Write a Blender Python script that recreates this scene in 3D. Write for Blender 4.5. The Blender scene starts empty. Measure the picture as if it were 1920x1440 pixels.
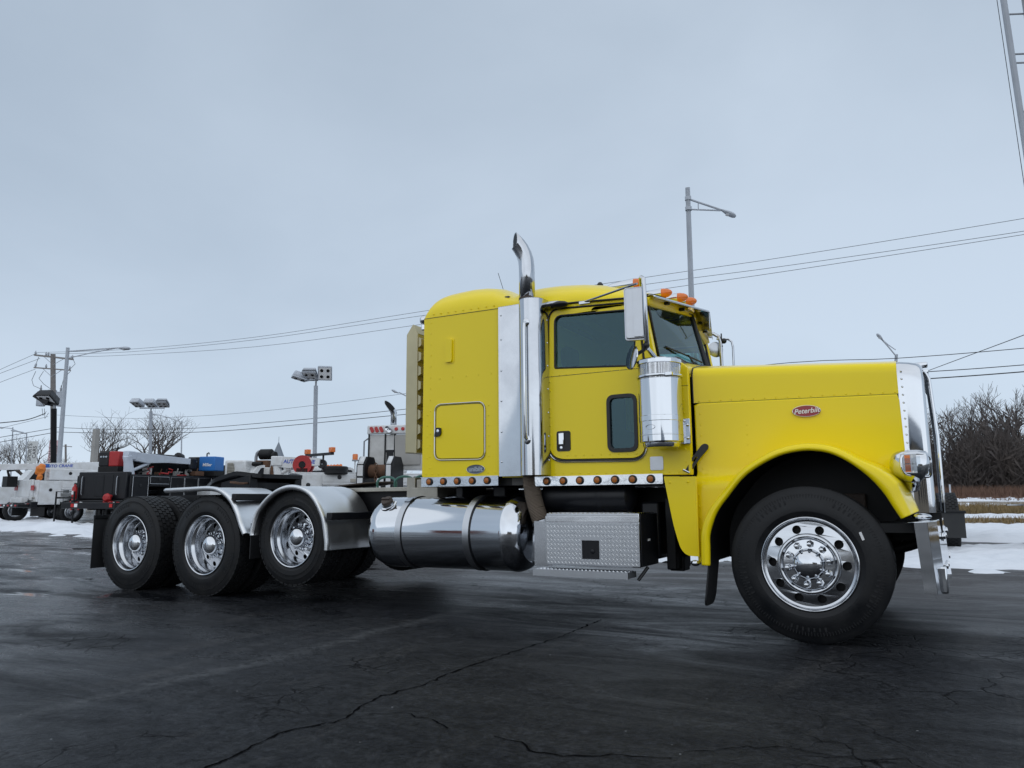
import bpy, bmesh, math, random
from mathutils import Vector, Matrix
from mathutils.geometry import tessellate_polygon
random.seed(7)
PI = math.pi
S = bpy.context.scene
COL = S.collection

# ------------------------------------------------------------------ camera
TH, PITCH = 0.5075, 0.1513
cam_d = bpy.data.cameras.new('camera'); cam = bpy.data.objects.new('camera', cam_d); COL.objects.link(cam)
cam_d.sensor_width = 36.0; cam_d.lens = 26.06; cam_d.clip_start = 0.05; cam_d.clip_end = 3000
CR = Vector((math.cos(TH), math.sin(TH), 0)); F0 = Vector((-math.sin(TH), math.cos(TH), 0))
CF = F0*math.cos(PITCH) + Vector((0, 0, math.sin(PITCH))); CU = -F0*math.sin(PITCH) + Vector((0, 0, math.cos(PITCH)))
cam.matrix_world = Matrix(((CR.x, CU.x, -CF.x, 0.7432), (CR.y, CU.y, -CF.y, -6.639), (CR.z, CU.z, -CF.z, 0.9765), (0, 0, 0, 1)))
S.camera = cam

# ------------------------------------------------------------------ light and exposure
SUN_EL, SUN_AZ = math.radians(54), math.radians(-70)      # direction the light comes from, measured from +x
S.cycles.use_adaptive_sampling = True; S.cycles.adaptive_threshold = 0.004
S.view_settings.view_transform = 'Standard'; S.view_settings.look = 'None'
S.view_settings.exposure = 0.0; S.view_settings.gamma = 1.0; S.view_settings.use_curve_mapping = False
W = bpy.data.worlds.new('World'); S.world = W; W.use_nodes = True
nt = W.node_tree; nt.nodes.clear()
def wn(t, **k):
    n = nt.nodes.new(t)
    for a, b in k.items(): setattr(n, a, b)
    return n
sky = wn('ShaderNodeTexSky', sky_type='NISHITA', sun_disc=False, sun_elevation=SUN_EL, sun_rotation=PI/2 - SUN_AZ)
tc = wn('ShaderNodeTexCoord'); mp = wn('ShaderNodeMapping'); mp.inputs['Scale'].default_value = (1, 1, 1.9)
n1 = wn('ShaderNodeTexNoise'); n1.inputs['Scale'].default_value = 1.5; n1.inputs['Detail'].default_value = 7; n1.inputs['Roughness'].default_value = 0.5
n1.inputs['Distortion'].default_value = 0.3
n2 = wn('ShaderNodeTexNoise'); n2.inputs['Scale'].default_value = 0.75; n2.inputs['Detail'].default_value = 2
ramp = wn('ShaderNodeValToRGB')
ramp.color_ramp.elements[0].position = 0.37; ramp.color_ramp.elements[0].color = (0.475, 0.575, 0.70, 1)
ramp.color_ramp.elements[1].position = 0.62; ramp.color_ramp.elements[1].color = (0.635, 0.745, 0.88, 1)
add = wn('ShaderNodeMixRGB', blend_type='MIX'); add.inputs[0].default_value = 0.5
sc = wn('ShaderNodeMixRGB', blend_type='MULTIPLY'); sc.inputs[0].default_value = 1.0; sc.inputs[2].default_value = (0.08, 0.08, 0.08, 1)
mixs = wn('ShaderNodeMixRGB', blend_type='MIX'); mixs.inputs[0].default_value = 0.90      # cloud cover over the clear sky
bg = wn('ShaderNodeBackground'); bg.inputs['Strength'].default_value = 1.0
out = wn('ShaderNodeOutputWorld')
L = nt.links.new
L(tc.outputs['Generated'], mp.inputs[0]); L(mp.outputs[0], n1.inputs['Vector']); L(mp.outputs[0], n2.inputs['Vector'])
L(n1.outputs['Fac'], add.inputs[1]); L(n2.outputs['Fac'], add.inputs[2]); L(add.outputs[0], ramp.inputs[0])
L(sky.outputs[0], sc.inputs[1]); L(sc.outputs[0], mixs.inputs[1]); L(ramp.outputs[0], mixs.inputs[2])
sep = wn('ShaderNodeSeparateXYZ'); gr = wn('ShaderNodeMapRange'); gr.inputs['From Min'].default_value = 0.0; gr.inputs['From Max'].default_value = 0.8; gr.inputs['To Min'].default_value = 1.07; gr.inputs['To Max'].default_value = 0.84   # overcast is palest near the horizon
gm_ = wn('ShaderNodeMixRGB', blend_type='MULTIPLY'); gm_.inputs[0].default_value = 1.0
L(tc.outputs['Generated'], sep.inputs[0]); L(sep.outputs['Z'], gr.inputs['Value']); L(mixs.outputs[0], gm_.inputs[1]); L(gr.outputs[0], gm_.inputs[2])
L(gm_.outputs[0], bg.inputs['Color']); L(bg.outputs[0], out.inputs['Surface'])
sun_d = bpy.data.lights.new('sun', 'SUN'); sun = bpy.data.objects.new('sun', sun_d); COL.objects.link(sun)
sun_d.energy = 1.25; sun_d.angle = math.radians(130); sun_d.color = (1.0, 0.97, 0.93)
sd = Vector((math.cos(SUN_EL)*math.cos(SUN_AZ), math.cos(SUN_EL)*math.sin(SUN_AZ), math.sin(SUN_EL)))
sun.rotation_euler = sd.to_track_quat('Z', 'Y').to_euler()

# ------------------------------------------------------------------ materials
def mat(name, base, rough=0.5, metal=0.0, var=0.0, vscale=8.0, dark=None, bump=0.0, bscale=40.0, coat=0.0, rvar=0.0, spec=0.5, stretch=(1, 1, 1), emit=None):
    m = bpy.data.materials.new(name); m.use_nodes = True
    t = m.node_tree; b = t.nodes['Principled BSDF']
    b.inputs['Base Color'].default_value = (*base, 1); b.inputs['Roughness'].default_value = rough; b.inputs['Metallic'].default_value = metal
    b.inputs['Coat Weight'].default_value = coat; b.inputs['Coat Roughness'].default_value = 0.08; b.inputs['Specular IOR Level'].default_value = spec
    if var or rvar or bump:
        c = t.nodes.new('ShaderNodeTexCoord'); mm = t.nodes.new('ShaderNodeMapping'); mm.inputs['Scale'].default_value = stretch
        t.links.new(c.outputs['Object'], mm.inputs[0])
    if var or rvar:
        n = t.nodes.new('ShaderNodeTexNoise'); n.inputs['Scale'].default_value = vscale; n.inputs['Detail'].default_value = 8; n.inputs['Roughness'].default_value = 0.62
        t.links.new(mm.outputs[0], n.inputs['Vector'])
    if var:
        x = t.nodes.new('ShaderNodeMixRGB'); r = t.nodes.new('ShaderNodeMapRange')
        r.inputs['From Min'].default_value = 0.35; r.inputs['From Max'].default_value = 0.68; r.inputs['To Max'].default_value = var
        x.inputs[1].default_value = (*base, 1); x.inputs[2].default_value = (*(dark or tuple(v*0.55 for v in base)), 1)
        t.links.new(n.outputs['Fac'], r.inputs['Value']); t.links.new(r.outputs[0], x.inputs[0]); t.links.new(x.outputs[0], b.inputs['Base Color'])
    if rvar:
        r2 = t.nodes.new('ShaderNodeMapRange'); r2.inputs['From Min'].default_value = 0.3; r2.inputs['From Max'].default_value = 0.7
        r2.inputs['To Min'].default_value = max(0.02, rough-rvar); r2.inputs['To Max'].default_value = rough+rvar
        t.links.new(n.outputs['Fac'], r2.inputs['Value']); t.links.new(r2.outputs[0], b.inputs['Roughness'])
    if bump:
        n3 = t.nodes.new('ShaderNodeTexNoise'); n3.inputs['Scale'].default_value = bscale; n3.inputs['Detail'].default_value = 5
        bp = t.nodes.new('ShaderNodeBump'); bp.inputs['Strength'].default_value = bump; bp.inputs['Distance'].default_value = 0.01 if bump < 0.45 else 0.06
        t.links.new(mm.outputs[0], n3.inputs['Vector']); t.links.new(n3.outputs['Fac'], bp.inputs['Height']); t.links.new(bp.outputs[0], b.inputs['Normal'])
    return m

def glass(name, tint, refl, rough=0.02, ior=1.5):
    m = bpy.data.materials.new(name); m.use_nodes = True; t = m.node_tree; t.nodes.clear()
    o = t.nodes.new('ShaderNodeOutputMaterial'); mx = t.nodes.new('ShaderNodeMixShader'); tr = t.nodes.new('ShaderNodeBsdfTransparent')
    gl = t.nodes.new('ShaderNodeBsdfGlossy'); fr = t.nodes.new('ShaderNodeFresnel'); fr.inputs['IOR'].default_value = ior
    tr.inputs['Color'].default_value = (*tint, 1); gl.inputs['Roughness'].default_value = rough; gl.inputs['Color'].default_value = (*refl, 1)
    t.links.new(fr.outputs[0], mx.inputs[0]); t.links.new(tr.outputs[0], mx.inputs[1]); t.links.new(gl.outputs[0], mx.inputs[2]); t.links.new(mx.outputs[0], o.inputs['Surface'])
    return m

M = {
 'yellow': mat('yellow_paint', (0.93, 0.72, 0.0), 0.34, var=0.15, vscale=2.0, dark=(0.87, 0.66, 0.0), bump=0.03, bscale=3, coat=0.4, spec=0.25),
 'chrome': mat('chrome', (0.64, 0.66, 0.69), 0.05, 1.0, rvar=0.03, vscale=5, bump=0.015, bscale=3),
 'wavy': mat('wavy_chrome', (0.60, 0.62, 0.65), 0.06, 1.0, bump=0.28, bscale=7),
 'stainless': mat('stainless_steel', (0.58, 0.60, 0.63), 0.10, 1.0, var=0.6, dark=(0.40, 0.41, 0.44), rvar=0.05, vscale=2.2, bump=0.03, bscale=2.2),
 'alu': mat('polished_aluminium', (0.84, 0.85, 0.86), 0.36, 1.0, var=0.25, vscale=3, dark=(0.72, 0.72, 0.71), rvar=0.05, bump=0.012, bscale=5),
 'tank': mat('tank_aluminium', (0.64, 0.66, 0.69), 0.10, 1.0, rvar=0.05, vscale=3, stretch=(1, 6, 6), bump=0.02, bscale=5),
 'rim': mat('rim_aluminium', (0.58, 0.60, 0.63), 0.17, 1.0, rvar=0.05, vscale=8, var=0.2, dark=(0.5, 0.5, 0.52)),
 'satin': mat('satin_aluminium', (0.50, 0.52, 0.55), 0.32, 1.0, var=0.3, vscale=14, dark=(0.42, 0.42, 0.43)),
 'dullalu': mat('dull_plate', (0.42, 0.40, 0.35), 0.5, 0.6, var=0.4, vscale=9),
 'rack': mat('rack_aluminium', (0.50, 0.45, 0.29), 0.38, 0.55, var=0.3, vscale=3),
 'rubber': mat('tyre_rubber', (0.0055, 0.0065, 0.0085), 0.50, var=0.8, vscale=6, dark=(0.016, 0.016, 0.017), bump=0.12, bscale=50, rvar=0.14, spec=0.32),
 'tread': mat('tread_rubber', (0.008, 0.009, 0.011), 0.58, var=0.7, vscale=9, dark=(0.022, 0.0215, 0.021), bump=0.15, bscale=70, rvar=0.12, spec=0.3),
 'black': mat('black_paint', (0.006, 0.007, 0.010), 0.38, var=0.4, vscale=6, dark=(0.012, 0.012, 0.013), rvar=0.1, spec=0.32),
 'chassis': mat('chassis_black', (0.004, 0.005, 0.0065), 0.52, var=0.6, vscale=9, dark=(0.010, 0.009, 0.009), spec=0.3),
 'plastic': mat('black_plastic', (0.008, 0.009, 0.011), 0.42, bump=0.1, bscale=90),
 'flap': mat('mud_flap_rubber', (0.012, 0.013, 0.015), 0.55, var=0.5, vscale=8, dark=(0.024, 0.024, 0.023)),
 'amber': mat('amber_lens', (0.75, 0.17, 0.01), 0.18, coat=0.5),
 'ambermarker': mat('amber_marker', (0.42, 0.13, 0.02), 0.3),
 'redlens': mat('red_lens', (0.45, 0.02, 0.02), 0.25),
 'whitelens': mat('white_lens', (0.75, 0.76, 0.78), 0.2),
 'red': mat('red_enamel', (0.28, 0.010, 0.018), 0.3, coat=0.4),
 'hose': mat('tan_hose', (0.20, 0.16, 0.125), 0.7, var=0.5, vscale=9),
 'grey': mat('grey_steel', (0.32, 0.34, 0.37), 0.5, var=0.3, vscale=5),
 'polegrey': mat('galvanised_steel', (0.50, 0.54, 0.60), 0.5, 0.0, var=0.3, vscale=3),
 'wood': mat('weathered_wood', (0.30, 0.28, 0.27), 0.85, var=0.7, vscale=4, stretch=(6, 6, 0.5)),
 'white': mat('white_paint', (0.72, 0.74, 0.76), 0.42, var=0.6, vscale=4, dark=(0.50, 0.49, 0.47)),
 'dirtywhite': mat('dirty_white_paint', (0.62, 0.62, 0.61), 0.5, var=0.6, vscale=4, dark=(0.36, 0.35, 0.33)),
 'craneg': mat('pale_grey_paint', (0.55, 0.60, 0.68), 0.4, var=0.25, vscale=4),
 'redp': mat('red_paint', (0.40, 0.018, 0.02), 0.45, var=0.3, vscale=5),
 'orange': mat('orange_plastic', (0.72, 0.20, 0.02), 0.5, var=0.4, vscale=12),
 'blue': mat('blue_paint', (0.02, 0.16, 0.48), 0.45),
 'rust': mat('rusty_steel', (0.09, 0.05, 0.032), 0.85, var=0.7, vscale=12, dark=(0.17, 0.08, 0.04)),
 'green': mat('green_hose', (0.06, 0.17, 0.14), 0.5),
 'bark': mat('bare_bark', (0.11, 0.095, 0.088), 0.9, var=0.5, vscale=6),
 'twig': mat('bare_twig', (0.11, 0.095, 0.09), 0.9),
 'thicket': mat('thicket_twig', (0.085, 0.075, 0.073), 0.9, var=0.5, vscale=0.6, dark=(0.10, 0.075, 0.06)),
 'brush': mat('dry_brush', (0.14, 0.075, 0.055), 0.9, var=0.6, vscale=1.2, dark=(0.20, 0.13, 0.085)),
 'drygrass': mat('dry_grass', (0.26, 0.18, 0.085), 0.9, var=0.6, vscale=0.9, dark=(0.15, 0.12, 0.05)),
 'snow': mat('old_snow', (0.78, 0.81, 0.86), 0.6, var=0.35, vscale=1.3, dark=(0.60, 0.62, 0.66), bump=0.5, bscale=6),
 'verge': mat('verge_soil', (0.13, 0.105, 0.07), 0.9, var=0.6, vscale=0.5, dark=(0.30, 0.29, 0.27), bump=0.4, bscale=5),
 'road': mat('old_road', (0.27, 0.24, 0.20), 0.8, var=0.4, vscale=0.4),
 'crack': mat('crack_dark', (0.002, 0.002, 0.0025), 0.95, spec=0.03),
 'signw': mat('sign_white', (0.62, 0.64, 0.64), 0.5), 'signp': mat('sign_pink', (0.70, 0.48, 0.50), 0.5),
 'ink': mat('sign_ink', (0.05, 0.05, 0.06), 0.6), 'inkblue': mat('ink_blue', (0.02, 0.07, 0.42), 0.5), 'inkwhite': mat('ink_white', (0.8, 0.8, 0.8), 0.5), 'inksilver': mat('ink_silver', (0.42, 0.47, 0.52), 0.35, 0.5),
 'badgegrey': mat('badge_grey', (0.10, 0.12, 0.15), 0.4, 0.3),
 'seat': mat('seat_cloth', (0.05, 0.05, 0.055), 0.85), 'cabin': mat('cab_lining', (0.09, 0.09, 0.09), 0.8),
 'brick': mat('red_brick_wall', (0.22, 0.06, 0.045), 0.8, var=0.4, vscale=3), 'beige': mat('beige_wall', (0.45, 0.36, 0.26), 0.8, var=0.3, vscale=2),
 'concrete': mat('pale_concrete', (0.40, 0.39, 0.37), 0.8, var=0.4, vscale=2),
 'steeple': mat('grey_slate', (0.20, 0.23, 0.27), 0.7),
 'wire': mat('wire_black', (0.02, 0.02, 0.022), 0.6), 'wirethin': mat('wire_aluminium', (0.10, 0.11, 0.12), 0.6),
 'win': glass('tinted_side_glass', (0.42, 0.60, 0.60), (0.62, 0.88, 1.0), ior=1.62), 'wind': glass('windshield_glass', (0.62, 0.82, 0.80), (0.75, 0.95, 1.0), ior=1.8), 'lens': glass('clear_lens', (0.85, 0.88, 0.9), (1, 1, 1)),
 'screen': None, 'cabpaint': mat('cab_white_paint', (0.60, 0.62, 0.64), 0.35),
 'dirtmetal': mat('road_dirt_metal', (0.055, 0.045, 0.04), 0.75, var=0.5, vscale=6, dark=(0.11, 0.075, 0.055)),
}
# perforated intake screen: fine holes too small to build one by one
def perforated():
    m = bpy.data.materials.new('perforated_screen'); m.use_nodes = True; t = m.node_tree; b = t.nodes['Principled BSDF']
    b.inputs['Metallic'].default_value = 1; b.inputs['Roughness'].default_value = 0.2; b.inputs['Base Color'].default_value = (0.7, 0.71, 0.73, 1)
    c = t.nodes.new('ShaderNodeTexCoord'); v = t.nodes.new('ShaderNodeTexVoronoi'); v.inputs['Scale'].default_value = 170; v.inputs['Randomness'].default_value = 0.1
    r = t.nodes.new('ShaderNodeMath'); r.operation = 'GREATER_THAN'; r.inputs[1].default_value = 0.47
    t.links.new(c.outputs['Object'], v.inputs['Vector']); t.links.new(v.outputs['Distance'], r.inputs[0]); t.links.new(r.outputs[0], b.inputs['Alpha'])
    return m
M['screen'] = perforated()

# ------------------------------------------------------------------ mesh helpers
class MB:
    def __init__(s): s.v = []; s.f = []
    def add(s, vs, fs):
        o = len(s.v); s.v += [Vector(p) for p in vs]; s.f += [tuple(i+o for i in q) for q in fs]; return s
    def box(s, x0, x1, y0, y1, z0, z1, m=None):
        p = [Vector((x, y, z)) for x in (x0, x1) for y in (y0, y1) for z in (z0, z1)]
        if m: p = [m @ q for q in p]
        return s.add(p, [(0, 1, 3, 2), (4, 6, 7, 5), (0, 4, 5, 1), (2, 3, 7, 6), (0, 2, 6, 4), (1, 5, 7, 3)])
    def tube(s, path, r, n=8, caps=True):
        path = [Vector(p) for p in path]; rr = r if isinstance(r, (list, tuple)) else [r]*len(path)
        o = len(s.v); a = None
        for i, p in enumerate(path):
            d = (path[min(i+1, len(path)-1)] - path[max(i-1, 0)]).normalized()
            if a is None: a = d.orthogonal().normalized()
            else:
                a = (a - d*a.dot(d)); a = a.normalized() if a.length > 1e-6 else d.orthogonal().normalized()
            b = d.cross(a)
            for k in range(n):
                t = 2*PI*k/n; s.v.append(p + (a*math.cos(t) + b*math.sin(t))*rr[i])
        for i in range(len(path)-1):
            for k in range(n):
                q = o+i*n; s.f.append((q+k, q+(k+1) % n, q+n+(k+1) % n, q+n+k))
        if caps:
            s.f.append(tuple(o+k for k in range(n))[::-1]); e = o+(len(path)-1)*n; s.f.append(tuple(e+k for k in range(n)))
        return s
    def lathe(s, prof, c, ax='y', n=32, closed=False, caps=False):          # prof: (radius, offset along the axis)
        c = Vector(c); o = len(s.v); m = len(prof)
        for k in range(n):
            t = 2*PI*k/n; ca, sa = math.cos(t), math.sin(t)
            for r, h in prof:
                q = {'y': (r*ca, h, r*sa), 'x': (h, r*ca, r*sa), 'z': (r*ca, r*sa, h)}[ax]; s.v.append(c+Vector(q))
        for k in range(n):
            a, b = o+k*m, o+((k+1) % n)*m
            for j in range(m if closed else m-1):
                j2 = (j+1) % m; s.f.append((a+j, a+j2, b+j2, b+j))
        if caps:
            s.f.append(tuple(o+k*m for k in range(n))); s.f.append(tuple(o+k*m+m-1 for k in range(n)))
        return s
    def plate(s, outer, holes, fn, th):                                     # outline with holes, front at w=0, back at w=th
        loops = [outer]+list(holes); flat = [p for l in loops for p in l]
        tris = tessellate_polygon([[Vector((p[0], p[1], 0)) for p in l] for l in loops])
        o = len(s.v); n = len(flat)
        for w in (0, th): s.v += [Vector(fn(p[0], p[1], w)) for p in flat]
        for t in tris: s.f.append((o+t[0], o+t[1], o+t[2])); s.f.append((o+n+t[2], o+n+t[1], o+n+t[0]))
        i = 0
        for l in loops:
            k = len(l)
            for j in range(k): a, b = i+j, i+(j+1) % k; s.f.append((o+a, o+b, o+n+b, o+n+a))
            i += k
        return s
    def grid(s, pts):                                                       # rows of points
        o = len(s.v); m = len(pts[0])
        for r in pts: s.v += [Vector(p) for p in r]
        for i in range(len(pts)-1):
            for j in range(m-1): q = o+i*m+j; s.f.append((q, q+1, q+m+1, q+m))
        return s
    def ball(s, c, r, n=10, k=6, sc=(1, 1, 1)):
        return s.grid([[(c[0]+r*sc[0]*math.sin(PI*i/k)*math.cos(2*PI*j/n), c[1]+r*sc[1]*math.sin(PI*i/k)*math.sin(2*PI*j/n), c[2]+r*sc[2]*math.cos(PI*i/k)) for j in range(n+1)] for i in range(k+1)])
    def xf(s, m): s.v = [m @ p for p in s.v]; return s
    def mesh(s, name, mt, smooth=35, weld=True):
        me = bpy.data.meshes.new(name); me.from_pydata([tuple(p) for p in s.v], [], s.f)
        if weld:
            bm = bmesh.new(); bm.from_mesh(me); bmesh.ops.remove_doubles(bm, verts=bm.verts, dist=1e-5); bmesh.ops.recalc_face_normals(bm, faces=bm.faces); bm.to_mesh(me); bm.free()
        if smooth: me.shade_smooth(); me.set_sharp_from_angle(angle=math.radians(smooth))
        me.materials.append(M[mt] if isinstance(mt, str) else mt); return me
    def build(s, name, mt, parent=None, smooth=35, bevel=0.0, solid=0.0, weld=True):
        o = bpy.data.objects.new(name, s.mesh(name, mt, smooth, weld)); COL.objects.link(o)
        if parent: o.parent = parent
        if solid:
            md = o.modifiers.new('thickness', 'SOLIDIFY'); md.thickness = solid; md.offset = 0
        if bevel:
            md = o.modifiers.new('edge', 'BEVEL'); md.width = bevel; md.segments = 2; md.limit_method = 'ANGLE'; md.angle_limit = math.radians(40); md.harden_normals = False
        return o
def tag(o, label=None, cat=None, group=None, kind=None):
    if label: o['label'] = label
    if cat: o['category'] = cat
    if group: o['group'] = group
    if kind: o['kind'] = kind
    return o
def empty(name, loc=(0, 0, 0), rz=0, parent=None):
    o = bpy.data.objects.new(name, None); COL.objects.link(o); o.location = loc; o.rotation_euler = (0, 0, rz); o.empty_display_size = 0.2
    if parent: o.parent = parent
    return o
def copy_tree(o, parent=None):
    c = o.copy(); COL.objects.link(c)
    if parent: c.parent = parent
    for ch in list(o.children): copy_tree(ch, c)
    return c
def circ(cx, cz, r, n=20, a0=0): return [(cx+r*math.cos(a0+2*PI*i/n), cz+r*math.sin(a0+2*PI*i/n)) for i in range(n)]
def ellipse(cx, cz, a, b, n=28): return [(cx+a*math.cos(2*PI*i/n), cz+b*math.sin(2*PI*i/n)) for i in range(n)]
def rpoly(pts, r, n=5):                                                     # polygon with rounded corners
    out = []; k = len(pts); rr = r if isinstance(r, (list, tuple)) else [r]*k
    for i, p in enumerate(pts):
        p = Vector(p); a = (Vector(pts[i-1])-p); b = (Vector(pts[(i+1) % k])-p); R = min(rr[i], a.length*0.48, b.length*0.48)
        if R < 1e-4: out.append(tuple(p)); continue
        a.normalize(); b.normalize(); p0, p2 = p+a*R, p+b*R
        for j in range(n+1):
            t = j/n; q = p0*(1-t)**2+p*2*t*(1-t)+p2*t*t; out.append(tuple(q))
    return out
def rrect(x0, x1, z0, z1, r, n=5): return rpoly([(x0, z0), (x1, z0), (x1, z1), (x0, z1)], r, n)
def lerp(a, b, t): return a+(b-a)*t
def interp(x, tab):
    if x <= tab[0][0]: return tab[0][1]
    for (a, u), (b, w) in zip(tab, tab[1:]):
        if x <= b: return u+(w-u)*(x-a)/(b-a)
    return tab[-1][1]
def sstep(a, b, x): t = max(0, min(1, (x-a)/(b-a))); return t*t*(3-2*t)
def text(name, s, size, mt, parent, m, shear=0.0, extrude=0.002, bold=0.0):
    c = bpy.data.curves.new(name, 'FONT'); c.body = s; c.size = size; c.align_x = 'CENTER'; c.align_y = 'CENTER'; c.shear = shear; c.extrude = extrude; c.offset = bold
    t = bpy.data.objects.new(name, c); COL.objects.link(t)
    me = bpy.data.meshes.new_from_object(t.evaluated_get(bpy.context.evaluated_depsgraph_get())); me.transform(m)
    bpy.data.objects.remove(t); me.materials.clear(); me.materials.append(M[mt])
    o = bpy.data.objects.new(name, me); COL.objects.link(o)
    if parent: o.parent = parent
    return o
def basis(o, x, y):                                                         # matrix whose x/y axes are given
    x = Vector(x).normalized(); y = Vector(y).normalized(); z = x.cross(y); o = Vector(o)
    return Matrix(((x.x, y.x, z.x, o.x), (x.y, y.y, z.y, o.y), (x.z, y.z, z.z, o.z), (0, 0, 0, 1)))

# ------------------------------------------------------------------ ground
def gz(x, y):
    t = 0.0097*max(-8.5, min(1.5, x))
    if x < -8.5: t *= 1-sstep(-8.5, -19, x)
    if x > 1.5: t *= 1-sstep(1.5, 8, x)
    t *= 1-sstep(2.5, 9, abs(y))
    return t + max(0, min(y, 130)-24)*0.0172
def ground_mesh():
    xs = [-700, -400, -250, -160, -110, -80, -60, -45, -34, -27, -22]+[-19+0.5*i for i in range(63)]+[13, 16, 20, 26, 34, 45, 60, 80, 110, 160, 250, 400, 700]
    ys = [-700, -400, -250, -160, -100, -60, -40, -28, -20, -15]+[-12+0.5*i for i in range(53)]+[15, 17, 20, 24, 30, 40, 50, 60, 75, 90, 110, 130, 180, 260, 400, 700]
    return MB().grid([[(x, y, gz(x, y)) for y in ys] for x in xs])
def asphalt():
    m = bpy.data.materials.new('worn_asphalt'); m.use_nodes = True; t = m.node_tree; b = t.nodes['Principled BSDF']; K = t.links.new
    def N(ty, **k):
        n = t.nodes.new(ty)
        for a, c in k.items():
            if a in n.inputs: n.inputs[a].default_value = c
            else: setattr(n, a, c)
        return n
    def rng(src, a, c, lo, hi):
        r = N('ShaderNodeMapRange'); r.inputs['From Min'].default_value = a; r.inputs['From Max'].default_value = c; r.inputs['To Min'].default_value = lo; r.inputs['To Max'].default_value = hi
        K(src, r.inputs['Value']); return r.outputs[0]
    c = N('ShaderNodeTexCoord')
    def noise(scale, det, stretch=(1, 1, 1), rough=0.6, dist=0.0):
        mm = N('ShaderNodeMapping'); mm.inputs['Scale'].default_value = stretch; K(c.outputs['Object'], mm.inputs[0])
        n = N('ShaderNodeTexNoise'); n.inputs['Scale'].default_value = scale; n.inputs['Detail'].default_value = det; n.inputs['Roughness'].default_value = rough; n.inputs['Distortion'].default_value = dist
        K(mm.outputs[0], n.inputs['Vector']); return n.outputs['Fac']
    big = noise(0.28, 5); med = noise(2.2, 8, rough=0.7); fine = noise(90, 4, rough=0.75); streak = noise(0.9, 9, (0.45, 1.5, 1), 0.72, 0.8)
    streak2 = noise(0.9, 10, (1.7, 0.42, 1), 0.74, 0.6); mid = noise(14, 8, rough=0.8)
    x1 = N('ShaderNodeMixRGB'); x1.inputs[1].default_value = (0.0058, 0.0068, 0.0092, 1); x1.inputs[2].default_value = (0.017, 0.018, 0.0205, 1); K(rng(med, 0.32, 0.7, 0, 1), x1.inputs[0])
    x2 = N('ShaderNodeMixRGB', blend_type='MULTIPLY'); K(x1.outputs[0], x2.inputs[1]); x2.inputs[0].default_value = 1
    gm = N('ShaderNodeMath', operation='MULTIPLY'); K(rng(fine, 0.25, 0.75, 0.55, 1.4), gm.inputs[0]); K(rng(mid, 0.32, 0.66, 0.45, 1.5), gm.inputs[1]); K(gm.outputs[0], x2.inputs[2])
    ag = N('ShaderNodeTexVoronoi'); ag.inputs['Scale'].default_value = 62; K(c.outputs['Object'], ag.inputs['Vector']); sg = N('ShaderNodeSeparateColor'); K(ag.outputs['Color'], sg.inputs[0])
    xa = N('ShaderNodeMixRGB', blend_type='MULTIPLY'); xa.inputs[0].default_value = 1; K(x2.outputs[0], xa.inputs[1]); K(rng(sg.outputs['Red'], 0.0, 1.0, 0.5, 1.5), xa.inputs[2])
    ag2 = N('ShaderNodeTexVoronoi'); ag2.inputs['Scale'].default_value = 21; K(c.outputs['Object'], ag2.inputs['Vector']); sg2 = N('ShaderNodeSeparateColor'); K(ag2.outputs['Color'], sg2.inputs[0])
    xb = N('ShaderNodeMixRGB', blend_type='MULTIPLY'); xb.inputs[0].default_value = 1; K(xa.outputs[0], xb.inputs[1]); K(rng(sg2.outputs['Red'], 0.85, 1.0, 1.0, 1.5), xb.inputs[2]); x2 = xb
    x3 = N('ShaderNodeMixRGB'); x3.inputs[2].default_value = (0.060, 0.058, 0.057, 1); K(x2.outputs[0], x3.inputs[1])
    lightm = N('ShaderNodeMath', operation='MULTIPLY'); K(rng(streak2, 0.54, 0.70, 0, 0.85), lightm.inputs[0]); K(rng(mid, 0.36, 0.62, 0.05, 1), lightm.inputs[1]); K(lightm.outputs[0], x3.inputs[0])
    sx = N('ShaderNodeSeparateXYZ'); K(c.outputs['Object'], sx.inputs[0])
    # worn pale construction joint across the lot
    ja = N('ShaderNodeMath', operation='ADD'); ja.inputs[1].default_value = 2.97; K(sx.outputs['X'], ja.inputs[0]); jn = N('ShaderNodeMath', operation='ADD'); K(ja.outputs[0], jn.inputs[0]); K(rng(noise(1.2, 4), 0.2, 0.8, -0.12, 0.12), jn.inputs[1])
    jb = N('ShaderNodeMath', operation='ABSOLUTE'); K(jn.outputs[0], jb.inputs[0]); jm = N('ShaderNodeMath', operation='MULTIPLY'); K(rng(jb.outputs[0], 0.0, 0.11, 0.8, 0), jm.inputs[0]); K(rng(mid, 0.38, 0.6, 0, 1), jm.inputs[1])
    xj = N('ShaderNodeMixRGB'); xj.inputs[2].default_value = (0.075, 0.078, 0.082, 1); K(x3.outputs[0], xj.inputs[1]); K(jm.outputs[0], xj.inputs[0]); x3 = xj
    # old lot surface further out is paler and browner
    far = N('ShaderNodeMixRGB'); far.inputs[2].default_value = (0.062, 0.056, 0.055, 1); K(x3.outputs[0], far.inputs[1])
    fm = N('ShaderNodeMath', operation='MULTIPLY'); K(rng(sx.outputs['Y'], -0.5, 3.0, 0, 0.75), fm.inputs[0]); K(rng(med, 0.3, 0.6, 0.5, 1), fm.inputs[1]); K(fm.outputs[0], far.inputs[0])
    # crack network
    wv = N('ShaderNodeTexNoise'); wv.inputs['Scale'].default_value = 1.6; wv.inputs['Detail'].default_value = 6; K(c.outputs['Object'], wv.inputs['Vector'])
    ad = N('ShaderNodeMixRGB', blend_type='ADD'); ad.inputs[0].default_value = 0.7; K(c.outputs['Object'], ad.inputs[1]); K(wv.outputs['Color'], ad.inputs[2])
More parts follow.
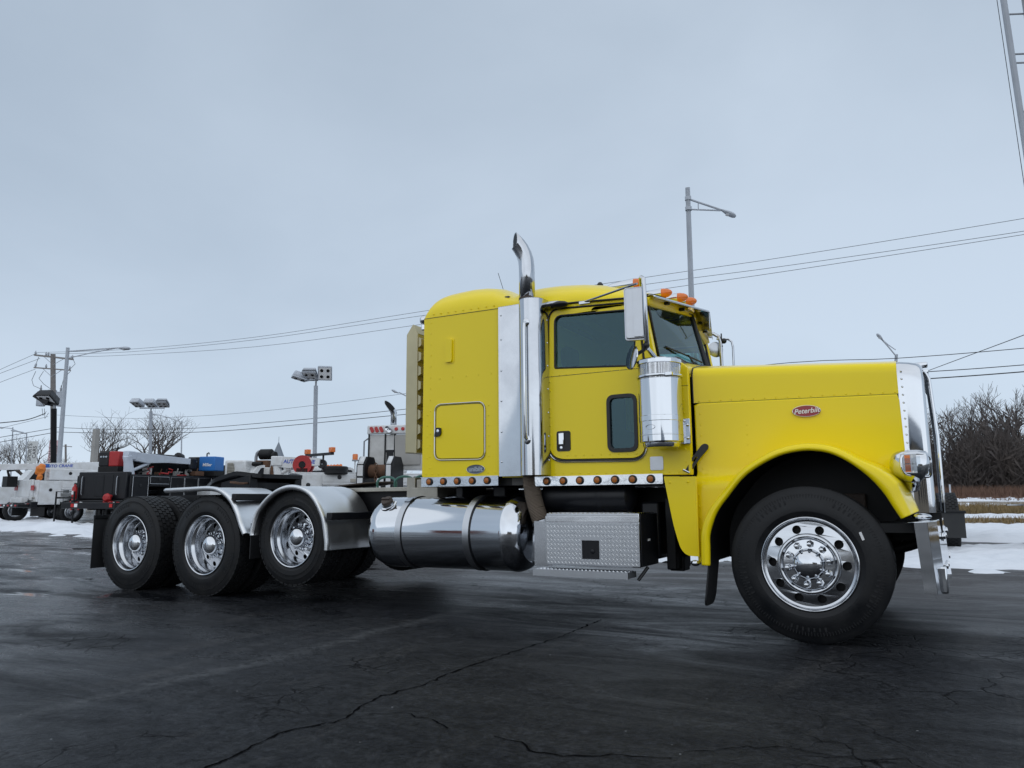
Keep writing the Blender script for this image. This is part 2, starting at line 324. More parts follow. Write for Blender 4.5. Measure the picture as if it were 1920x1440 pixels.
    vo = N('ShaderNodeTexVoronoi', feature='DISTANCE_TO_EDGE'); vo.inputs['Scale'].default_value = 1.7; K(ad.outputs[0], vo.inputs['Vector'])
    ck = rng(vo.outputs['Distance'], 0.0, 0.016, 1, 0)
    cm = N('ShaderNodeMath', operation='MULTIPLY'); K(ck, cm.inputs[0]); K(rng(noise(0.3, 3), 0.52, 0.62, 0, 0.9), cm.inputs[1])
    vo2 = N('ShaderNodeTexVoronoi', feature='DISTANCE_TO_EDGE'); vo2.inputs['Scale'].default_value = 4.6; K(ad.outputs[0], vo2.inputs['Vector'])
    c2 = N('ShaderNodeMath', operation='MULTIPLY'); K(rng(vo2.outputs['Distance'], 0.0, 0.05, 1, 0), c2.inputs[0]); K(rng(noise(0.55, 5), 0.535, 0.60, 0, 0.95), c2.inputs[1])
    cx = N('ShaderNodeMath', operation='MAXIMUM'); K(cm.outputs[0], cx.inputs[0]); K(c2.outputs[0], cx.inputs[1]); cm = cx
    x4 = N('ShaderNodeMixRGB'); x4.inputs[2].default_value = (0.003, 0.003, 0.0035, 1); K(far.outputs[0], x4.inputs[1]); K(cm.outputs[0], x4.inputs[0])
    # pale grit specks
    vs = N('ShaderNodeTexVoronoi'); vs.inputs['Scale'].default_value = 9; K(c.outputs['Object'], vs.inputs['Vector'])
    sp = rng(vs.outputs['Distance'], 0.03, 0.055, 1, 0); sm = N('ShaderNodeMath', operation='MULTIPLY'); K(sp, sm.inputs[0]); K(rng(noise(3, 2), 0.56, 0.6, 0, 1), sm.inputs[1])
    x5 = N('ShaderNodeMixRGB'); x5.inputs[2].default_value = (0.25, 0.26, 0.27, 1); K(x4.outputs[0], x5.inputs[1]); K(sm.outputs[0], x5.inputs[0])
    K(x5.outputs[0], b.inputs['Base Color'])
    # damp areas are smoother
    r1 = N('ShaderNodeMath', operation='ADD'); K(rng(streak, 0.36, 0.60, 0.27, 0.60), r1.inputs[0]); K(rng(mid, 0.3, 0.7, -0.08, 0.14), r1.inputs[1])
    wet = rng(sx.outputs['X'], -2.2, -6.0, 0, 1); wm = N('ShaderNodeMath', operation='MULTIPLY'); K(wet, wm.inputs[0]); K(rng(noise(0.8, 7, (0.5, 1.3, 1), 0.7, 0.5), 0.40, 0.58, 0, 0.36), wm.inputs[1])
    r2 = N('ShaderNodeMath', operation='SUBTRACT'); K(r1.outputs[0], r2.inputs[0]); K(wm.outputs[0], r2.inputs[1])
    pa = N('ShaderNodeMath', operation='MULTIPLY'); K(rng(noise(1.15, 5, (0.55, 1.5, 1), 0.6, 0.6), 0.555, 0.60, 0, 1), pa.inputs[0]); K(rng(sx.outputs['X'], -5.0, -6.6, 0, 1), pa.inputs[1])
    pm = N('ShaderNodeMath', operation='MULTIPLY'); K(pa.outputs[0], pm.inputs[0]); K(rng(sx.outputs['Y'], 4.5, 3.0, 0, 1), pm.inputs[1])          # shallow standing water in the low corner of the lot
    rp_ = N('ShaderNodeMixRGB'); K(pm.outputs[0], rp_.inputs[0]); K(r2.outputs[0], rp_.inputs[1]); rp_.inputs[2].default_value = (0.05, 0.05, 0.05, 1); K(rp_.outputs[0], b.inputs['Roughness'])
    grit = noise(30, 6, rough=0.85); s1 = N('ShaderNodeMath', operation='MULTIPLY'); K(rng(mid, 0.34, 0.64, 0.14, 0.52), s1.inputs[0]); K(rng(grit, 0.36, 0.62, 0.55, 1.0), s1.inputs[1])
    s2 = N('ShaderNodeMath', operation='ADD'); s3 = N('ShaderNodeMath', operation='MULTIPLY'); K(s1.outputs[0], s3.inputs[0]); K(rng(sx.outputs['Y'], -1.2, 1.6, 0.42, 1.1), s3.inputs[1]); K(s3.outputs[0], s2.inputs[0]); K(wm.outputs[0], s2.inputs[1]); ci = N('ShaderNodeMath', operation='SUBTRACT'); ci.inputs[0].default_value = 1.0; K(cm.outputs[0], ci.inputs[1]); s4 = N('ShaderNodeMath', operation='MULTIPLY'); K(s2.outputs[0], s4.inputs[0]); K(ci.outputs[0], s4.inputs[1]); sp2 = N('ShaderNodeMixRGB'); K(pm.outputs[0], sp2.inputs[0]); K(s4.outputs[0], sp2.inputs[1]); sp2.inputs[2].default_value = (0.5, 0.5, 0.5, 1); K(sp2.outputs[0], b.inputs['Specular IOR Level'])  # specular lowered on the near side to deepen the shade below the truck
    bp = N('ShaderNodeBump'); bp.inputs['Strength'].default_value = 0.8; bp.inputs['Distance'].default_value = 0.008
    h = N('ShaderNodeMath', operation='ADD'); K(noise(34, 6, rough=0.8), h.inputs[0]); h2 = N('ShaderNodeMath', operation='MULTIPLY'); h2.inputs[1].default_value = 0.8; K(mid, h2.inputs[0]); K(h2.outputs[0], h.inputs[1])
    h3 = N('ShaderNodeMath', operation='SUBTRACT'); K(h.outputs[0], h3.inputs[0]); K(cm.outputs[0], h3.inputs[1]); K(h3.outputs[0], bp.inputs['Height']); bs = rng(pm.outputs[0], 0, 1, 0.8, 0.03); K(bs, bp.inputs['Strength'])
    K(bp.outputs[0], b.inputs['Normal'])
    return m
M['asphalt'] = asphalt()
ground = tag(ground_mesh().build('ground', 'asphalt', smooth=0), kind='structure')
def blob(pts, seed, jag=0.12, n=90):                                        # uneven closed outline round a polygon
    rnd = random.Random(seed); c = rpoly(pts, 0.8, 6); out = []
    k = len(c); ph = [rnd.uniform(0, 6.28) for _ in range(6)]
    L_ = [0]
    for i in range(k): L_.append(L_[-1]+(Vector(c[(i+1) % k])-Vector(c[i])).length)
    ctr = sum((Vector(p) for p in c), Vector((0, 0)))/k
    for i in range(n):
        d = L_[-1]*i/n; j = max(q for q in range(k) if L_[q] <= d); t = (d-L_[j])/max(1e-6, L_[j+1]-L_[j])
        p = Vector(c[j]).lerp(Vector(c[(j+1) % k]), t)
        f = sum(math.sin((q*3+2)*2*PI*i/n+ph[q])/(q+1.5) for q in range(6))
        nrm = (p-ctr).normalized(); out.append(tuple(p+nrm*f*jag))
    return out
def ground_sheet(name, pts, mt, seed, jag, dz=0.004, n=90):
    o = blob(pts, seed, jag, n); tris = tessellate_polygon([[Vector((p[0], p[1], 0)) for p in o]])
    bm = bmesh.new(); vs = [bm.verts.new((p[0], p[1], 0)) for p in o]
    for t in tris: bm.faces.new([vs[i] for i in t])
    for v in bm.verts: v.co.z = gz(v.co.x, v.co.y)+dz
    bmesh.ops.recalc_face_normals(bm, faces=bm.faces); me = bpy.data.meshes.new(name); bm.to_mesh(me); bm.free(); me.materials.append(M[mt])
    for p in me.polygons:
        if p.normal.z < 0: p.flip()
    ob = bpy.data.objects.new(name, me); COL.objects.link(ob); return ob
def crack(pts, w, seed):
    rnd = random.Random(seed); path = []
    for (a, b), (c, d) in zip(pts, pts[1:]):
        n = max(2, int(math.hypot(c-a, d-b)/0.035))
        for i in range(n): t = i/n; path.append((lerp(a, c, t)+rnd.gauss(0, 0.007), lerp(b, d, t)+rnd.gauss(0, 0.007)))
    path.append(pts[-1]); rows = []
    for i, (x, y) in enumerate(path):
        q = path[min(i+1, len(path)-1)]; p = path[max(i-1, 0)]; dx, dy = q[0]-p[0], q[1]-p[1]; l = math.hypot(dx, dy) or 1
        ww = w*rnd.uniform(0.25, 1.3); rows.append([(x-dy/l*ww, y+dx/l*ww, gz(x, y)+0.003), (x+dy/l*ww, y-dx/l*ww, gz(x, y)+0.003)])
    o = MB().grid(rows).build('pavement_crack', 'crack', smooth=0); return tag(o, kind='structure')
crack([(-1.65, -4.9), (-1.65, -4.67), (-1.68, -4.49), (-1.74, -4.18), (-1.63, -3.94), (-1.74, -3.59), (-1.69, -3.26), (-1.72, -2.84), (-1.69, -2.34), (-1.64, -1.64), (-1.67, -0.8)], 0.0062, 1)
crack([(-1.60, -3.81), (-1.45, -3.71), (-1.28, -3.74), (-1.14, -3.82)], 0.0032, 2)
crack([(-0.91, -3.83), (-0.77, -3.84), (-0.69, -3.91), (-0.55, -3.90), (-0.39, -3.81), (-0.18, -3.74)], 0.0045, 3)
crack([(-0.16, -3.65), (0.04, -3.48), (0.19, -3.40), (0.35, -3.43), (0.62, -3.40)], 0.0035, 4)
def snow(pts, seed, h=0.10, res=0.28, jag=0.3, base=-0.12):                            # bumpy sheet that dips under the ground where it has melted
    from mathutils import noise as nz
    vv = [Vector(p) for p in blob(pts, seed, jag, 140)]
    x0, x1 = min(p.x for p in vv)-0.6, max(p.x for p in vv)+0.6; y0, y1 = min(p.y for p in vv)-0.6, max(p.y for p in vv)+0.6
    def inside(x, y):
        c = False; j = len(vv)-1
        for i in range(len(vv)):
            a, b = vv[i], vv[j]
            if (a.y > y) != (b.y > y) and x < (b.x-a.x)*(y-a.y)/(b.y-a.y)+a.x: c = not c
            j = i
        return c
    nx, ny = int((x1-x0)/res)+2, int((y1-y0)/res)+2; rows = []
    for i in range(nx):
        r = []
        for j in range(ny):
            x, y = x0+i*res, y0+j*res; ed = min((Vector((x, y))-p).length for p in vv); ed = ed if inside(x, y) else -ed
            k = max(-1.0, min(1.0, ed/0.75))
            q = nz.noise(Vector((x*0.55, y*1.0, seed)))*1.0+nz.noise(Vector((x*2.3, y*2.3, seed)))*0.65+nz.noise(Vector((x*6, y*6, seed)))*0.35
            z = h*(base+0.75*k+1.35*q)
            r.append((x, y, gz(x, y)+max(-0.05, z)))
        rows.append(r)
    mb = MB().grid(rows); low = [p.z-gz(p.x, p.y) < -0.045 for p in mb.v]; mb.f = [f for f in mb.f if not all(low[q] for q in f)]
    return tag(mb.build('snow_patch', 'snow', smooth=80, weld=False), kind='stuff')
snow([(-34, 10.2), (-27, 9.9), (-24.0, 9.2), (-17.5, 6.6), (-15.5, 5.3), (-18.3, 4.9), (-23.5, 4.8), (-33, 8.6)], 11, 0.13, 0.2)
snow([(-50, 19.5), (-46, 20), (-34.5, 13.4), (-33.4, 11.2), (-42, 14)], 12, 0.10, 0.28)
snow([(-26.5, 8.1), (-24.6, 8.2), (-23.2, 6.9), (-24.5, 7.0)], 13, 0.05, 0.2, 0.15)
snow([(-5.5, 5.6), (0.9, 5.30), (3.2, 5.45), (6.5, 5.3), (7.5, 10.8), (2.2, 10.9), (0.6, 10.3), (-5.5, 9.6)], 14, 0.085, 0.11, 0.2, 0.12)
snow([(-4, 12.9), (1.0, 12.4), (4.0, 12.7), (9, 13.2), (10, 21), (4, 23.5), (-4, 22.5)], 15, 0.10, 0.17, 0.35, 0.05)
snow([(-10, 30), (30, 31.5), (33, 34.5), (-10, 33.5)], 16, 0.10, 0.3, 0.8)
snow([(-10, 43), (30, 44), (33, 50.2), (-10, 50)], 17, 0.12, 0.32, 0.9)
snow([(-10, 60.5), (36, 61), (38, 66), (-10, 66)], 18, 0.2, 0.4, 0.7)
tag(MB().grid([[(x, y, gz(x, y)+0.006) for y in (24, 28, 33, 40, 47, 51)] for x in (-14, 0, 10, 20, 40)]).build('verge', 'verge', smooth=0), kind='structure')
tag(MB().grid([[(x, y, gz(x, y)+0.004) for y in (51.01, 55, 60)] for x in (-300, -100, -14, 0, 20, 60, 200)]).build('road', 'road', smooth=0), kind='structure')
tag(MB().grid([[(x, y, gz(x, y)+0.004) for y in (60.01, 75, 90, 110, 130, 200)] for x in (-40, -14, 0, 20, 60, 160)]).build('field', 'verge', smooth=0), kind='structure')
def blades(name, mt, x0, x1, y0, y1, n, h, w, seed, lean=0.4, clump=None):
    rnd = random.Random(seed); mb = MB()
    from mathutils import noise as nz
    while n > 0:
        x, y = rnd.uniform(x0, x1), rnd.uniform(y0, y1); n -= 1
        if clump and nz.noise(Vector((x*clump, y*clump, seed))) < -0.05: continue
        a = rnd.uniform(0, 6.28); hh = h*rnd.uniform(0.5, 1.15); z = gz(x, y); dx, dy = math.cos(a)*w, math.sin(a)*w
        lx, ly = rnd.gauss(0, lean)*hh, rnd.gauss(0, lean)*hh
        mb.add([(x-dx, y-dy, z), (x+dx, y+dy, z), (x+lx, y+ly, z+hh)], [(0, 1, 2)])
    return tag(mb.build(name, mt, smooth=0, weld=False), kind='stuff')
blades('dry_grass', 'drygrass', -6, 24, 25, 30, 9000, 0.24, 0.02, 21, clump=0.5)
blades('dry_grass', 'drygrass', -6, 26, 34, 43, 16000, 0.42, 0.03, 22)
blades('dry_brush', 'brush', -8, 30, 66, 77, 16000, 1.15, 0.035, 23, 0.3)
blades('dry_brush', 'brush', -8, 26, 61.5, 64, 2600, 0.5, 0.03, 24, 0.35, clump=0.35)

# ================================================================== the yellow tractor
T = empty('semi_truck', (0, 0, 0)); T.rotation_euler = (0, -0.0097, 0)
tag(T, 'bright yellow conventional semi truck tractor with chrome stack and polished wheels', 'truck')
def P(name, mb, mt, parent=T, **k): return mb.build(name, mt, parent, **k)

# ---- wheels: local axis y, outer side towards -y, origin at the wheel centre
def tyre_mb(R, w, rb, lugs=0, ribs=True):
    h = w/2
    prof = [(rb-0.012, -h*0.55), (rb, -h*0.80), (rb+0.012, -h*0.90), (rb+(R-rb)*0.18, -h*0.955), (rb+(R-rb)*0.20, -h*0.985), (rb+(R-rb)*0.45, -h*1.0), (rb+(R-rb)*0.47, -h*0.982),
            (rb+(R-rb)*0.70, -h*0.975), (rb+(R-rb)*0.72, -h*0.955), (R-0.028, -h*0.90), (R-0.010, -h*0.84)]
    d = 0.012 if ribs else 0.004
    tr = [(R-0.001, -h*0.80)]
    for c in (-0.52, -0.18, 0.18, 0.52): tr += [(R, h*c-0.008), (R-d, h*c-0.005), (R-d, h*c+0.005), (R, h*c+0.008)]
    tr += [(R-0.001, h*0.80)]
    prof = prof+tr+[(r, -o) for r, o in prof[::-1]]
    mb = MB().lathe(prof, (0, 0, 0), 'y', 72)
    for k in range(150):                                                   # fine ribs and scuff bars moulded into both sidewalls
        m = Matrix.Rotation(2*PI*k/150, 4, 'Y'); a = R-0.075-(0.008 if k % 5 == 0 else 0)
        for s_ in (-1, 1): mb.box(a, R-0.052, s_*h*0.955-0.004, s_*h*0.955+0.004, -0.0022, 0.0022, m)
        if k % 30 < 14 and k % 2 == 0: mb.box(rb+(R-rb)*0.50, rb+(R-rb)*0.62, -h*0.985-0.002, -h*0.97, -0.006, 0.006, m)
    if lugs:                                                               # raised tread blocks
        for k in range(lugs):
            for j, c in enumerate((-0.70, -0.34, 0.0, 0.34, 0.70)):
                a = 2*PI*(k+(0.5 if j % 2 else 0))/lugs; m = Matrix.Rotation(-a, 4, 'Y')
                bw = R*2*PI/lugs*0.39
                mb.box(R-0.004, R+0.008, h*c-h*0.145, h*c+h*0.145, -bw, bw, m)
    return mb
def lettering(mb_name, parent): pass
def nut_mesh():
    mb = MB().lathe([(0.021, 0.0), (0.021, -0.006), (0.0165, -0.010), (0.0165, -0.034), (0.0135, -0.041), (0.0115, -0.043), (0.011, -0.058), (0.0, -0.060)], (0, 0, 0), 'y', 6).xf(Matrix.Scale(1.25, 4))
    return mb.mesh('lug_nut', 'chrome', smooth=20)
NUT = nut_mesh()
def nuts(parent, n, r, y):
    for k in range(n):
        a = 2*PI*(k+0.5)/n; o = bpy.data.objects.new('lug_nut', NUT); COL.objects.link(o); o.parent = parent; o.location = (r*math.cos(a), y, r*math.sin(a)); o.rotation_euler = (0, -a, 0)
def steer_wheel():
    w = empty('wheel', parent=T)
    P('tyre', tyre_mb(0.525, 0.285, 0.312), 'rubber', w)
    h = -0.118
    rim = MB().lathe([(0.300, h+0.055), (0.306, h+0.012), (0.316, h-0.004), (0.3165, h-0.010), (0.311, h-0.0135), (0.302, h-0.008), (0.296, h+0.006), (0.283, h+0.012), (0.280, h+0.011)], (0, 0, 0), 'y', 72)
    rim.plate(circ(0, 0, 0.281, 72), [circ(0.238*math.cos(2*PI*k/10+0.1), 0.238*math.sin(2*PI*k/10+0.1), 0.0295, 18) for k in range(10)]+[circ(0, 0, 0.205, 48)], lambda x, z, q: (x, h+0.010-0.018*sstep(0.285, 0.205, math.hypot(x, z))+q, z), 0.016)
    rim.lathe([(0.207, h-0.008), (0.203, h-0.022), (0.196, h-0.030), (0.185, h-0.032), (0.176, h-0.028), (0.168, h-0.012), (0.165, h-0.008)], (0, 0, 0), 'y', 64)
    P('rim', rim, 'rim', w, smooth=40)
    P('brake_drum', MB().lathe([(0.0, -0.05), (0.29, -0.05), (0.29, 0.12), (0.0, 0.12)], (0, 0, 0), 'y', 32), 'chassis', w)
    P('hub_cap', MB().lathe([(0.166, h-0.008), (0.164, h-0.014), (0.150, h-0.016), (0.105, h-0.020), (0.101, h-0.026), (0.097, h-0.045), (0.085, h-0.060), (0.06, h-0.073), (0.03, h-0.080), (0.0, h-0.082)], (0, 0, 0), 'y', 56), 'chrome', w, smooth=30)
    nuts(w, 10, 0.136, h-0.012)
    return w

def drive_wheel(R=0.525, rr=0.314, lugs=52):
    k = rr/0.314; w = empty('wheel', parent=T)
    P('tyre', tyre_mb(R, 0.27, rr-0.004, lugs, ribs=False), 'tread', w, smooth=35)
    h = -0.118                                                             # lip plane
    rim = MB().lathe([(0.296*k, h+0.03), (0.304*k, h+0.010), (0.314*k, h-0.002), (0.315*k, h-0.008), (0.309*k, h-0.012), (0.300*k, h-0.008), (0.294*k, h+0.010), (0.288*k, h+0.030), (0.290*k, h+0.046),
        (0.286*k, h+0.058), (0.270*k, h+0.072), (0.262*k, h+0.10), (0.258*k, h+0.165), (0.252*k, h+0.182), (0.247*k, h+0.186)], (0, 0, 0), 'y', 72)
    rim.plate(circ(0, 0, 0.250*k, 60), [circ(0.215*k*math.cos(2*PI*j/10+0.2), 0.215*k*math.sin(2*PI*j/10+0.2), 0.027*k, 16) for j in range(10)]+[circ(0, 0, 0.145*k, 36)], lambda x, z, q: (x, h+0.186-0.018*sstep(0.25*k, 0.15*k, math.hypot(x, z))+q, z), 0.016)
    P('rim', rim, 'rim', w, smooth=40)
    P('brake_drum', MB().lathe([(0.0, 0.11), (0.27*k, 0.11), (0.27*k, 0.135), (0.0, 0.135)], (0, 0, 0), 'y', 24), 'chassis', w)
    P('hub_cap', MB().lathe([(0.146*k, h+0.172), (0.140*k, h+0.160), (0.118*k, h+0.158), (0.112*k, h+0.150), (0.108*k, h+0.075), (0.106*k, h+0.062), (0.098*k, h+0.044), (0.08*k, h+0.028), (0.05*k, h+0.014), (0.0, h+0.008)], (0, 0, 0), 'y', 48), 'chrome', w, smooth=32)
    nuts(w, 10, 0.128*k, h+0.165)
    return w
def inner_wheel(R=0.525, lugs=52):
    w = empty('inner_wheel', parent=T)
    P('tyre', tyre_mb(R, 0.27, 0.30, lugs, ribs=False), 'tread', w)
    P('rim', MB().lathe([(0.305, -0.115), (0.29, -0.10), (0.28, 0.0), (0.10, 0.02), (0.10, 0.04), (0.28, 0.05), (0.29, 0.10), (0.305, 0.115)], (0, 0, 0), 'y', 36), 'dirtmetal', w)
    return w
def place(o, x, y, z, flip=False, roll=0.0):
    o.location = (x, y, z); o.rotation_euler = (0, roll, PI if flip else 0)
sw = steer_wheel(); place(sw, 0, -1.0, 0.525, roll=0.13)
place(copy_tree(sw, T), 0, 1.0, 0.525, True)
P('tyre_tag', MB().box(-0.008, 0.008, -0.0015, 0.0015, -0.027, 0.027, Matrix.Rotation(-0.45, 4, 'Y')), 'inkwhite', sw).location = (0.315, -0.1435, 0.235)
dw = drive_wheel(); iw = inner_wheel()
for i, (x, z) in enumerate([(-7.337, 0.525), (-6.064, 0.525)]):
    a = dw if i == 0 else copy_tree(dw, T); place(a, x, -1.035, z, roll=0.3+i*1.1); place(copy_tree(dw, T), x, 1.035, z, True)
    b = iw if i == 0 else copy_tree(iw, T); place(b, x, -0.705, z, roll=0.2+i); place(copy_tree(iw, T), x, 0.705, z, True)
lw = drive_wheel(0.458, 0.293, 46); place(lw, -4.79, -1.035, 0.628, roll=0.5); place(copy_tree(lw, T), -4.79, 1.035, 0.628, True)
li = inner_wheel(0.458, 46); place(li, -4.79, -0.705, 0.628); place(copy_tree(li, T), -4.79, 0.705, 0.628, True)
for x, z in ((-7.337, .525), (-6.064, .525), (-4.79, .628), (0, .50)):
    P('axle', MB().tube([(x, -0.98, z), (x, 0.98, z)], 0.075, 12).ball((x, 0, z), 0.24 if x < -5 else 0.1, 14, 8), 'dirtmetal')

# ---- chassis
for s in (-1, 1):
    P('frame_rail', MB().box(-8.02, 0.55, s*0.43-0.01, s*0.43+0.01, 0.80, 1.07).box(-8.02, 0.55, s*0.43-(0.09 if s > 0 else 0), s*0.43+(0.09 if s < 0 else 0), 1.055, 1.07).box(-8.02, 0.55, s*0.43-(0.09 if s > 0 else 0), s*0.43+(0.09 if s < 0 else 0), 0.80, 0.815), 'chassis')
for x in (-7.95, -6.7, -5.4, -4.3, -3.2): P('cross_member', MB().box(x-0.06, x+0.06, -0.42, 0.42, 0.84, 1.03), 'chassis')
P('drive_shaft', MB().tube([(-6.0, 0, 0.62), (-3.2, 0, 0.70), (-1.2, 0, 0.78)], 0.07, 12), 'dirtmetal')
P('transmission', MB().lathe([(0.10, -1.75), (0.2, -1.6), (0.22, -1.0), (0.33, -0.7), (0.36, -0.55), (0.30, -0.5)], (0, 0, 0.82), 'x', 20, caps=True), 'dirtmetal', bevel=0.01)
P('engine', MB().box(-0.5, 0.55, -0.34, 0.34, 0.62, 1.55).box(-0.35, 0.4, -0.22, 0.22, 0.45, 0.62).lathe([(0.06, -0.4), (0.13, -0.38), (0.13, 0.25), (0.06, 0.27)], (0, -0.42, 1.0), 'x', 16, caps=True), 'chassis', bevel=0.03)
P('radiator', MB().box(0.60, 0.70, -0.50, 0.50, 0.85, 1.85), 'chassis')
P('steering_box', MB().box(-0.15, 0.35, -0.62, -0.46, 0.75, 1.0).tube([(-0.6, -0.50, 0.56), (0.1, -0.52, 0.52)], 0.03, 8), 'dirtmetal', bevel=0.02)
for s in (-1, 1):
    P('leaf_spring', MB().grid([[(x, s*0.44-0.045+q*0.09, 0.52+0.16*((x/0.75)**2)-0.02*k) for q in (0, 1)] for k in range(1) for x in [-0.75+0.15*i for i in range(11)]]), 'chassis', solid=0.07)
P('exhaust_pipe', MB().tube([(-0.7, -0.50, 0.60), (-1.0, -0.50, 0.58), (-1.25, -0.55, 0.60), (-2.0, -0.62, 0.66)], 0.07, 12), 'rust')
# exhaust pipe visible under the cowl skirt
P('frame_bracket', MB().box(-1.10, -1.02, -0.80, -0.40, 0.42, 0.98).box(-1.12, -1.0, -0.66, -0.50, 0.40, 0.52), 'chassis', bevel=0.01)
P('battery_box', MB().box(-1.30, -1.15, -0.80, -0.44, 0.50, 0.95), 'black', bevel=0.02)
P('tail_pipe_stub', MB().tube([(-1.18, -1.02, 0.455), (-1.24, -1.08, 0.36)], 0.014, 8), 'plastic')
P('air_tank', MB().lathe([(0.0, -2.18), (0.08, -2.17), (0.125, -2.13), (0.13, -2.08), (0.13, -1.43), (0.125, -1.39), (0.08, -1.35), (0.0, -1.34)], (0, -0.80, 0.995), 'x', 28).lathe([(0.132, -1.64), (0.134, -1.63), (0.134, -1.60), (0.132, -1.59)], (0, -0.80, 0.995), 'x', 28), 'black')
P('tank_hanger', MB().box(-3.55, -2.2, -0.50, -0.45, 0.60, 1.00).box(-3.05, -2.98, -0.86, -0.43, 0.98, 1.14).box(-2.75, -2.62, -0.70, -0.43, 1.0, 1.10), 'black', bevel=0.01)
P('sleeper_floor', MB().box(-3.28, -1.0, -0.95, 0.95, 1.10, 1.18), 'chassis')
P('sleeper_mount', MB().box(-3.62, -3.30, -0.80, 0.80, 1.00, 1.10), 'dullalu', bevel=0.006)
P('sleeper_mount', MB().box(-3.72, -3.62, -0.72, -0.60, 1.00, 1.20).box(-3.60, -3.52, -0.72, -0.66, 1.10, 1.18), 'dullalu', bevel=0.004)
P('frame_cover', MB().box(-5.0, -3.72, -0.50, 0.50, 1.072, 1.115), 'dullalu', bevel=0.006)
P('tread_plate', MB().plate(ellipse(-4.86, 0, 0.30, 0.42), [], lambda x, y, w: (x, y, 1.15+0.035*y+0.10*(x+4.86)+w), 0.015), 'dirtmetal', bevel=0.004)

# ---- fifth wheel
fw = P('fifth_wheel', MB().plate(rpoly([(-6.15, -0.36), (-6.15, 0.36), (-6.45, 0.46), (-6.85, 0.46), (-7.18, 0.30), (-7.15, 0.14), (-6.72, 0.06), (-6.72, -0.06), (-7.15, -0.14), (-7.18, -0.30), (-6.85, -0.46), (-6.45, -0.46)], 0.08, 4), [], lambda x, y, w: (x, y, 1.345-0.16*abs(x+6.45)**1.2*(1.6 if x < -6.45 else 1.0)-w), 0.05), 'black', bevel=0.012)
P('pedestal', MB().box(-6.75, -6.25, -0.42, -0.30, 1.07, 1.30).box(-6.75, -6.25, 0.30, 0.42, 1.07, 1.30).box(-6.60, -6.30, -0.3, 0.3, 1.12, 1.22), 'black', fw, bevel=0.01)
P('release_handle', MB().tube([(-6.30, -0.40, 1.20), (-6.20, -0.62, 1.19), (-6.13, -0.80, 1.20), (-6.08, -0.80, 1.20), (-6.15, -0.60, 1.19)], 0.012, 6), 'rust', fw)

# ---- rear fenders, brackets, flaps
def fender(pts, name, n=8):
    path = []
    c = [Vector(p) for p in pts]
    for i in range(len(c)-1):
        p0, p1, p2, p3 = c[max(i-1, 0)], c[i], c[i+1], c[min(i+2, len(c)-1)]
        for j in range(n):
            t = j/n; path.append(0.5*((2*p1)+(-p0+p2)*t+(2*p0-5*p1+4*p2-p3)*t*t+(-p0+3*p1-3*p2+p3)*t**3))
    path.append(c[-1]); rows = []
    for i, p in enumerate(path):
        d = (path[min(i+1, len(path)-1)]-path[max(i-1, 0)]).normalized(); nrm = Vector((-d.y, d.x))
        if nrm.y < -0.3 or False: nrm = -nrm
        rows.append([(p.x+nrm.x*o, y, p.y+nrm.y*o) for y, o in ((-1.195, -0.036), (-1.215, -0.030), (-1.226, -0.012), (-1.222, 0.004), (-1.205, 0.012), (-1.180, 0.008), (-1.150, -0.004), (-0.85, 0.0), (-0.53, 0.0))])
    return rows
for s in (-1, 1):
    flip = Matrix.Scale(-s, 4, (0, 1, 0))
    for pts in ([(-5.305, 0.64), (-5.30, 0.70), (-5.235, 0.885), (-5.025, 1.065), (-4.771, 1.13), (-4.519, 1.06), (-4.345, 0.85), (-4.285, 0.62), (-4.278, 0.515)],
                [(-6.70, 1.122), (-6.30, 1.130), (-5.98, 1.135), (-5.80, 1.105), (-5.64, 1.014), (-5.53, 0.88), (-5.455, 0.74), (-5.40, 0.655)]):
        P('rear_fender', MB().grid(fender(pts, 'f')).xf(flip), 'alu', solid=0.005, smooth=50)
    for x, z in ((-5.585, 1.03), (-4.262, 0.835)):
        P('fender_bracket', MB().box(x-0.035, x+0.035, -1.215, -0.40, z-0.035, z+0.035, flip), 'black', bevel=0.008)
    P('mud_flap', MB().box(-7.995, -7.985, -1.20, -0.60, 0.22, 0.80, flip), 'flap')
    P('flap_hanger', MB().box(-8.0, -7.97, -1.20, -0.42, 0.80, 0.84, flip), 'chassis')
    P('gap_flap', MB().box(-5.42, -5.41, -1.12, -0.62, 0.40, 0.76, flip), 'flap')
    P('mud_flap', MB().plate(rpoly([(-1.14, 0.20), (-0.86, 0.20), (-0.86, 0.52), (-1.14, 0.52)], [0.08, 0.08, 0.0, 0.0]), [], lambda y, z, w: (-0.72-w+0.05*math.sin((z-.2)*4), y, z), 0.012).xf(flip), 'flap')
for s in (-1, 1): P('tail_light', MB().box(-8.06, -8.02, s*0.35-0.05, s*0.35+0.05, 0.88, 0.98), 'redlens', bevel=0.006)

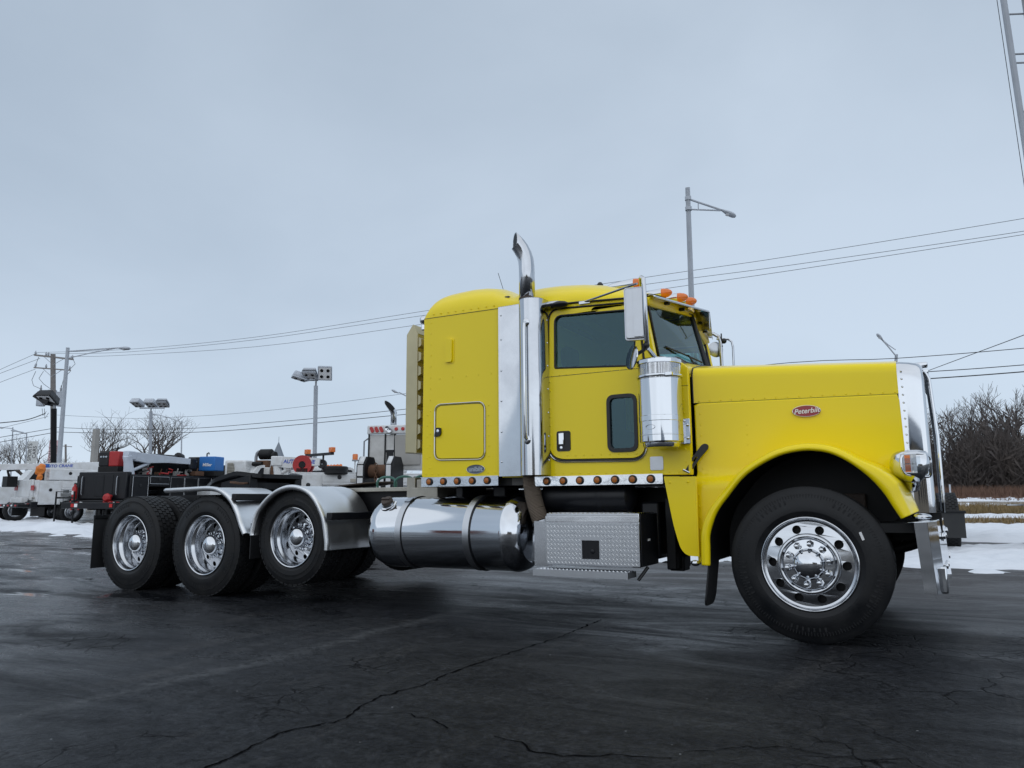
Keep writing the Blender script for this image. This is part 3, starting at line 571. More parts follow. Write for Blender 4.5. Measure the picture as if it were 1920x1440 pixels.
# ---- fuel tanks
def fuel_tank(s):
    m = Matrix.Scale(-s, 4, (0, 1, 0)); y, z, r = -0.895, 0.69, 0.322
    t = P('fuel_tank', MB().lathe([(0, -3.86), (0.15, -3.855), (0.25, -3.835), (0.295, -3.80), (0.315, -3.75), (r, -3.70), (r, -3.68), (r, -2.40), (r+0.0035, -2.395), (r+0.0035, -2.36), (0.318, -2.33), (0.30, -2.285), (0.27, -2.25), (0.24, -2.235), (0.235, -2.245), (0.15, -2.235), (0, -2.23)], (0, y, z), 'x', 72).xf(m), 'tank', smooth=40)
    for x in (-3.44, -2.72):
        P('strap', MB().lathe([(r, x-0.034), (r+0.006, x-0.032), (r+0.006, x+0.030), (r, x+0.032)], (0, y, z), 'x', 72).xf(m), 'satin', t, smooth=40)
        P('strap_seal', MB().lathe([(r, x+0.030), (r+0.008, x+0.031), (r+0.008, x+0.035), (r, x+0.036)], (0, y, z), 'x', 72).xf(m), 'plastic', t, smooth=40)
    a = math.radians(128); d = Vector((0, math.cos(a), math.sin(a))); c = Vector((-3.645, y, z))
    q = basis(c+d*(r-0.005), (1, 0, 0), d.cross(Vector((1, 0, 0)))); q = Matrix(((1, 0, 0, c.x), (0, d.z, d.y, c.y+d.y*(r-0.004)), (0, -d.y, d.z, c.z+d.z*(r-0.004)), (0, 0, 0, 1)))
    P('filler_neck', MB().lathe([(0.082, 0), (0.082, 0.006), (0.064, 0.010), (0.060, 0.028), (0.05, 0.03)], (0, 0, 0), 'z', 28).xf(m @ q), 'tank', t)
    P('fuel_cap', MB().lathe([(0.052, 0.026), (0.056, 0.03), (0.056, 0.055), (0.048, 0.062), (0, 0.062)], (0, 0, 0), 'z', 12).box(-0.045, 0.045, -0.010, 0.010, 0.060, 0.078).xf(m @ q), 'dirtmetal', t, smooth=20)
    P('strap_buckle', MB().box(-3.47, -3.41, -0.006, 0.006, -0.035, 0.035, m @ Matrix.Translation((0, y+math.cos(math.radians(118))*(r+0.01), z+math.sin(math.radians(118))*(r+0.01))) @ Matrix.Rotation(math.radians(28-90), 4, 'X')), 'satin', t)
for s in (-1, 1): fuel_tank(s)
P('mount_bracket', MB().box(-3.60, -2.30, -0.62, -0.44, 0.96, 1.03), 'black', bevel=0.02)

# ---- step tool box
tb = P('tool_box', MB().box(-1.952, -1.172, -1.21, -0.80, 0.465, 0.865), 'stainless', bevel=0.006)
P('end_panel', MB().box(-1.166, -1.160, -1.205, -0.82, 0.47, 0.86), 'black', tb)
P('lid_rail', MB().box(-1.955, -1.168, -1.222, -1.211, 0.800, 0.845), 'chrome', tb, bevel=0.002)
P('end_panel_tag', MB().box(-1.1595, -1.1575, -1.06, -1.01, 0.655, 0.670), 'whitelens', tb)
door = P('tool_box_door', MB().plate(rrect(-1.948, -1.172, 0.474, 0.792, 0.006, 2), [rrect(-1.64, -1.495, 0.515, 0.66, 0.004, 2)], lambda x, z, w: (x, -1.222+w, z), 0.010), 'satin', tb)
lz = MB(); rnd = random.Random(5)
nx, nzz = 50, 9
for i in range(nx):
    for j in range(nzz):
        x = -1.942+(i+0.5)*0.765/nx; z = 0.470+(j+0.5)*0.310/nzz
        if -1.655 < x < -1.48 and 0.50 < z < 0.675: continue
        z += (0.0175 if i % 2 else 0); a = PI/4 if i % 2 else -PI/4; ca, sa = math.cos(a), math.sin(a); l, b = 0.0135, 0.0040
        q = [(l, 0), (0, b), (-l, 0), (0, -b)]; pts = [(x+u*ca-v*sa, -1.2222, z+u*sa+v*ca) for u, v in q]+[(x, -1.2275, z)]
        lz.add(pts, [(0, 1, 4), (1, 2, 4), (2, 3, 4), (3, 0, 4)])
tag(P('diamond_pattern', lz, 'alu', tb, smooth=0, weld=False), kind='stuff')
P('latch_recess', MB().box(-1.638, -1.497, -1.214, -1.211, 0.517, 0.658).lathe([(0.014, 0), (0.018, -0.004), (0.010, -0.007), (0, -0.007)], (-1.555, -1.214, 0.575), 'y', 14), 'black', tb)
st = P('step', MB().box(-2.03, -1.24, -1.30, -1.12, 0.425, 0.432).box(-2.03, -1.24, -1.305, -1.299, 0.385, 0.436).box(-2.03, -2.024, -1.30, -1.12, 0.388, 0.426).box(-1.246, -1.24, -1.30, -1.12, 0.388, 0.426), 'satin', tb)
ts = MB()
for i in range(48):
    for j in range(5):
        x = -2.02+(i+0.5)*0.77/48; y = -1.295+(j+0.5)*0.16/5; a = PI/4 if (i+j) % 2 else -PI/4; ca, sa = math.cos(a), math.sin(a)
        ts.add([(x+u*ca-v*sa, y+u*sa+v*ca, 0.4325+h) for u, v, h in ((.012, 0, 0), (0, .004, 0), (-.012, 0, 0), (0, -.004, 0), (0, 0, .005))], [(0, 1, 4), (1, 2, 4), (2, 3, 4), (3, 0, 4)])
tag(P('step_pattern', ts, 'chrome', tb, smooth=0, weld=False), kind='stuff')
P('side_shield', MB().box(-2.12, -2.115, -1.10, -0.70, 0.44, 0.80).box(-2.115, -1.952, -1.105, -1.10, 0.44, 0.80), 'stainless', tb)
tp = MB()
for i in range(40):
    for j in range(16):
        x = -1.95+(i+0.5)*0.775/40; y = -1.205+(j+0.5)*0.39/16; a = PI/4 if (i+j) % 2 else -PI/4; ca, sa = math.cos(a), math.sin(a)
        tp.add([(x+u*ca-v*sa, y+u*sa+v*ca, 0.866+h) for u, v, h in ((.011, 0, 0), (0, .003, 0), (-.011, 0, 0), (0, -.003, 0), (0, 0, .004))], [(0, 1, 4), (1, 2, 4), (2, 3, 4), (3, 0, 4)])
tag(P('lid_pattern', tp, 'chrome', tb, smooth=0, weld=False), kind='stuff')

# ---- sleeper
def dome(x0, x1, w, z0, H, pu, pv, nu=28, nv=36, fx=None):
    rows = []
    for i in range(nu+1):
        u = -math.cos(PI*i/nu); r = []
        for j in range(nv+1):
            v = -math.cos(PI*j/nv); h = H*(max(0, 1-abs(u)**pu))**(1/2.3)*(max(0, 1-abs(v)**pv))**(1/2.2)
            x = lerp(x0, x1, (u+1)/2); r.append((x, w*v, z0(x)+h*(fx(x) if fx else 1)))
        rows.append(r)
    return rows
def sl_z(x): return 2.684-0.008*(x+3.31)
sb = MB().plate(rpoly([(-3.314, 1.188), (-2.30, 1.178), (-2.30, sl_z(-2.3)), (-3.305, sl_z(-3.31))], [0.02, 0, 0, 0.0]), [], lambda x, z, w: (x, -1.03+w, z), 2.06)
sleeper = P('sleeper', sb, 'yellow', bevel=0.022)
def slf(x): return interp(x, [(-3.32, 0.93), (-3.1, 0.99), (-2.9, 1.03), (-2.75, 1.0), (-2.6, 0.90), (-2.45, 0.62), (-2.3, 0.4)])
P('roof_cap', MB().grid(dome(-3.305, -2.05, 1.026, sl_z, 0.325, 13.0, 5.0, fx=slf)), 'yellow', sleeper, smooth=60)
P('roof_seam', MB().tube([(-3.308, -1.030, 2.683), (-2.48, -1.031, 2.677)], 0.0028, 6), 'plastic', sleeper)
def rivets(pts, r, parent, mt='yellow', ny=(0, -1, 0), name='rivets'):
    mb = MB(); d = Vector(ny).normalized(); a = d.orthogonal().normalized(); b = d.cross(a)
    for p in pts:
        p = Vector(p); n = 8
        mb.add([p+(a*math.cos(2*PI*k/n)+b*math.sin(2*PI*k/n))*r for k in range(n)]+[p+(a*math.cos(2*PI*k/n)+b*math.sin(2*PI*k/n))*r*0.6+d*r*0.45 for k in range(n)]+[p+d*r*0.6],
               [(k, (k+1) % n, n+(k+1) % n, n+k) for k in range(n)]+[(n+k, n+(k+1) % n, 2*n) for k in range(n)])
    return tag(mb.build(name, mt, parent, smooth=60), kind='stuff')
Y = -1.0305
pr = [(-3.225, Y, 1.27+0.105*i) for i in range(14)]+[(-3.27, Y, 1.22), (-3.20, Y, 1.215)]+[(-3.13+0.075*i, Y, 1.213) for i in range(9)]+[(x, Y, 2.09) for x in (-3.12, -2.98, -2.83, -2.70, -2.57)]+[(-3.20+0.083*i, Y, 2.715-0.0006*i) for i in range(9)]
pr += [(-2.595, Y, 1.36+0.09*i) for i in range(6)]+[(-3.255, Y, 1.36+0.1*i) for i in range(5)]
rivets(pr, 0.0075, sleeper)
for s in (1, -1):
    m = Matrix.Scale(s, 4, (0, 1, 0))
    cd = P('storage_door', MB().plate(rrect(-3.168, -2.635, 1.338, 1.845, 0.075, 8), [], lambda x, z, w: (x, -1.034+w, z+0.035*(-(x+2.9))*0.5), 0.004).xf(m), 'yellow')
    ring = [(x, -1.036, z+0.035*(-(x+2.9))*0.5) for x, z in rrect(-3.172, -2.631, 1.334, 1.849, 0.078, 8)]
    P('door_trim', MB().tube(ring+ring[:2], 0.0055, 8, caps=False).xf(m), 'stainless', cd)
    ring = [(x, -1.033, z+0.035*(-(x+2.9))*0.5) for x, z in rrect(-3.160, -2.643, 1.346, 1.837, 0.07, 8)]
    P('door_seal', MB().tube(ring+ring[:2], 0.004, 6, caps=False).xf(m), 'plastic', cd)
    P('latch', MB().plate(rpoly([(-3.165, 1.555), (-3.115, 1.555), (-3.095, 1.575), (-3.095, 1.625), (-3.105, 1.635), (-3.15, 1.635), (-3.155, 1.60)], 0.012, 3), [], lambda x, z, w: (x, -1.052+w, z), 0.018).xf(m), 'plastic', cd, bevel=0.003)
    P('latch_lock', MB().lathe([(0.014, 0.0), (0.014, -0.004), (0, -0.005)], (-3.125, -1.052, 1.605), 'y', 14).xf(m), 'chrome', cd)
    P('vent_cover', MB().plate(rrect(-3.062, -2.960, 2.222, 2.462, 0.025, 4), [], lambda x, z, w: (x, -1.034+w, z), 0.004).plate(rrect(-3.052, -2.978, 2.235, 2.452, 0.02, 4), [], lambda x, z, w: (x, -1.052+w, z), 0.019).xf(m), 'yellow', bevel=0.006)
bdg = P('sleeper_badge', MB().plate(ellipse(-2.729, 1.246, 0.092, 0.038), [], lambda x, z, w: (x, -1.036+w, z), 0.005), 'badgegrey')
P('badge_rim', MB().tube([(x, -1.036, z) for x, z in ellipse(-2.729, 1.246, 0.092, 0.038)+[(-2.637, 1.246)]], 0.003, 6, caps=False), 'stainless', bdg)
text('badge_lettering', 'unibilt', 0.058, 'inksilver', bdg, basis((-2.729, -1.0375, 1.246), (1, 0, 0), (0, 0, 1)), 0, 0.0008, 0.0012)
P('rear_work_lamp', MB().ball((-3.35, -0.97, 2.69), 0.045, 14, 8).lathe([(0.03, 0), (0.03, 0.06)], (-3.36, -0.95, 2.60), 'z', 10), 'chrome')
P('antenna', MB().tube([(-3.02, 0.0, 3.06), (-3.015, 0.0, 3.16), (-3.086, 0.0, 3.381)], 0.003, 5), 'plastic')
# chrome skirts with marker lights
for s in (1, -1):
    m = Matrix.Scale(s, 4, (0, 1, 0))
    P('skirt', MB().box(-3.318, -2.50, -1.034, -1.028, 1.100, 1.186).xf(m), 'wavy')
    P('skirt', MB().box(-2.16, -1.034, -1.026, -1.020, 1.088, 1.166).xf(m), 'wavy')
    for x, z, y in [(v, 1.145, -1.034) for v in (-3.224, -3.071, -2.922, -2.764, -2.610)]+[(v, 1.127, -1.026) for v in (-2.033, -1.880, -1.731, -1.576, -1.425, -1.277, -1.129)]:
        l = P('side_marker', MB().lathe([(0.034, 0.002), (0.034, -0.010), (0.029, -0.018), (0.024, -0.018)], (x, y, z), 'y', 22).xf(m), 'plastic')
        P('marker_lens', MB().lathe([(0.0255, -0.012), (0.022, -0.021), (0.012, -0.024), (0, -0.025)], (x, y, z), 'y', 18).xf(m), 'ambermarker', l)

# ---- exhaust shield, stack, intake hose
def guard(s):
    m = Matrix.Scale(s, 4, (0, 1, 0)); zz = (1.176, 2.680)
    prof = [(-2.475, -1.052), (-2.475, -1.060), (-2.30, -1.062), (-2.235, -1.070)]+[(-2.115-0.118*math.cos(a), -1.085-0.128*math.sin(a)) for a in [PI*(0.03+0.94*i/18) for i in range(19)]]+[(-1.995, -1.05), (-1.995, -1.022)]
    rows = [[(x, y, z) for z in (zz[0], 1.4, 1.7, 2.0, 2.3, zz[1])] for x, y in prof]
    g = P('exhaust_shield', MB().grid(rows).plate([(x, y) for x, y in prof]+[(-2.475, -1.03)], [], lambda x, y, w: (x, y, zz[1]-w), 0.004).xf(m), 'stainless', smooth=40)
    P('grab_handle', MB().tube([(-2.115, -1.208, 2.465), (-2.115, -1.245, 2.445), (-2.115, -1.250, 2.40), (-2.115, -1.250, 1.52), (-2.115, -1.245, 1.485), (-2.115, -1.208, 1.465)], 0.015, 12).ball((-2.115, -1.215, 2.465), 0.032, 12, 6, (1, .4, 1.2)).ball((-2.115, -1.215, 1.465), 0.032, 12, 6, (1, .4, 1.2)).xf(m), 'chrome', g)
    rivets([(-2.447, -1.062*s, z) for z in (1.30, 1.56, 1.83, 2.10, 2.38, 2.60)]+[(-1.998, -1.055*s, 1.3+0.2*i) for i in range(7)], 0.009, g, 'chrome', (0, -s, 0), 'shield_rivets')
guard(1); guard(-1)
sp = [(-2.160, -1.10, 2.66), (-2.160, -1.10, 2.95), (-2.162, -1.10, 3.00), (-2.166, -1.105, 3.05), (-2.178, -1.115, 3.10), (-2.197, -1.132, 3.15), (-2.220, -1.153, 3.19), (-2.238, -1.169, 3.212)]
def stack(name, path, r, parent, mt='stainless', cut=None):
    mb = MB().tube(path, r, 28, caps=False); n = 28
    last = len(path)-1
    # slash-cut mouth: slide the end ring along the pipe
    p, d = Vector(path[-1]), (Vector(path[-1])-Vector(path[-2])).normalized()
    for v in mb.v[-n:]:
        nn = Vector((-0.70, -0.71, 0.05)); v += d*(-(v-p).dot(nn)/d.dot(nn))
    o = mb.build(name, mt, parent, smooth=60, solid=0.006); ctr = sum(mb.v[-n:], Vector())/n
    MB().add([ctr+(v-ctr)*0.95-d*0.003 for v in mb.v[-n:]], [tuple(range(n))]).build('stack_mouth_shade', 'chassis', o, smooth=0); return o  # flat dark disc across the mouth stands in for the shaded bore
stk = stack('exhaust_stack', sp, 0.0665, T)

P('stack_clamp', MB().lathe([(0.068, 2.688), (0.073, 2.69), (0.073, 2.706), (0.068, 2.708)], (-2.160, -1.10, 0), 'z', 28).box(-2.155, -2.085, -1.182, -1.165, 2.69, 2.705), 'dirtmetal', stk)
hp = [(-2.205, -0.985, 1.20), (-2.200, -0.985, 1.10), (-2.183, -0.985, 1.00), (-2.155, -0.985, 0.90), (-2.118, -0.985, 0.80), (-2.105, -0.985, 0.775)]
fine_p, fine_r = [], []
for i in range(91):
    t = i/90*5; j = min(4, int(t)); q = Vector(hp[j]).lerp(Vector(hp[j+1]), t-j); fine_p.append(q); fine_r.append(0.070+(0.0035 if i % 2 else -0.003))
ho = P('flexible_hose', MB().tube(fine_p, fine_r, 22), 'hose', smooth=0)
P('hose_elbow', MB().tube([(-2.112, -0.985, 0.79), (-2.09, -0.97, 0.74), (-2.04, -0.94, 0.70), (-1.93, -0.88, 0.69)], [0.069, 0.066, 0.06, 0.055], 18), 'plastic', ho)
P('hose_clamp', MB().lathe([(0.075, -0.012), (0.080, -0.01), (0.080, 0.010), (0.075, 0.012)], (0, 0, 0), 'z', 24).xf(Matrix.Translation((-2.110, -0.985, 0.785)) @ Matrix.Rotation(math.radians(-20), 4, 'Y')), 'satin', ho)

# ---- cab
door_o = rpoly([(-2.018, 1.302), (-1.160, 1.286), (-1.152, 1.62), (-1.152, 2.06), (-1.195, 2.555), (-1.99, 2.598)], [0.16, 0.13, 0.3, 0.4, 0.03, 0.11], 8)
side_o = [(-2.47, 1.168), (-0.805, 1.152), (-0.802, 1.978), (-0.86, 2.035), (-1.06, 2.098), (-1.138, 2.575), (-1.32, 2.596), (-1.97, 2.632), (-2.47, 2.655)]
win_o = rpoly([(-1.942, 2.080), (-1.258, 2.036), (-1.215, 2.235), (-1.228, 2.500), (-1.936, 2.536)], [0.015, 0.05, 0.10, 0.05, 0.07], 6)
low_o = rrect(-1.474, -1.228, 1.352, 1.806, 0.06, 6)
rivet_cab = []
for s in (1, -1):
    m = Matrix.Scale(s, 4, (0, 1, 0))
    P('cab_side', MB().plate(side_o, [door_o], lambda x, z, w: (x, -1.020+w, z), 0.05).xf(m), 'yellow', bevel=0.006)
    ins = rpoly([(-2.012, 1.309), (-1.166, 1.293), (-1.158, 1.62), (-1.158, 2.06), (-1.201, 2.549), (-1.984, 2.591)], [0.155, 0.125, 0.3, 0.4, 0.025, 0.105], 8)
    d = P('door', MB().plate(ins, [win_o, low_o], lambda x, z, w: (x, -1.0235+w, z), 0.045).xf(m), 'yellow', bevel=0.004)
    ring = [(x, -1.020, z) for x, z in rpoly([(-2.024, 1.296), (-1.154, 1.280), (-1.146, 1.62), (-1.146, 2.06), (-1.190, 2.560), (-1.996, 2.604)], [0.165, 0.135, 0.3, 0.4, 0.03, 0.115], 8)]
    P('door_seal', MB().tube(ring+ring[:1], 0.008, 8, caps=False).xf(m), 'plastic', d)
    k = [p for p in ring if p[2] < 2.0 or p[0] < -1.9]
    low = [p for p in ring if p[2] < 1.55]
    P('drip_trim', MB().tube([(p[0], -1.026, p[2]-0.012) for p in low], 0.0065, 6).xf(m), 'stainless', d)
    P('side_window', MB().plate(rpoly([(-1.936, 2.086), (-1.262, 2.043), (-1.222, 2.235), (-1.235, 2.494), (-1.930, 2.529)], 0.03), [], lambda x, z, w: (x, -1.006+w, z), 0.005).xf(m), 'win', d, smooth=0)
    wr = [(x, -1.0195, z) for x, z in win_o]
    P('window_rubber', MB().tube(wr+wr[:1], 0.009, 8, caps=False).xf(m), 'plastic', d)
    P('peep_window', MB().plate(rrect(-1.466, -1.236, 1.360, 1.798, 0.05, 6), [], lambda x, z, w: (x, -1.012+w, z), 0.005).xf(m), 'win', d, smooth=0)
    P('peep_frame', MB().plate(rrect(-1.480, -1.222, 1.345, 1.812, 0.066, 6), [rrect(-1.452, -1.250, 1.375, 1.782, 0.045, 6)], lambda x, z, w: (x, -1.034+w, z), 0.024).xf(m), 'plastic', d, bevel=0.006)
    P('belt_seam', MB().box(-2.0, -1.16, -1.0247, -1.0235, 2.007, 2.0105).xf(m), 'plastic', d)
    h = P('door_handle', MB().plate(rrect(-1.934, -1.808, 1.372, 1.540, 0.022, 4), [rrect(-1.922, -1.820, 1.386, 1.526, 0.015, 4)], lambda x, z, w: (x, -1.030+w, z), 0.01).box(-1.925, -1.815, -1.0245, -1.0238, 1.38, 1.53).xf(m), 'plastic', d)
    P('handle_paddle', MB().box(-1.915, -1.865, -1.040, -1.024, 1.425, 1.525).xf(m), 'chrome', d, bevel=0.006)
    P('handle_lock', MB().lathe([(0.013, 0), (0.012, -0.006), (0, -0.007)], (-1.892, -1.027, 1.402), 'y', 12).xf(m), 'chrome', d)
    rv = [(-1.97+0.068*i, -1.0238, 2.018-0.0006*i) for i in range(13)]+[(-1.99, -1.0238, 1.44+0.075*i) for i in range(8)]+[(-1.84+0.075*i, -1.0238, 1.335-0.001*i) for i in range(9)]
    rivets([(x, y*s, z) for x, y, z in rv], 0.007, d, ny=(0, -s, 0), name='door_rivets')
    rc = [(-2.05, -1.0205, 1.25+0.1*i) for i in range(14)]+[(-2.03+0.075*i, -1.0205, 1.19-0.0008*i) for i in range(16)]+[(-0.845, -1.0205, 1.25+0.095*i) for i in range(8)]+[(-1.10+0.062*i, -1.0205, 1.36-i*0.002) for i in range(5)]+[(-1.92+0.1*i, -1.0205, 2.612-0.004*i) for i in range(8)]
    rivets([(x, y*s, z) for x, y, z in rc], 0.007, T, ny=(0, -s, 0), name='cab_rivets')
    P('cowl_seam', MB().box(-0.87, -0.803, -1.0213, -1.020, 1.838, 1.841).xf(m), 'plastic')
    P('step_patch', MB().plate(rrect(-1.132, -1.026, 1.193, 1.300, 0.014, 3), [], lambda x, z, w: (x, -1.0245+w, z), 0.004).xf(m), 'satin', bevel=0.0015)
    P('cowl_fairing', MB().plate(rpoly([(-1.018, 1.143), (-0.765, 1.138), (-0.770, 0.548), (-0.862, 0.552), (-0.908, 0.600), (-0.953, 0.760)], [0.01, 0.005, 0.005, 0.07, 0.05, 0.2], 5), [], lambda x, z, w: (x, -1.055+w, z), 0.02).xf(m), 'yellow', bevel=0.006)
    rivets([(-0.97, -1.0555*s, 1.095), (-0.83, -1.0555*s, 1.098)], 0.010, T, ny=(0, -s, 0), name='fairing_rivets')
    P('fairing_foot', MB().ball((-0.80, -1.06, 0.50), 0.05, 12, 6, (0.7, 0.5, 0.45)).xf(m), 'chrome')
def roof_side(x): return interp(x, [(-2.47, 2.655), (-1.97, 2.632), (-1.32, 2.596), (-1.138, 2.575), (-1.0, 2.57)])
def crown(x): return interp(x, [(-2.47, 2.84), (-2.36, 2.91), (-2.25, 2.948), (-2.1, 2.957), (-1.95, 2.952), (-1.73, 2.925), (-1.55, 2.885), (-1.4, 2.835), (-1.25, 2.775), (-1.12, 2.72), (-1.03, 2.685)])
rows = []
for i in range(31):
    r = []
    for j in range(41):
        v = -math.cos(PI*j/40); xf = -1.035-0.105*abs(v)**1.3; x = lerp(-2.47, xf, i/30)
        xe = min(x, -1.035); r.append((x, 1.018*v, roof_side(x)+(crown(x+0.06*abs(v))-roof_side(x))*(max(0, 1-abs(v)**3.0))**(1/2.1)))
    rows.append(r)
roof = P('cab_roof', MB().grid(rows), 'yellow', smooth=60)
P('roof_gutter', MB().tube([(-2.0, -1.026, 2.640), (-1.65, -1.026, 2.624), (-1.30, -1.026, 2.602), (-1.14, -1.022, 2.582)], 0.008, 6), 'plastic', roof)
def ws_bot(y): t = abs(y)/0.92; return Vector((lerp(-0.905, -1.072, t), y, lerp(2.140, 2.108, t)))
def ws_top(y): t = abs(y)/0.92; return Vector((lerp(-1.030, -1.150, t), y, lerp(2.650, 2.565, t)))
for s in (-1, 1):
    a0, a1, b0, b1 = ws_bot(s*0.015), ws_bot(s*0.905), ws_top(s*0.015), ws_top(s*0.895)
    g = P('windshield', MB().add([a0, a1, b1, b0], [(0, 1, 2, 3)]), 'wind', smooth=0)
    fr = [a0, a1, b1, b0]; P('windshield_rubber', MB().tube(fr+fr[:1], 0.016, 8, caps=False), 'plastic', g)
    # wiper
    q0, q1 = ws_bot(s*0.15), ws_bot(s*0.75)+Vector((-0.03, 0, 0.10)); nrm = Vector((0.05, 0, 0.012))
    P('wiper', MB().tube([ws_bot(s*0.42)+Vector((0.07, 0, -0.01)), ws_bot(s*0.45)+nrm+Vector((-0.01, 0, 0.05)), (q0+q1)/2+nrm*0.8], 0.009, 6).tube([q0+nrm*0.4+Vector((0, 0, 0.03)), (q0+q1)/2+nrm*0.6+Vector((0, 0, 0.01)), q1+nrm*0.4], 0.008, 6), 'plastic')
    # pillar
    A0, A1 = Vector((-1.06, s*1.02, 2.098)), Vector((-1.138, s*1.02, 2.575)); B0, B1 = ws_bot(s*0.92), ws_top(s*0.915); C0, C1 = Vector((-1.14, s*0.95, 2.098)), Vector((-1.21, s*0.95, 2.575))
    P('windshield_pillar', MB().add([A0, A1, B0, B1, C0, C1], [(0, 1, 3, 2), (0, 4, 5, 1), (2, 3, 5, 4), (0, 2, 4), (1, 5, 3)]), 'yellow', bevel=0.006)
hd = MB().grid([[ws_top(y)+Vector((0.004, 0, -0.02)) for y in [-0.92+0.046*i for i in range(41)]], [Vector((-1.03-0.107*abs(y/1.018)**1.3, y*1.08, interp(abs(y), [(0, 2.690), (0.5, 2.675), (0.8, 2.640), (0.92, 2.585)]))) for y in [-0.92+0.046*i for i in range(41)]]])
P('windshield_header', hd, 'yellow', solid=0.02)
P('center_post', MB().tube([ws_bot(0)+Vector((0.004, 0, 0)), ws_top(0)+Vector((0.004, 0, 0))], 0.020, 8), 'plastic')
def hood_z(y, t):                                                         # hood cross-section, t=0 at the cowl, 1 at the grille
    w = lerp(0.90, 0.618, t); sh, ce = lerp(1.985, 1.932, t), lerp(2.10, 2.02, t); a = min(1, abs(y)/w)
    return ce-(ce-sh)*a**2.2 if a < 0.93 else (ce-(ce-sh)*a**2.2)-0.06*((a-0.93)/0.07)**3
cw = []
for y in [-0.90+0.06*i for i in range(31)]:
    b = ws_bot(y*1.02); h = Vector((-0.802, y, hood_z(y, 0)-0.012)); cw.append([b+Vector((0.0, 0, -0.02)), b.lerp(h, 0.35)+Vector((0, 0, 0.004)), b.lerp(h, 0.7)+Vector((0, 0, 0.008)), h])
P('cowl', MB().grid(cw).grid([[(-1.06, s*1.018, 2.09), (-0.86, s*1.018, 2.03), (-0.805, s*1.018, 1.97)] for s in (-1,)]+[[(-1.072, -0.92, 2.10), (-0.93, -0.905, 2.06), (-0.802, -0.89, 2.0)]]).grid([[(-1.06, 1.018, 2.09), (-0.86, 1.018, 2.03), (-0.805, 1.018, 1.97)], [(-1.072, 0.92, 2.10), (-0.93, 0.905, 2.06), (-0.802, 0.89, 2.0)]]), 'yellow', smooth=40)
P('firewall', MB().box(-0.86, -0.82, -0.98, 0.98, 1.10, 1.95), 'chassis')
# inside of the cab
P('cab_floor', MB().box(-2.4, -0.86, -0.965, 0.965, 1.10, 1.20), 'cabin')
P('cab_back', MB().box(-2.46, -2.42, -0.965, 0.965, 1.2, 2.8), 'cabin')
P('dashboard', MB().box(-1.22, -0.90, -0.93, 0.93, 1.75, 2.09).box(-1.30, -1.18, 0.15, 0.85, 1.8, 2.02).box(-1.08, -0.98, -0.62, -0.20, 2.09, 2.16), 'cabin', bevel=0.03)
for s in (-1, 1):
    P('seat', MB().box(-1.98, -1.50, s*0.5-0.25, s*0.5+0.25, 1.35, 1.58).box(-2.10, -1.95, s*0.5-0.24, s*0.5+0.24, 1.5, 2.15).box(-2.09, -1.98, s*0.5-0.13, s*0.5+0.13, 2.16, 2.36), 'seat', bevel=0.05)
P('steering_wheel', MB().tube([Vector((-1.42+0.10*math.cos(t), 0.5+0.22*math.sin(t), 1.92+0.20*math.cos(t))) for t in [2*PI*i/24 for i in range(25)]], 0.016, 8, caps=False).tube([(-1.40, 0.5, 1.92), (-1.2, 0.5, 1.85)], 0.03, 8), 'plastic')

# ---- visor and roof lamps
vs = []
for y in [-0.95+0.05*i for i in range(39)]:
    t = abs(y)/0.95; re = Vector((-1.020-0.125*t, y, 2.695-0.055*t-0.03*t**4)); fe = Vector((-0.862-0.214*t, y, 2.668-0.052*t)); vs.append([re, re.lerp(fe, 0.5)+Vector((0, 0, 0.012)), fe, fe+Vector((0.004, 0, -0.018))])
vis = P('sun_visor', MB().grid(vs), 'chrome', solid=0.004, smooth=50)
P('visor_bracket', MB().box(-0.985, -0.865, -0.004, 0.004, 2.49, 2.668).box(-0.885, -0.862, -0.012, 0.012, 2.50, 2.655), 'stainless', vis)
for y in (-0.62, -0.30, 0.30, 0.62): P('visor_bracket', MB().box(-1.10-0.05*abs(y), -0.97-0.12*abs(y), y-0.02, y+0.02, 2.635-0.04*abs(y), 2.662-0.05*abs(y)), 'black', vis)
for x, y, z in ((-1.272, -0.75, 2.797), (-1.165, -0.32, 2.800), (-1.075, -0.13, 2.792), (-1.052, 0.08, 2.800), (-1.20, 0.62, 2.80)):
    b = P('roof_marker', MB().lathe([(0.020, -0.24), (0.034, -0.20), (0.043, -0.10), (0.047, -0.01), (0.046, 0.0), (0, 0.0)], (x-0.03, y, z), 'x', 22).box(x-0.16, x-0.06, y-0.025, y+0.025, z-0.09, z-0.02), 'chrome', smooth=50)
    P('marker_lens', MB().lathe([(0.045, 0.0), (0.044, 0.02), (0.036, 0.055), (0.022, 0.08), (0.008, 0.09), (0, 0.091)], (x-0.03, y, z), 'x', 20), 'amber', b, smooth=60)
P('door_lamp', MB().ball((-1.93, -1.07, 2.625), 0.10, 16, 8, (1.15, 0.5, 0.30)), 'stainless'); P('door_lamp_glass', MB().ball((-1.87, -1.075, 2.615), 0.09, 16, 8, (1.0, 0.55, 0.34)), 'plastic')
P('air_horn_cap', MB().lathe([(0.03, 0), (0.03, 0.04), (0.015, 0.06), (0, 0.062)], (-1.78, -0.35, 2.925), 'z', 12), 'plastic')

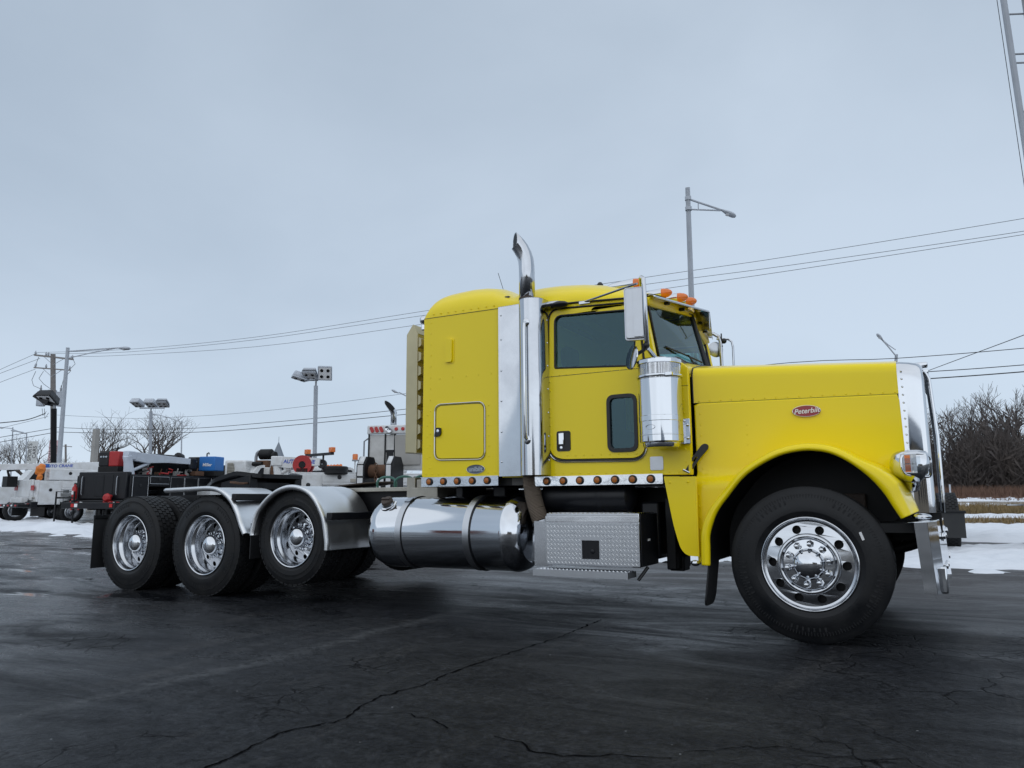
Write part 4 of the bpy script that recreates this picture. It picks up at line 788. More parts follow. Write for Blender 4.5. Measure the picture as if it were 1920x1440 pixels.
# ---- air cleaner
def cleaner(s):
    m = Matrix.Scale(s, 4, (0, 1, 0)); x, y, r = -0.968, -1.215, 0.162
    a = P('air_cleaner', MB().lathe([(0, 1.352), (0.135, 1.352), (0.140, 1.360), (0.141, 1.385), (r-0.006, 1.390), (r, 1.396), (r, 1.440), (r+0.003, 1.442), (r+0.003, 1.448), (r, 1.450), (r, 1.545), (r+0.003, 1.548), (r+0.003, 1.585), (r, 1.588), (r, 1.865)], (x, y, 0), 'z', 56).xf(m), 'chrome', smooth=30)
    P('intake_screen', MB().lathe([(r-0.002, 1.868), (r-0.002, 1.985)], (x, y, 0), 'z', 56).xf(m), 'screen', a, smooth=60)
    P('intake_core', MB().lathe([(0.10, 1.86), (0.12, 1.91), (0.09, 1.98)], (x, y, 0), 'z', 24).xf(m), 'satin', a)
    P('rain_cap', MB().lathe([(r+0.001, 1.980), (r+0.006, 1.984), (r+0.006, 2.010), (r-0.004, 2.018), (0.10, 2.024), (0, 2.026)], (x, y, 0), 'z', 56).xf(m), 'chrome', a, smooth=30)
    P('clamp_band', MB().lathe([(r-0.004, 1.873), (r+0.010, 1.877), (r+0.012, 1.885), (r+0.010, 1.895), (r-0.004, 1.899)], (x, y, 0), 'z', 56).box(x+r*0.7-0.02, x+r*0.7+0.03, y-r*0.78-0.03, y-r*0.78, 1.875, 1.897).xf(m), 'chrome', a)
    P('cleaner_emblem', MB().tube([(x-0.035+u, y-math.sqrt(r*r-(u-0.035)**2)-0.002, z) for u, z in ellipse(0, 1.498, 0.038, 0.017, 24)+[(0.038, 1.498)]], 0.0016, 5, caps=False).xf(m), 'satin', a)
    P('mount_bracket', MB().box(-0.862, -0.850, -1.19, -1.03, 1.385, 1.58).box(-0.862, -0.800, -1.040, -1.0215, 1.385, 1.58).xf(m), 'chrome', a, bevel=0.003)
    P('bracket_bolts', MB().ball((-0.818, -1.042, 1.43), 0.013).ball((-0.818, -1.042, 1.53), 0.013).ball((-0.84, -1.042, 1.56), 0.010).xf(m), 'chrome', a)
    P('intake_duct', MB().tube([(x, y+0.05, 1.66), (x+0.05, -0.95, 1.66)], 0.08, 16).xf(m), 'plastic', a)
cleaner(1); cleaner(-1)

# ---- mirrors
def mirrors(s):
    m = Matrix.Scale(s, 4, (0, 1, 0))
    mir = P('mirror', MB().plate(rrect(-0.078, 0.078, -0.205, 0.205, 0.022, 4), [], lambda x, z, w: (x, -0.012*0, z), 0.001).plate(rrect(-0.085, 0.085, -0.210, 0.210, 0.025, 4), [], lambda x, z, w: (x, w, z), 0.035).plate(rrect(-0.072, 0.072, -0.195, 0.195, 0.02, 4), [], lambda x, z, w: (x, -0.022+w, z), 0.024).plate(rrect(-0.012, 0.06, -0.19, 0.19, 0.01, 4), [], lambda x, z, w: (x, -0.034+w, z), 0.014).xf(m @ Matrix.Translation((-1.112, -1.30, 2.390)) @ Matrix.Rotation(math.radians(12), 4, 'Z')), 'satin', bevel=0.010)
    P('mirror_glass', MB().plate(rrect(-0.078, 0.078, -0.20, 0.20, 0.02, 3), [], lambda x, z, w: (x, 0.036+w, z), 0.003).xf(m @ Matrix.Translation((-1.112, -1.30, 2.390)) @ Matrix.Rotation(math.radians(12), 4, 'Z')), 'chrome', mir)
    P('mirror_bracket', MB().tube([(-1.13, -1.02, 2.60), (-1.09, -1.20, 2.655), (-1.055, -1.30, 2.67), (-1.035, -1.31, 2.655), (-1.033, -1.31, 2.60), (-1.030, -1.30, 2.17), (-1.035, -1.27, 2.11), (-1.02, -1.12, 2.055), (-1.0, -1.022, 2.035)], 0.018, 10).xf(m), 'stainless', mir)
    P('mirror_stay', MB().tube([(-1.66, -1.02, 2.622), (-1.09, -1.30, 2.625)], 0.009, 8).box(-1.70, -1.60, -1.035, -1.02, 2.605, 2.628).xf(m), 'stainless', mir)
    P('mirror_joint', MB().tube([(-1.033, -1.30, 2.16), (-1.06, -1.28, 2.10), (-1.12, -1.27, 2.075)], 0.014, 8).ball((-1.035, -1.295, 2.13), 0.026, 10, 6).xf(m), 'plastic', mir)
    cv = P('convex_mirror', MB().lathe([(0, 0.028), (0.05, 0.024), (0.085, 0.010), (0.098, 0.0), (0.096, -0.008), (0.06, -0.014), (0, -0.016)], (0, 0, 0), 'x', 28).xf(m @ Matrix.Translation((-1.165, -1.255, 2.055)) @ Matrix.Rotation(math.radians(45), 4, 'Z') @ Matrix.Rotation(math.radians(8), 4, 'Y')), 'chrome', smooth=40)
mirrors(1)
fm = P('mirror', MB().box(-1.36, -1.30, 1.22, 1.38, 2.20, 2.60), 'satin', bevel=0.015)
P('mirror_bracket', MB().tube([(-1.34, 1.02, 2.72), (-1.25, 1.2, 2.735), (-1.13, 1.24, 2.725), (-1.08, 1.25, 2.69), (-1.062, 1.25, 2.62), (-1.055, 1.22, 2.20), (-1.05, 1.1, 2.05), (-1.0, 1.02, 2.03)], 0.020, 10).tube([(-1.10, 1.24, 2.665), (-0.99, 1.3, 2.66), (-0.955, 1.3, 2.63), (-0.945, 1.3, 2.57), (-0.945, 1.28, 2.15), (-1.0, 1.05, 2.02)], 0.012, 8).tube([(-1.30, 1.3, 2.5), (-1.06, 1.25, 2.52)], 0.008, 6), 'stainless', fm)
P('mirror_joint', MB().ball((-1.03, 1.27, 2.64), 0.03).ball((-1.06, 1.25, 2.58), 0.022).tube([(-1.05, 1.25, 2.72), (-1.05, 1.25, 2.60)], 0.008, 6), 'plastic', fm)
P('convex_mirror', MB().lathe([(0, 0.02), (0.06, 0.016), (0.085, 0.0), (0.06, -0.012), (0, -0.014)], (0, 0, 0), 'x', 22).xf(Matrix.Translation((-1.115, 1.24, 2.55)) @ Matrix.Rotation(math.radians(-52), 4, 'Z')), 'satin', smooth=40)

# ---- hood
rows = []
for i in range(25):
    t = i/24; x = lerp(-0.798, 0.622, t); w = lerp(0.90, 0.618, t); r = []
    ys = [-w, -w, -w]+[-w+w*0.02*k for k in (0.05, 0.2, 0.5, 1, 1.7, 2.6, 4)]+[-w*0.9+w*1.8*k/16 for k in range(17)]+[w-w*0.02*k for k in (4, 2.6, 1.7, 1, 0.5, 0.2, 0.05)]+[w, w, w]
    sh = hood_z(w*0.93, t); n = len(ys)
    for k, y in enumerate(ys):
        if k in (0, n-1): z = 1.712
        elif k in (1, n-2): z = 1.80
        elif k in (2, n-3): z = sh-0.085
        else:
            e = min(1.0, (w-abs(y))/(w*0.075)); z = (sh-0.085)+0.085*math.sqrt(max(0, 1-(1-e)**2)) if e < 1 else hood_z(y, t)
        r.append((x, y, z))
    rows.append(r)
hood = P('hood', MB().grid(rows), 'yellow', smooth=60)
P('hood_rear_edge', MB().tube([(x-0.006, y, z) for x, y, z in rows[0]], 0.007, 6), 'plastic', hood)
rivets([(lerp(-0.76, 0.60, i/17), -(lerp(0.90, 0.618, (lerp(-0.76, 0.60, i/17)+0.8)/1.42)+0.0005), 1.727) for i in range(18)], 0.0075, hood, ny=(-0.19, -1, 0), name='hood_rivets')
P('hood_seam', MB().tube([(-0.798, -0.9015, 1.711), (0.622, -0.6195, 1.711)], 0.0018, 6).tube([(-0.798, 0.9015, 1.711), (0.622, 0.6195, 1.711)], 0.0018, 6), 'rubber', hood)
bc = Vector((0.003, -0.745, 1.612)); bx = Vector((1.42, 0.282, 0)).normalized(); bm_ = basis(bc, bx, (0, 0, 1))
bd = P('hood_badge', MB().plate(ellipse(0, 0, 0.098, 0.042), [], lambda x, z, w: (x, z, 0.014-w), 0.014).xf(bm_), 'red', bevel=0.003)
P('badge_rim', MB().tube([(x, z, 0.013) for x, z in ellipse(0, 0, 0.098, 0.042)+[(0.098, 0)]], 0.0026, 8, caps=False).xf(bm_), 'chrome', bd)
text('badge_lettering', 'Peterbilt', 0.052, 'inkwhite', bd, bm_ @ Matrix.Translation((0, 0, 0.0155)) @ Matrix.Rotation(math.radians(4), 4, 'Z'), 0.32, 0.001, 0.0008)
# hood side with wheel arch: rings from the arch lip outwards
LIP = [(-0.66, 0.498), (-0.655, 0.62), (-0.648, 0.725), (-0.593, 0.87), (-0.504, 0.989), (-0.40, 1.11), (-0.289, 1.191), (-0.14, 1.262), (0.002, 1.290), (0.11, 1.286), (0.204, 1.262), (0.30, 1.208), (0.391, 1.132), (0.455, 1.06), (0.506, 0.985), (0.55, 0.90), (0.586, 0.832)]
def spl(pts, n):
    c = [Vector(p) for p in pts]; out = []
    for i in range(len(c)-1):
        p0, p1, p2, p3 = c[max(i-1, 0)], c[i], c[i+1], c[min(i+2, len(c)-1)]
        for j in range(n): t = j/n; out.append(0.5*((2*p1)+(-p0+p2)*t+(2*p0-5*p1+4*p2-p3)*t*t+(-p0+3*p1-3*p2+p3)*t**3))
    out.append(c[-1]); return out
OUT = [(-0.797, 0.498), (-0.797, 1.709), (0.622, 1.709), (0.632, 1.20), (0.640, 1.02), (0.675, 0.90), (0.69, 0.832)]
def hit(c, p):                                                            # ray from c through p to the outer boundary
    d = (p-c); best = None
    for a, b in zip(OUT, OUT[1:]):
        a, b = Vector(a), Vector(b); e = b-a; den = d.x*e.y-d.y*e.x
        if abs(den) < 1e-9: continue
        t = ((a.x-c.x)*e.y-(a.y-c.y)*e.x)/den; u = ((a.x-c.x)*d.y-(a.y-c.y)*d.x)/den
        if t > 1.0 and -0.001 <= u <= 1.001 and (best is None or t < best[0]): best = (t, a+e*u)
    return best[1] if best else p*1.02
def body_y(x, z):
    w = lerp(0.90, 0.618, (x+0.798)/1.42)
    rear = sstep(-0.28, -0.50, x); low = sstep(1.165, 1.075, z)            # box step of the rear lower panel
    y = w+rear*low*max(0, 0.985-w)+(1-rear)*0
    front = sstep(0.42, 0.66, x)*sstep(1.06, 0.86, z); y = lerp(y, 1.06, front)
    return y
lip = spl(LIP, 7); rows = []; cc = Vector((-0.02, 0.55))
for i, p in enumerate(lip):
    c = cc if p.y > 0.62 else Vector((-0.02, p.y)); b = hit(c, p); d = (b-p); L_ = d.length; d.normalize(); r = []
    fr = sstep(0.30, 0.55, p.x); rb_ = sstep(1.0, 0.60, p.y)*(p.x < 0); w = min(1.0, L_*0.85/0.15)*(0.52+0.70*fr+0.35*rb_)
    prof = [(0.004, 1.165), (0.0, 1.185), (0.004, 1.203), (0.018, 1.212), (0.036, 1.213), (0.052, 1.208), (0.060, 1.203), (0.074, 1.200), (0.086, 1.186), (0.094, 1.155)]
    for o, y in prof: q = p+d*o*w; r.append((q.x, -y, q.y))
    base = 0.098*w; q0 = p+d*base; yb = body_y(q0.x, q0.y)
    for f in (0.25, 0.5, 0.75, 1.0):
        q = q0+d*0.012*f*(1+2.5*fr); r.append((q.x, -lerp(1.14, body_y(q.x, q.y), f**0.8), q.y))
    rest = L_-base-0.012*(1+2.5*fr)
    for k in range(1, 37):
        q = q0+d*(0.012*(1+2.5*fr)+max(0.001, rest)*k/36); r.append((q.x, -body_y(q.x, q.y), q.y))
    rows.append(r)
for s in (1, -1):
    m = Matrix.Scale(s, 4, (0, 1, 0))
    fe = P('front_fender', MB().grid(rows).xf(m), 'yellow', smooth=50, solid=0.006)
    well = [[(p.x, y, p.y+dz) for y, dz in ((-1.17, 0.012), (-0.85, 0.02), (-0.56, 0.02))]+[(-0.02+(p.x+0.02)*k, -0.55, 0.55+(p.y-0.55)*k) for k in (0.9, 0.6)] for p in lip[::4]+[lip[-1]]]
    P('wheel_well', MB().grid(well).xf(m), 'chassis', fe, smooth=50)
    rivets([(-0.755, -0.8935*s, 1.20+0.085*i) for i in range(6)]+[(-0.42, -0.827*s, 1.30+0.075*i) for i in range(4)], 0.0075, fe, ny=(-0.19, -s, 0), name='fender_rivets')
    rivets([(-0.768, -1.0005*s, 0.66+0.085*i) for i in range(5)], 0.0075, fe, ny=(0, -s, 0), name='fender_rivets')
    # rubber hood latch
    P('hood_latch', MB().plate(rpoly([(-0.855, 1.182), (-0.820, 1.170), (-0.748, 1.280), (-0.690, 1.350), (-0.690, 1.378), (-0.712, 1.390), (-0.735, 1.378), (-0.795, 1.295)], 0.014, 4), [rpoly([(-0.815, 1.215), (-0.765, 1.285), (-0.775, 1.292), (-0.828, 1.222)], 0.006, 2)], lambda x, z, w: (x, -1.032+(x+0.855)*0.55*0.85+w, z), 0.016).xf(m), 'plastic', fe, bevel=0.004)
    P('latch_pin', MB().tube([(-0.868, -1.035, 1.19), (-0.82, -1.035, 1.165)], 0.008, 6).xf(m), 'chrome', fe)
    # headlight
    sec = []
    for i in range(15):
        t = i/14; x = lerp(0.532, 0.775, t); ry = interp(t, [(0, 0.02), (0.05, 0.065), (0.15, 0.105), (0.35, 0.13), (0.75, 0.13), (0.93, 0.115), (1, 0.09)]); rz = interp(t, [(0, 0.02), (0.05, 0.06), (0.15, 0.088), (0.35, 0.106), (0.75, 0.112), (0.93, 0.105), (1, 0.085)])
        cz = 1.188-0.018*t; cy = -0.875; q = []
        for k in range(25):
            a = 2*PI*k/24; ca, sa = math.cos(a), math.sin(a); q.append((x-(0.05*(sa < 0)*abs(sa) if t > .7 else 0), cy+ry*math.copysign(abs(ca)**0.62, ca), cz+rz*math.copysign(abs(sa)**0.62, sa)))
        sec.append(q)
    hl = P('headlight', MB().grid(sec).grid([sec[-1], [(0.77, -0.875, 1.17)]*25]).tube([(0.66, -0.84, 1.11), (0.66, -0.76, 1.06), (0.66, -0.58, 1.05)], [0.06, 0.05, 0.05], 14).xf(m), 'chrome', smooth=50)
    def ly(x, z): return -1.010+0.075*max(0, (x-0.69)/0.09)**2+0.020*((z-1.185)/0.07)**4
    lo = rpoly([(0.608, 1.118), (0.775, 1.100), (0.782, 1.232), (0.735, 1.255), (0.608, 1.258)], [0.05, 0.03, 0.05, 0.03, 0.05], 6)
    P('headlight_lens', MB().plate(lo, [], lambda x, z, w: (x, ly(x, z)+w, z), 0.012).grid([[(lerp(0.62, 0.775, i/8), ly(lerp(0.62, 0.775, i/8), z)-0.001, z) for z in [lerp(1.128, 1.240, k/8) for k in range(9)]] for i in range(9)]).xf(m), 'lens', hl, smooth=60)
    P('lens_frame', MB().tube([(x, ly(x, z), z) for x, z in lo+lo[:1]], 0.010, 8, caps=False).xf(m), 'chrome', hl, smooth=60)
    P('reflector', MB().box(0.606, 0.70, -1.0065, -1.006, 1.128, 1.255).xf(m), 'satin', hl)
    P('turn_signal', MB().box(0.630, 0.664, -1.0078, -1.007, 1.135, 1.248).box(0.630, 0.664, -1.0085, -1.007, 1.188, 1.192).xf(m), 'amber', hl)
    P('headlight_bar', MB().box(0.672, 0.680, -1.0085, -1.004, 1.13, 1.25).box(0.605, 0.70, -1.0085, -1.005, 1.186, 1.192).xf(m), 'whitelens', hl)
    # corner cap
    P('corner_cap', MB().ball((0.70, -1.11, 0.845), 0.08, 16, 8, (0.75, 1.0, 0.26)).xf(m), 'chrome')
# ---- grille
def U(off, n=8):                                                           # surround outline in (y,z) from near foot over the crown to the far foot
    a = 0.60-off; pts = [(-a, 0.86), (-a, 1.2), (-a, 1.5), (-a, 1.76)]
    zt = 1.955-off; r = 0.14
    for i in range(n+1): t = PI/2*i/n; pts.append((-(a-r)-r*math.cos(t), zt-r+(r)*math.sin(t)-0.0))
    for y in (-0.3, 0.0, 0.3): pts.append((y, zt+0.05*(1-(abs(y)/(a-r))**2)))
    return pts+[(-y, z) for y, z in pts[::-1][3:]] if False else pts+[(-y, z) for y, z in pts[:-3][::-1]]
prof = [(0.618, -0.012), (0.64, -0.012), (0.70, -0.004), (0.745, 0.006), (0.768, 0.014), (0.785, 0.028), (0.792, 0.045), (0.788, 0.062), (0.77, 0.070)]
cols = [U(o) for _, o in prof]
gs = P('grille_surround', MB().grid([[(prof[k][0], cols[k][j][0], cols[k][j][1]) for k in range(len(prof))] for j in range(len(cols[0]))]), 'chrome', smooth=50)
rivets([(0.650, -0.6125, 0.95+0.058*i) for i in range(17)], 0.008, gs, 'chrome', name='surround_rivets')
P('grille_seam', MB().tube([(0.616, -0.614, 0.86), (0.616, -0.614, 1.80)], 0.005, 6), 'rubber', gs)
P('crown_hood_emblem', MB().box(0.73, 0.83, -0.05, 0.05, 1.985, 2.02), 'chrome', gs, bevel=0.01)
P('grille_mesh', MB().box(0.770, 0.778, -0.515, 0.515, 0.86, 1.88), 'chassis', gs)
gl = MB()
for i in range(100): gl.box(0.778, 0.784, -0.515, 0.515, 0.87+i*0.010, 0.874+i*0.010)
tag(P('grille_louvres', gl, 'satin', gs, weld=False, smooth=0), kind='stuff')
for i in range(15):
    y = -0.51+i*0.073; P('grille_bar', MB().tube([(0.838, y, 0.93), (0.842, y, 1.4), (0.822, y, 1.82), (0.800, y, 1.875)], 0.013, 8).tube([(0.838, y, 0.93), (0.835, y, 0.86)], 0.011, 6), 'chrome', gs)
P('grille_top_rail', MB().box(0.79, 0.825, -0.52, 0.52, 1.865, 1.89), 'chrome', gs, bevel=0.004)
# ---- bumper
bpn = [(-1.20, 0.732), (-1.02, 0.785), (0, 0.835), (1.02, 0.84), (1.20, 0.80)]
bump = P('bumper', MB().grid([[(0.655, -1.203, 0.805), (0.668, -1.203, 0.58), (0.680, -1.203, 0.370)], [(0.728, -1.2035, 0.812), (0.740, -1.2035, 0.58), (0.750, -1.2035, 0.368)]]).grid([[(x-0.004, y, 0.812), (x+0.006, y, 0.58), (x+0.018, y, 0.368)] for y, x in bpn]).grid([[(0.655, 1.203, 0.805), (0.668, 1.203, 0.58), (0.680, 1.203, 0.370)], [(0.728, 1.2035, 0.812), (0.740, 1.2035, 0.58), (0.750, 1.2035, 0.368)]]), 'chrome', smooth=0, solid=0.006)
rows = [[(0.62, y, 0.808), (x-0.004, y, 0.812)] for y, x in bpn]; P('bumper_shelf', MB().grid(rows), 'chrome', bump, solid=0.006)
for y, z in ((-0.62, 0.70), (-0.62, 0.50), (-0.42, 0.70), (-0.42, 0.50), (0.42, 0.70), (0.42, 0.50), (0.62, 0.70), (0.62, 0.50)): P('bumper_bolt', MB().lathe([(0.03, 0.0), (0.03, 0.008), (0.020, 0.012), (0.018, 0.022), (0, 0.024)], (interp(y, bpn)+0.004, y, z), 'x', 12), 'chrome', bump)
for s in (-1, 1): P('fog_lamp_bracket', MB().box(0.735, 0.815, s*0.99-0.09, s*0.99+0.09, 0.362, 0.53), 'chrome', bump, bevel=0.012)
P('bumper_bracket', MB().box(0.5, 0.82, -0.47, -0.40, 0.66, 0.86).box(0.5, 0.82, 0.40, 0.47, 0.66, 0.86).box(0.45, 0.7, -1.1, 1.1, 0.74, 0.80), 'chassis')
# ---- headache rack
rk = P('headache_rack', MB().plate([(-3.640, 1.435), (-3.505, 1.425), (-3.505, 2.60), (-3.565, 2.70), (-3.640, 2.60)], [], lambda x, z, w: (x, -0.86+w, z), 0.012).plate([(-3.640, 1.435), (-3.505, 1.425), (-3.505, 2.60), (-3.565, 2.70), (-3.640, 2.60)], [], lambda x, z, w: (x, 0.86-w, z), 0.012).box(-3.64, -3.625, -0.85, 0.85, 1.43, 2.60).box(-3.64, -3.505, -0.85, 0.85, 1.43, 1.445).add([(-3.64, -0.85, 2.60), (-3.64, 0.85, 2.60), (-3.565, 0.85, 2.70), (-3.565, -0.85, 2.70), (-3.505, 0.85, 2.60), (-3.505, -0.85, 2.60)], [(0, 1, 2, 3), (3, 2, 4, 5)]), 'rack', bevel=0.004)
for i in range(8):
    z = 1.46+i*0.143; P('slat', MB().add([(-3.505, -0.85, z), (-3.505, 0.85, z), (-3.470, 0.85, z+0.02), (-3.470, -0.85, z+0.02), (-3.470, 0.85, z+0.085), (-3.470, -0.85, z+0.085), (-3.505, 0.85, z+0.105), (-3.505, -0.85, z+0.105)], [(0, 1, 2, 3), (3, 2, 4, 5), (5, 4, 6, 7), (0, 3, 5, 7), (1, 6, 4, 2)]), 'rack', rk)
P('rack_back_panel', MB().box(-3.515, -3.509, -0.85, 0.85, 1.44, 2.60), 'rack', rk)
P('rack_leg', MB().box(-3.62, -3.53, -0.55, -0.43, 1.10, 1.43).box(-3.62, -3.53, 0.43, 0.55, 1.10, 1.43), 'black', rk, bevel=0.006)

# ================================================================== poles, lamps, wires
def thing(name, label, cat, loc=(0, 0, 0), rz=0, group=None): return tag(empty(name, loc, rz), label, cat, group)
def pole(path, r0, r1, n=12):
    path = [Vector(p) for p in path]; L_ = sum((b-a).length for a, b in zip(path, path[1:])); d = 0; rr = [r0]
    for a, b in zip(path, path[1:]): d += (b-a).length; rr.append(lerp(r0, r1, d/L_))
    return MB().tube(path, rr, n)
def cobra(head, d, s=1.0):                                                # street-lamp head: tapered pod along d
    d = Vector(d).normalized(); m = d.to_track_quat('X', 'Z').to_matrix().to_4x4(); m.translation = Vector(head)
    return MB().lathe([(0.03*s, -0.36*s), (0.07*s, -0.30*s), (0.13*s, -0.10*s), (0.17*s, 0.10*s), (0.15*s, 0.26*s), (0.08*s, 0.35*s), (0, 0.37*s)], (0, 0, 0), 'x', 16).xf(m @ Matrix.Diagonal((1, 1, 0.62, 1)))
def street_lamp(base, top, arms, label, r=(0.11, 0.07), group=None, cat='street lamp', hs=1.0):
    t = thing('street_lamp', label, cat, (base[0], base[1], base[2]), 0, group); o = Vector(base)
    pole([Vector(base)-o, Vector(top)-o], r[0], r[1]).build('pole', 'polegrey', t)
    for a in arms:
        pts = [Vector(p)-o for p in a['arm']]; mb = MB().tube(pts, a.get('r', 0.035), 8)
        if 'brace' in a: mb.tube([Vector(p)-o for p in a['brace']], a.get('r', 0.035)*0.7, 6)
        if 'tie' in a: mb.tube([Vector(p)-o for p in a['tie']], a.get('r', 0.035)*0.5, 6)
        mb.build('arm', 'polegrey', t); hp = Vector(a['head'])-o
        h = cobra(hp, a.get('dir', pts[-1]-pts[-2]), hs).build('lamp_head', 'polegrey', t, smooth=50)
        MB().ball(hp+Vector((0, 0, -0.07*hs)), 0.11*hs, 12, 6, (1.2, 1, 0.55)).build('lamp_glass', 'whitelens', h)
    return t
t = street_lamp((-4.96, 14.47, 0), (-4.33, 12.22, 9.22), [dict(arm=[(-4.36, 12.30, 8.94), (-3.95, 12.56, 8.78), (-3.60, 12.77, 8.64)], brace=[(-4.38, 12.35, 8.66), (-3.60, 12.77, 8.62)], tie=[(-4.12, 12.45, 8.86), (-4.13, 12.48, 8.66)], head=(-3.43, 12.87, 8.55), dir=(0.17, 0.10, -0.10), r=0.03)],
    'tall tapered grey street lamp rising behind the yellow cab roof', (0.105, 0.062), hs=0.62)
MB().lathe([(0.085, 0), (0.085, 0.10)], (0.61, -2.17, 8.89), 'z', 14).lathe([(0.088, 0), (0.088, 0.10)], (0.60, -2.13, 8.62), 'z', 14).build('clamp', 'polegrey', t)
street_lamp((-48.62, 21.45, 0), (-47.29, 20.55, 10.55), [dict(arm=[(-47.3, 20.57, 10.30), (-45.4, 21.6, 10.45), (-44.4, 22.15, 10.53)], brace=[(-47.35, 20.6, 9.85), (-45.9, 21.35, 10.22), (-44.6, 22.05, 10.50)], head=(-44.1, 22.32, 10.50), dir=(1, 0.55, -0.05), r=0.045)],
    'leaning grey street lamp with long arm beside the wooden utility pole', (0.17, 0.11), hs=1.1)
street_lamp((-78.63, 53.37, 0.5), (-77.85, 52.23, 10.13), [dict(arm=[(-77.85, 52.23, 9.95), (-79.2, 51.4, 10.5), (-80.4, 50.7, 10.86)], head=(-80.7, 50.5, 10.89), r=0.05)], 'thin distant street lamp with arm to the left, by bare trees behind pole lights', (0.10, 0.07))
street_lamp((-107.57, 48.85, 0.4), (-106.58, 47.80, 10.29), [dict(arm=[(-106.6, 47.8, 10.1), (-107.6, 47.2, 10.22)], head=(-107.9, 47.1, 10.22), r=0.05), dict(arm=[(-106.6, 47.85, 10.0), (-105.9, 48.3, 9.7)], head=(-105.6, 48.5, 9.62), r=0.05)], 'distant double armed street lamp at far left before bare trees', (0.10, 0.07))
street_lamp((-105.75, 49.86, 0.4), (-105.0, 48.81, 9.51), [dict(arm=[(-105.0, 48.81, 9.4), (-106.3, 48.1, 9.75)], head=(-106.6, 47.95, 9.8), r=0.05)], 'distant single armed street lamp left of the wooden utility pole', (0.10, 0.07))
street_lamp((-1.6, 46.6, 0.4), (-0.35, 43.36, 9.55), [dict(arm=[(-0.36, 43.3, 9.40), (-0.75, 43.0, 10.0), (-1.08, 42.78, 10.46)], brace=[(-0.37, 43.26, 9.80), (-0.75, 43.0, 10.12), (-1.08, 42.78, 10.48)], head=(-1.14, 42.7, 10.56), r=0.04)], 'street lamp whose head peeks above the yellow hood by the chrome grille', (0.13, 0.09), hs=0.8)
street_lamp((-34.9, 42.9, 0.3), (-34.6, 41.9, 8.7), [dict(arm=[(-34.6, 41.9, 8.5), (-35.5, 41.3, 8.98), (-36.15, 40.85, 9.36)], head=(-36.4, 40.7, 9.42), r=0.05)], 'street lamp whose head shows left of the truck headache rack', (0.12, 0.08), hs=0.9)
# shoebox pole lights of the sales lot
def floodhead(t, c, yaw, tilt, w=0.60, l=0.62, h=0.30, mt='polegrey'):
    w, l, h = w*1.25, l*1.25, h*1.2; m = Matrix.Translation(c) @ Matrix.Rotation(yaw+PI, 4, 'Z') @ Matrix.Rotation(tilt, 4, 'Y')
    hd = MB().add([(sx*l/2, sy*w/2, -h*0.28) for sx in (-1, 1) for sy in (-1, 1)]+[(sx*l/2*0.86, sy*w/2*0.86, h/2) for sx in (-1, 1) for sy in (-1, 1)], [(0, 2, 3, 1), (4, 5, 7, 6), (0, 4, 6, 2), (1, 3, 7, 5), (0, 1, 5, 4), (2, 6, 7, 3)]).box(-l/2, l/2, -w/2, w/2, -h/2, -h*0.28).xf(m).build('lamp_housing', mt, t, bevel=0.015)
    MB().box(-l*0.42, l*0.42, -w*0.42, w*0.42, -h/2-0.012, -h/2-0.004).xf(m).build('lamp_glass', 'whitelens', hd)
    for a in (-1, 1):
        for b in (-1, 1): MB().lathe([(0.085, 0), (0.07, 0.012), (0.03, 0.014), (0, 0.014)], (a*l*0.22, b*w*0.22, -h/2-0.03), 'z', 12).xf(m).build('led_module', 'chassis', hd, smooth=0)
def lot_light(base, top, bar, heads, label, mt='polegrey', r=0.115, hm='polegrey'):
    o = Vector(base); t = thing('lot_light', label, 'pole light', base, 0, 'pole lights over the sales lot')
    pole([(0, 0, 0), Vector(top)-o], r, r*0.96, 4 if mt != 'black' else 12).build('pole', mt, t)
    MB().tube([Vector(top)-o, Vector(top)-o+Vector((0, 0, 0.28))], 0.05, 8).build('tenon', 'grey', t)
    MB().tube([Vector(p)-o for p in bar], 0.065, 4).build('cross_bar', mt, t)
    for c, yaw, tilt in heads: floodhead(t, Vector(c)-o, yaw, tilt, mt=hm)
    return t
lot_light((-28.52, 23.83, 0), (-27.74, 22.80, 6.92), [(-28.30, 22.40, 7.15), (-27.05, 23.05, 7.42)], [((-28.42, 22.28, 7.42), -2.2, 0.25), ((-27.88, 22.50, 7.52), -1.05, 0.50), ((-27.22, 22.92, 7.60), -0.9, 1.15)], 'pale grey pole light with three tilted square heads left of the truck cab')
lot_light((-49.10, 28.47, 0), (-48.33, 27.49, 7.15), [(-49.0, 27.05, 7.38), (-47.45, 27.92, 7.38)], [((-49.15, 26.95, 7.78), -1.3, 0.42), ((-48.28, 27.42, 7.76), -1.15, 0.38), ((-47.52, 27.84, 7.76), -1.0, 0.42)], 'pale grey pole light with three level heads before bare trees')
lot_light((-35.60, 13.98, 0), (-35.02, 13.22, 5.10), [(-35.15, 13.1, 5.32), (-34.9, 13.25, 5.32)], [((-35.18, 13.0, 5.62), -1.15, 0.55), ((-35.45, 13.05, 5.58), -2.6, 0.55)], 'black pole light with dark square heads on the utility pole line', 'black', 0.13, 'black')
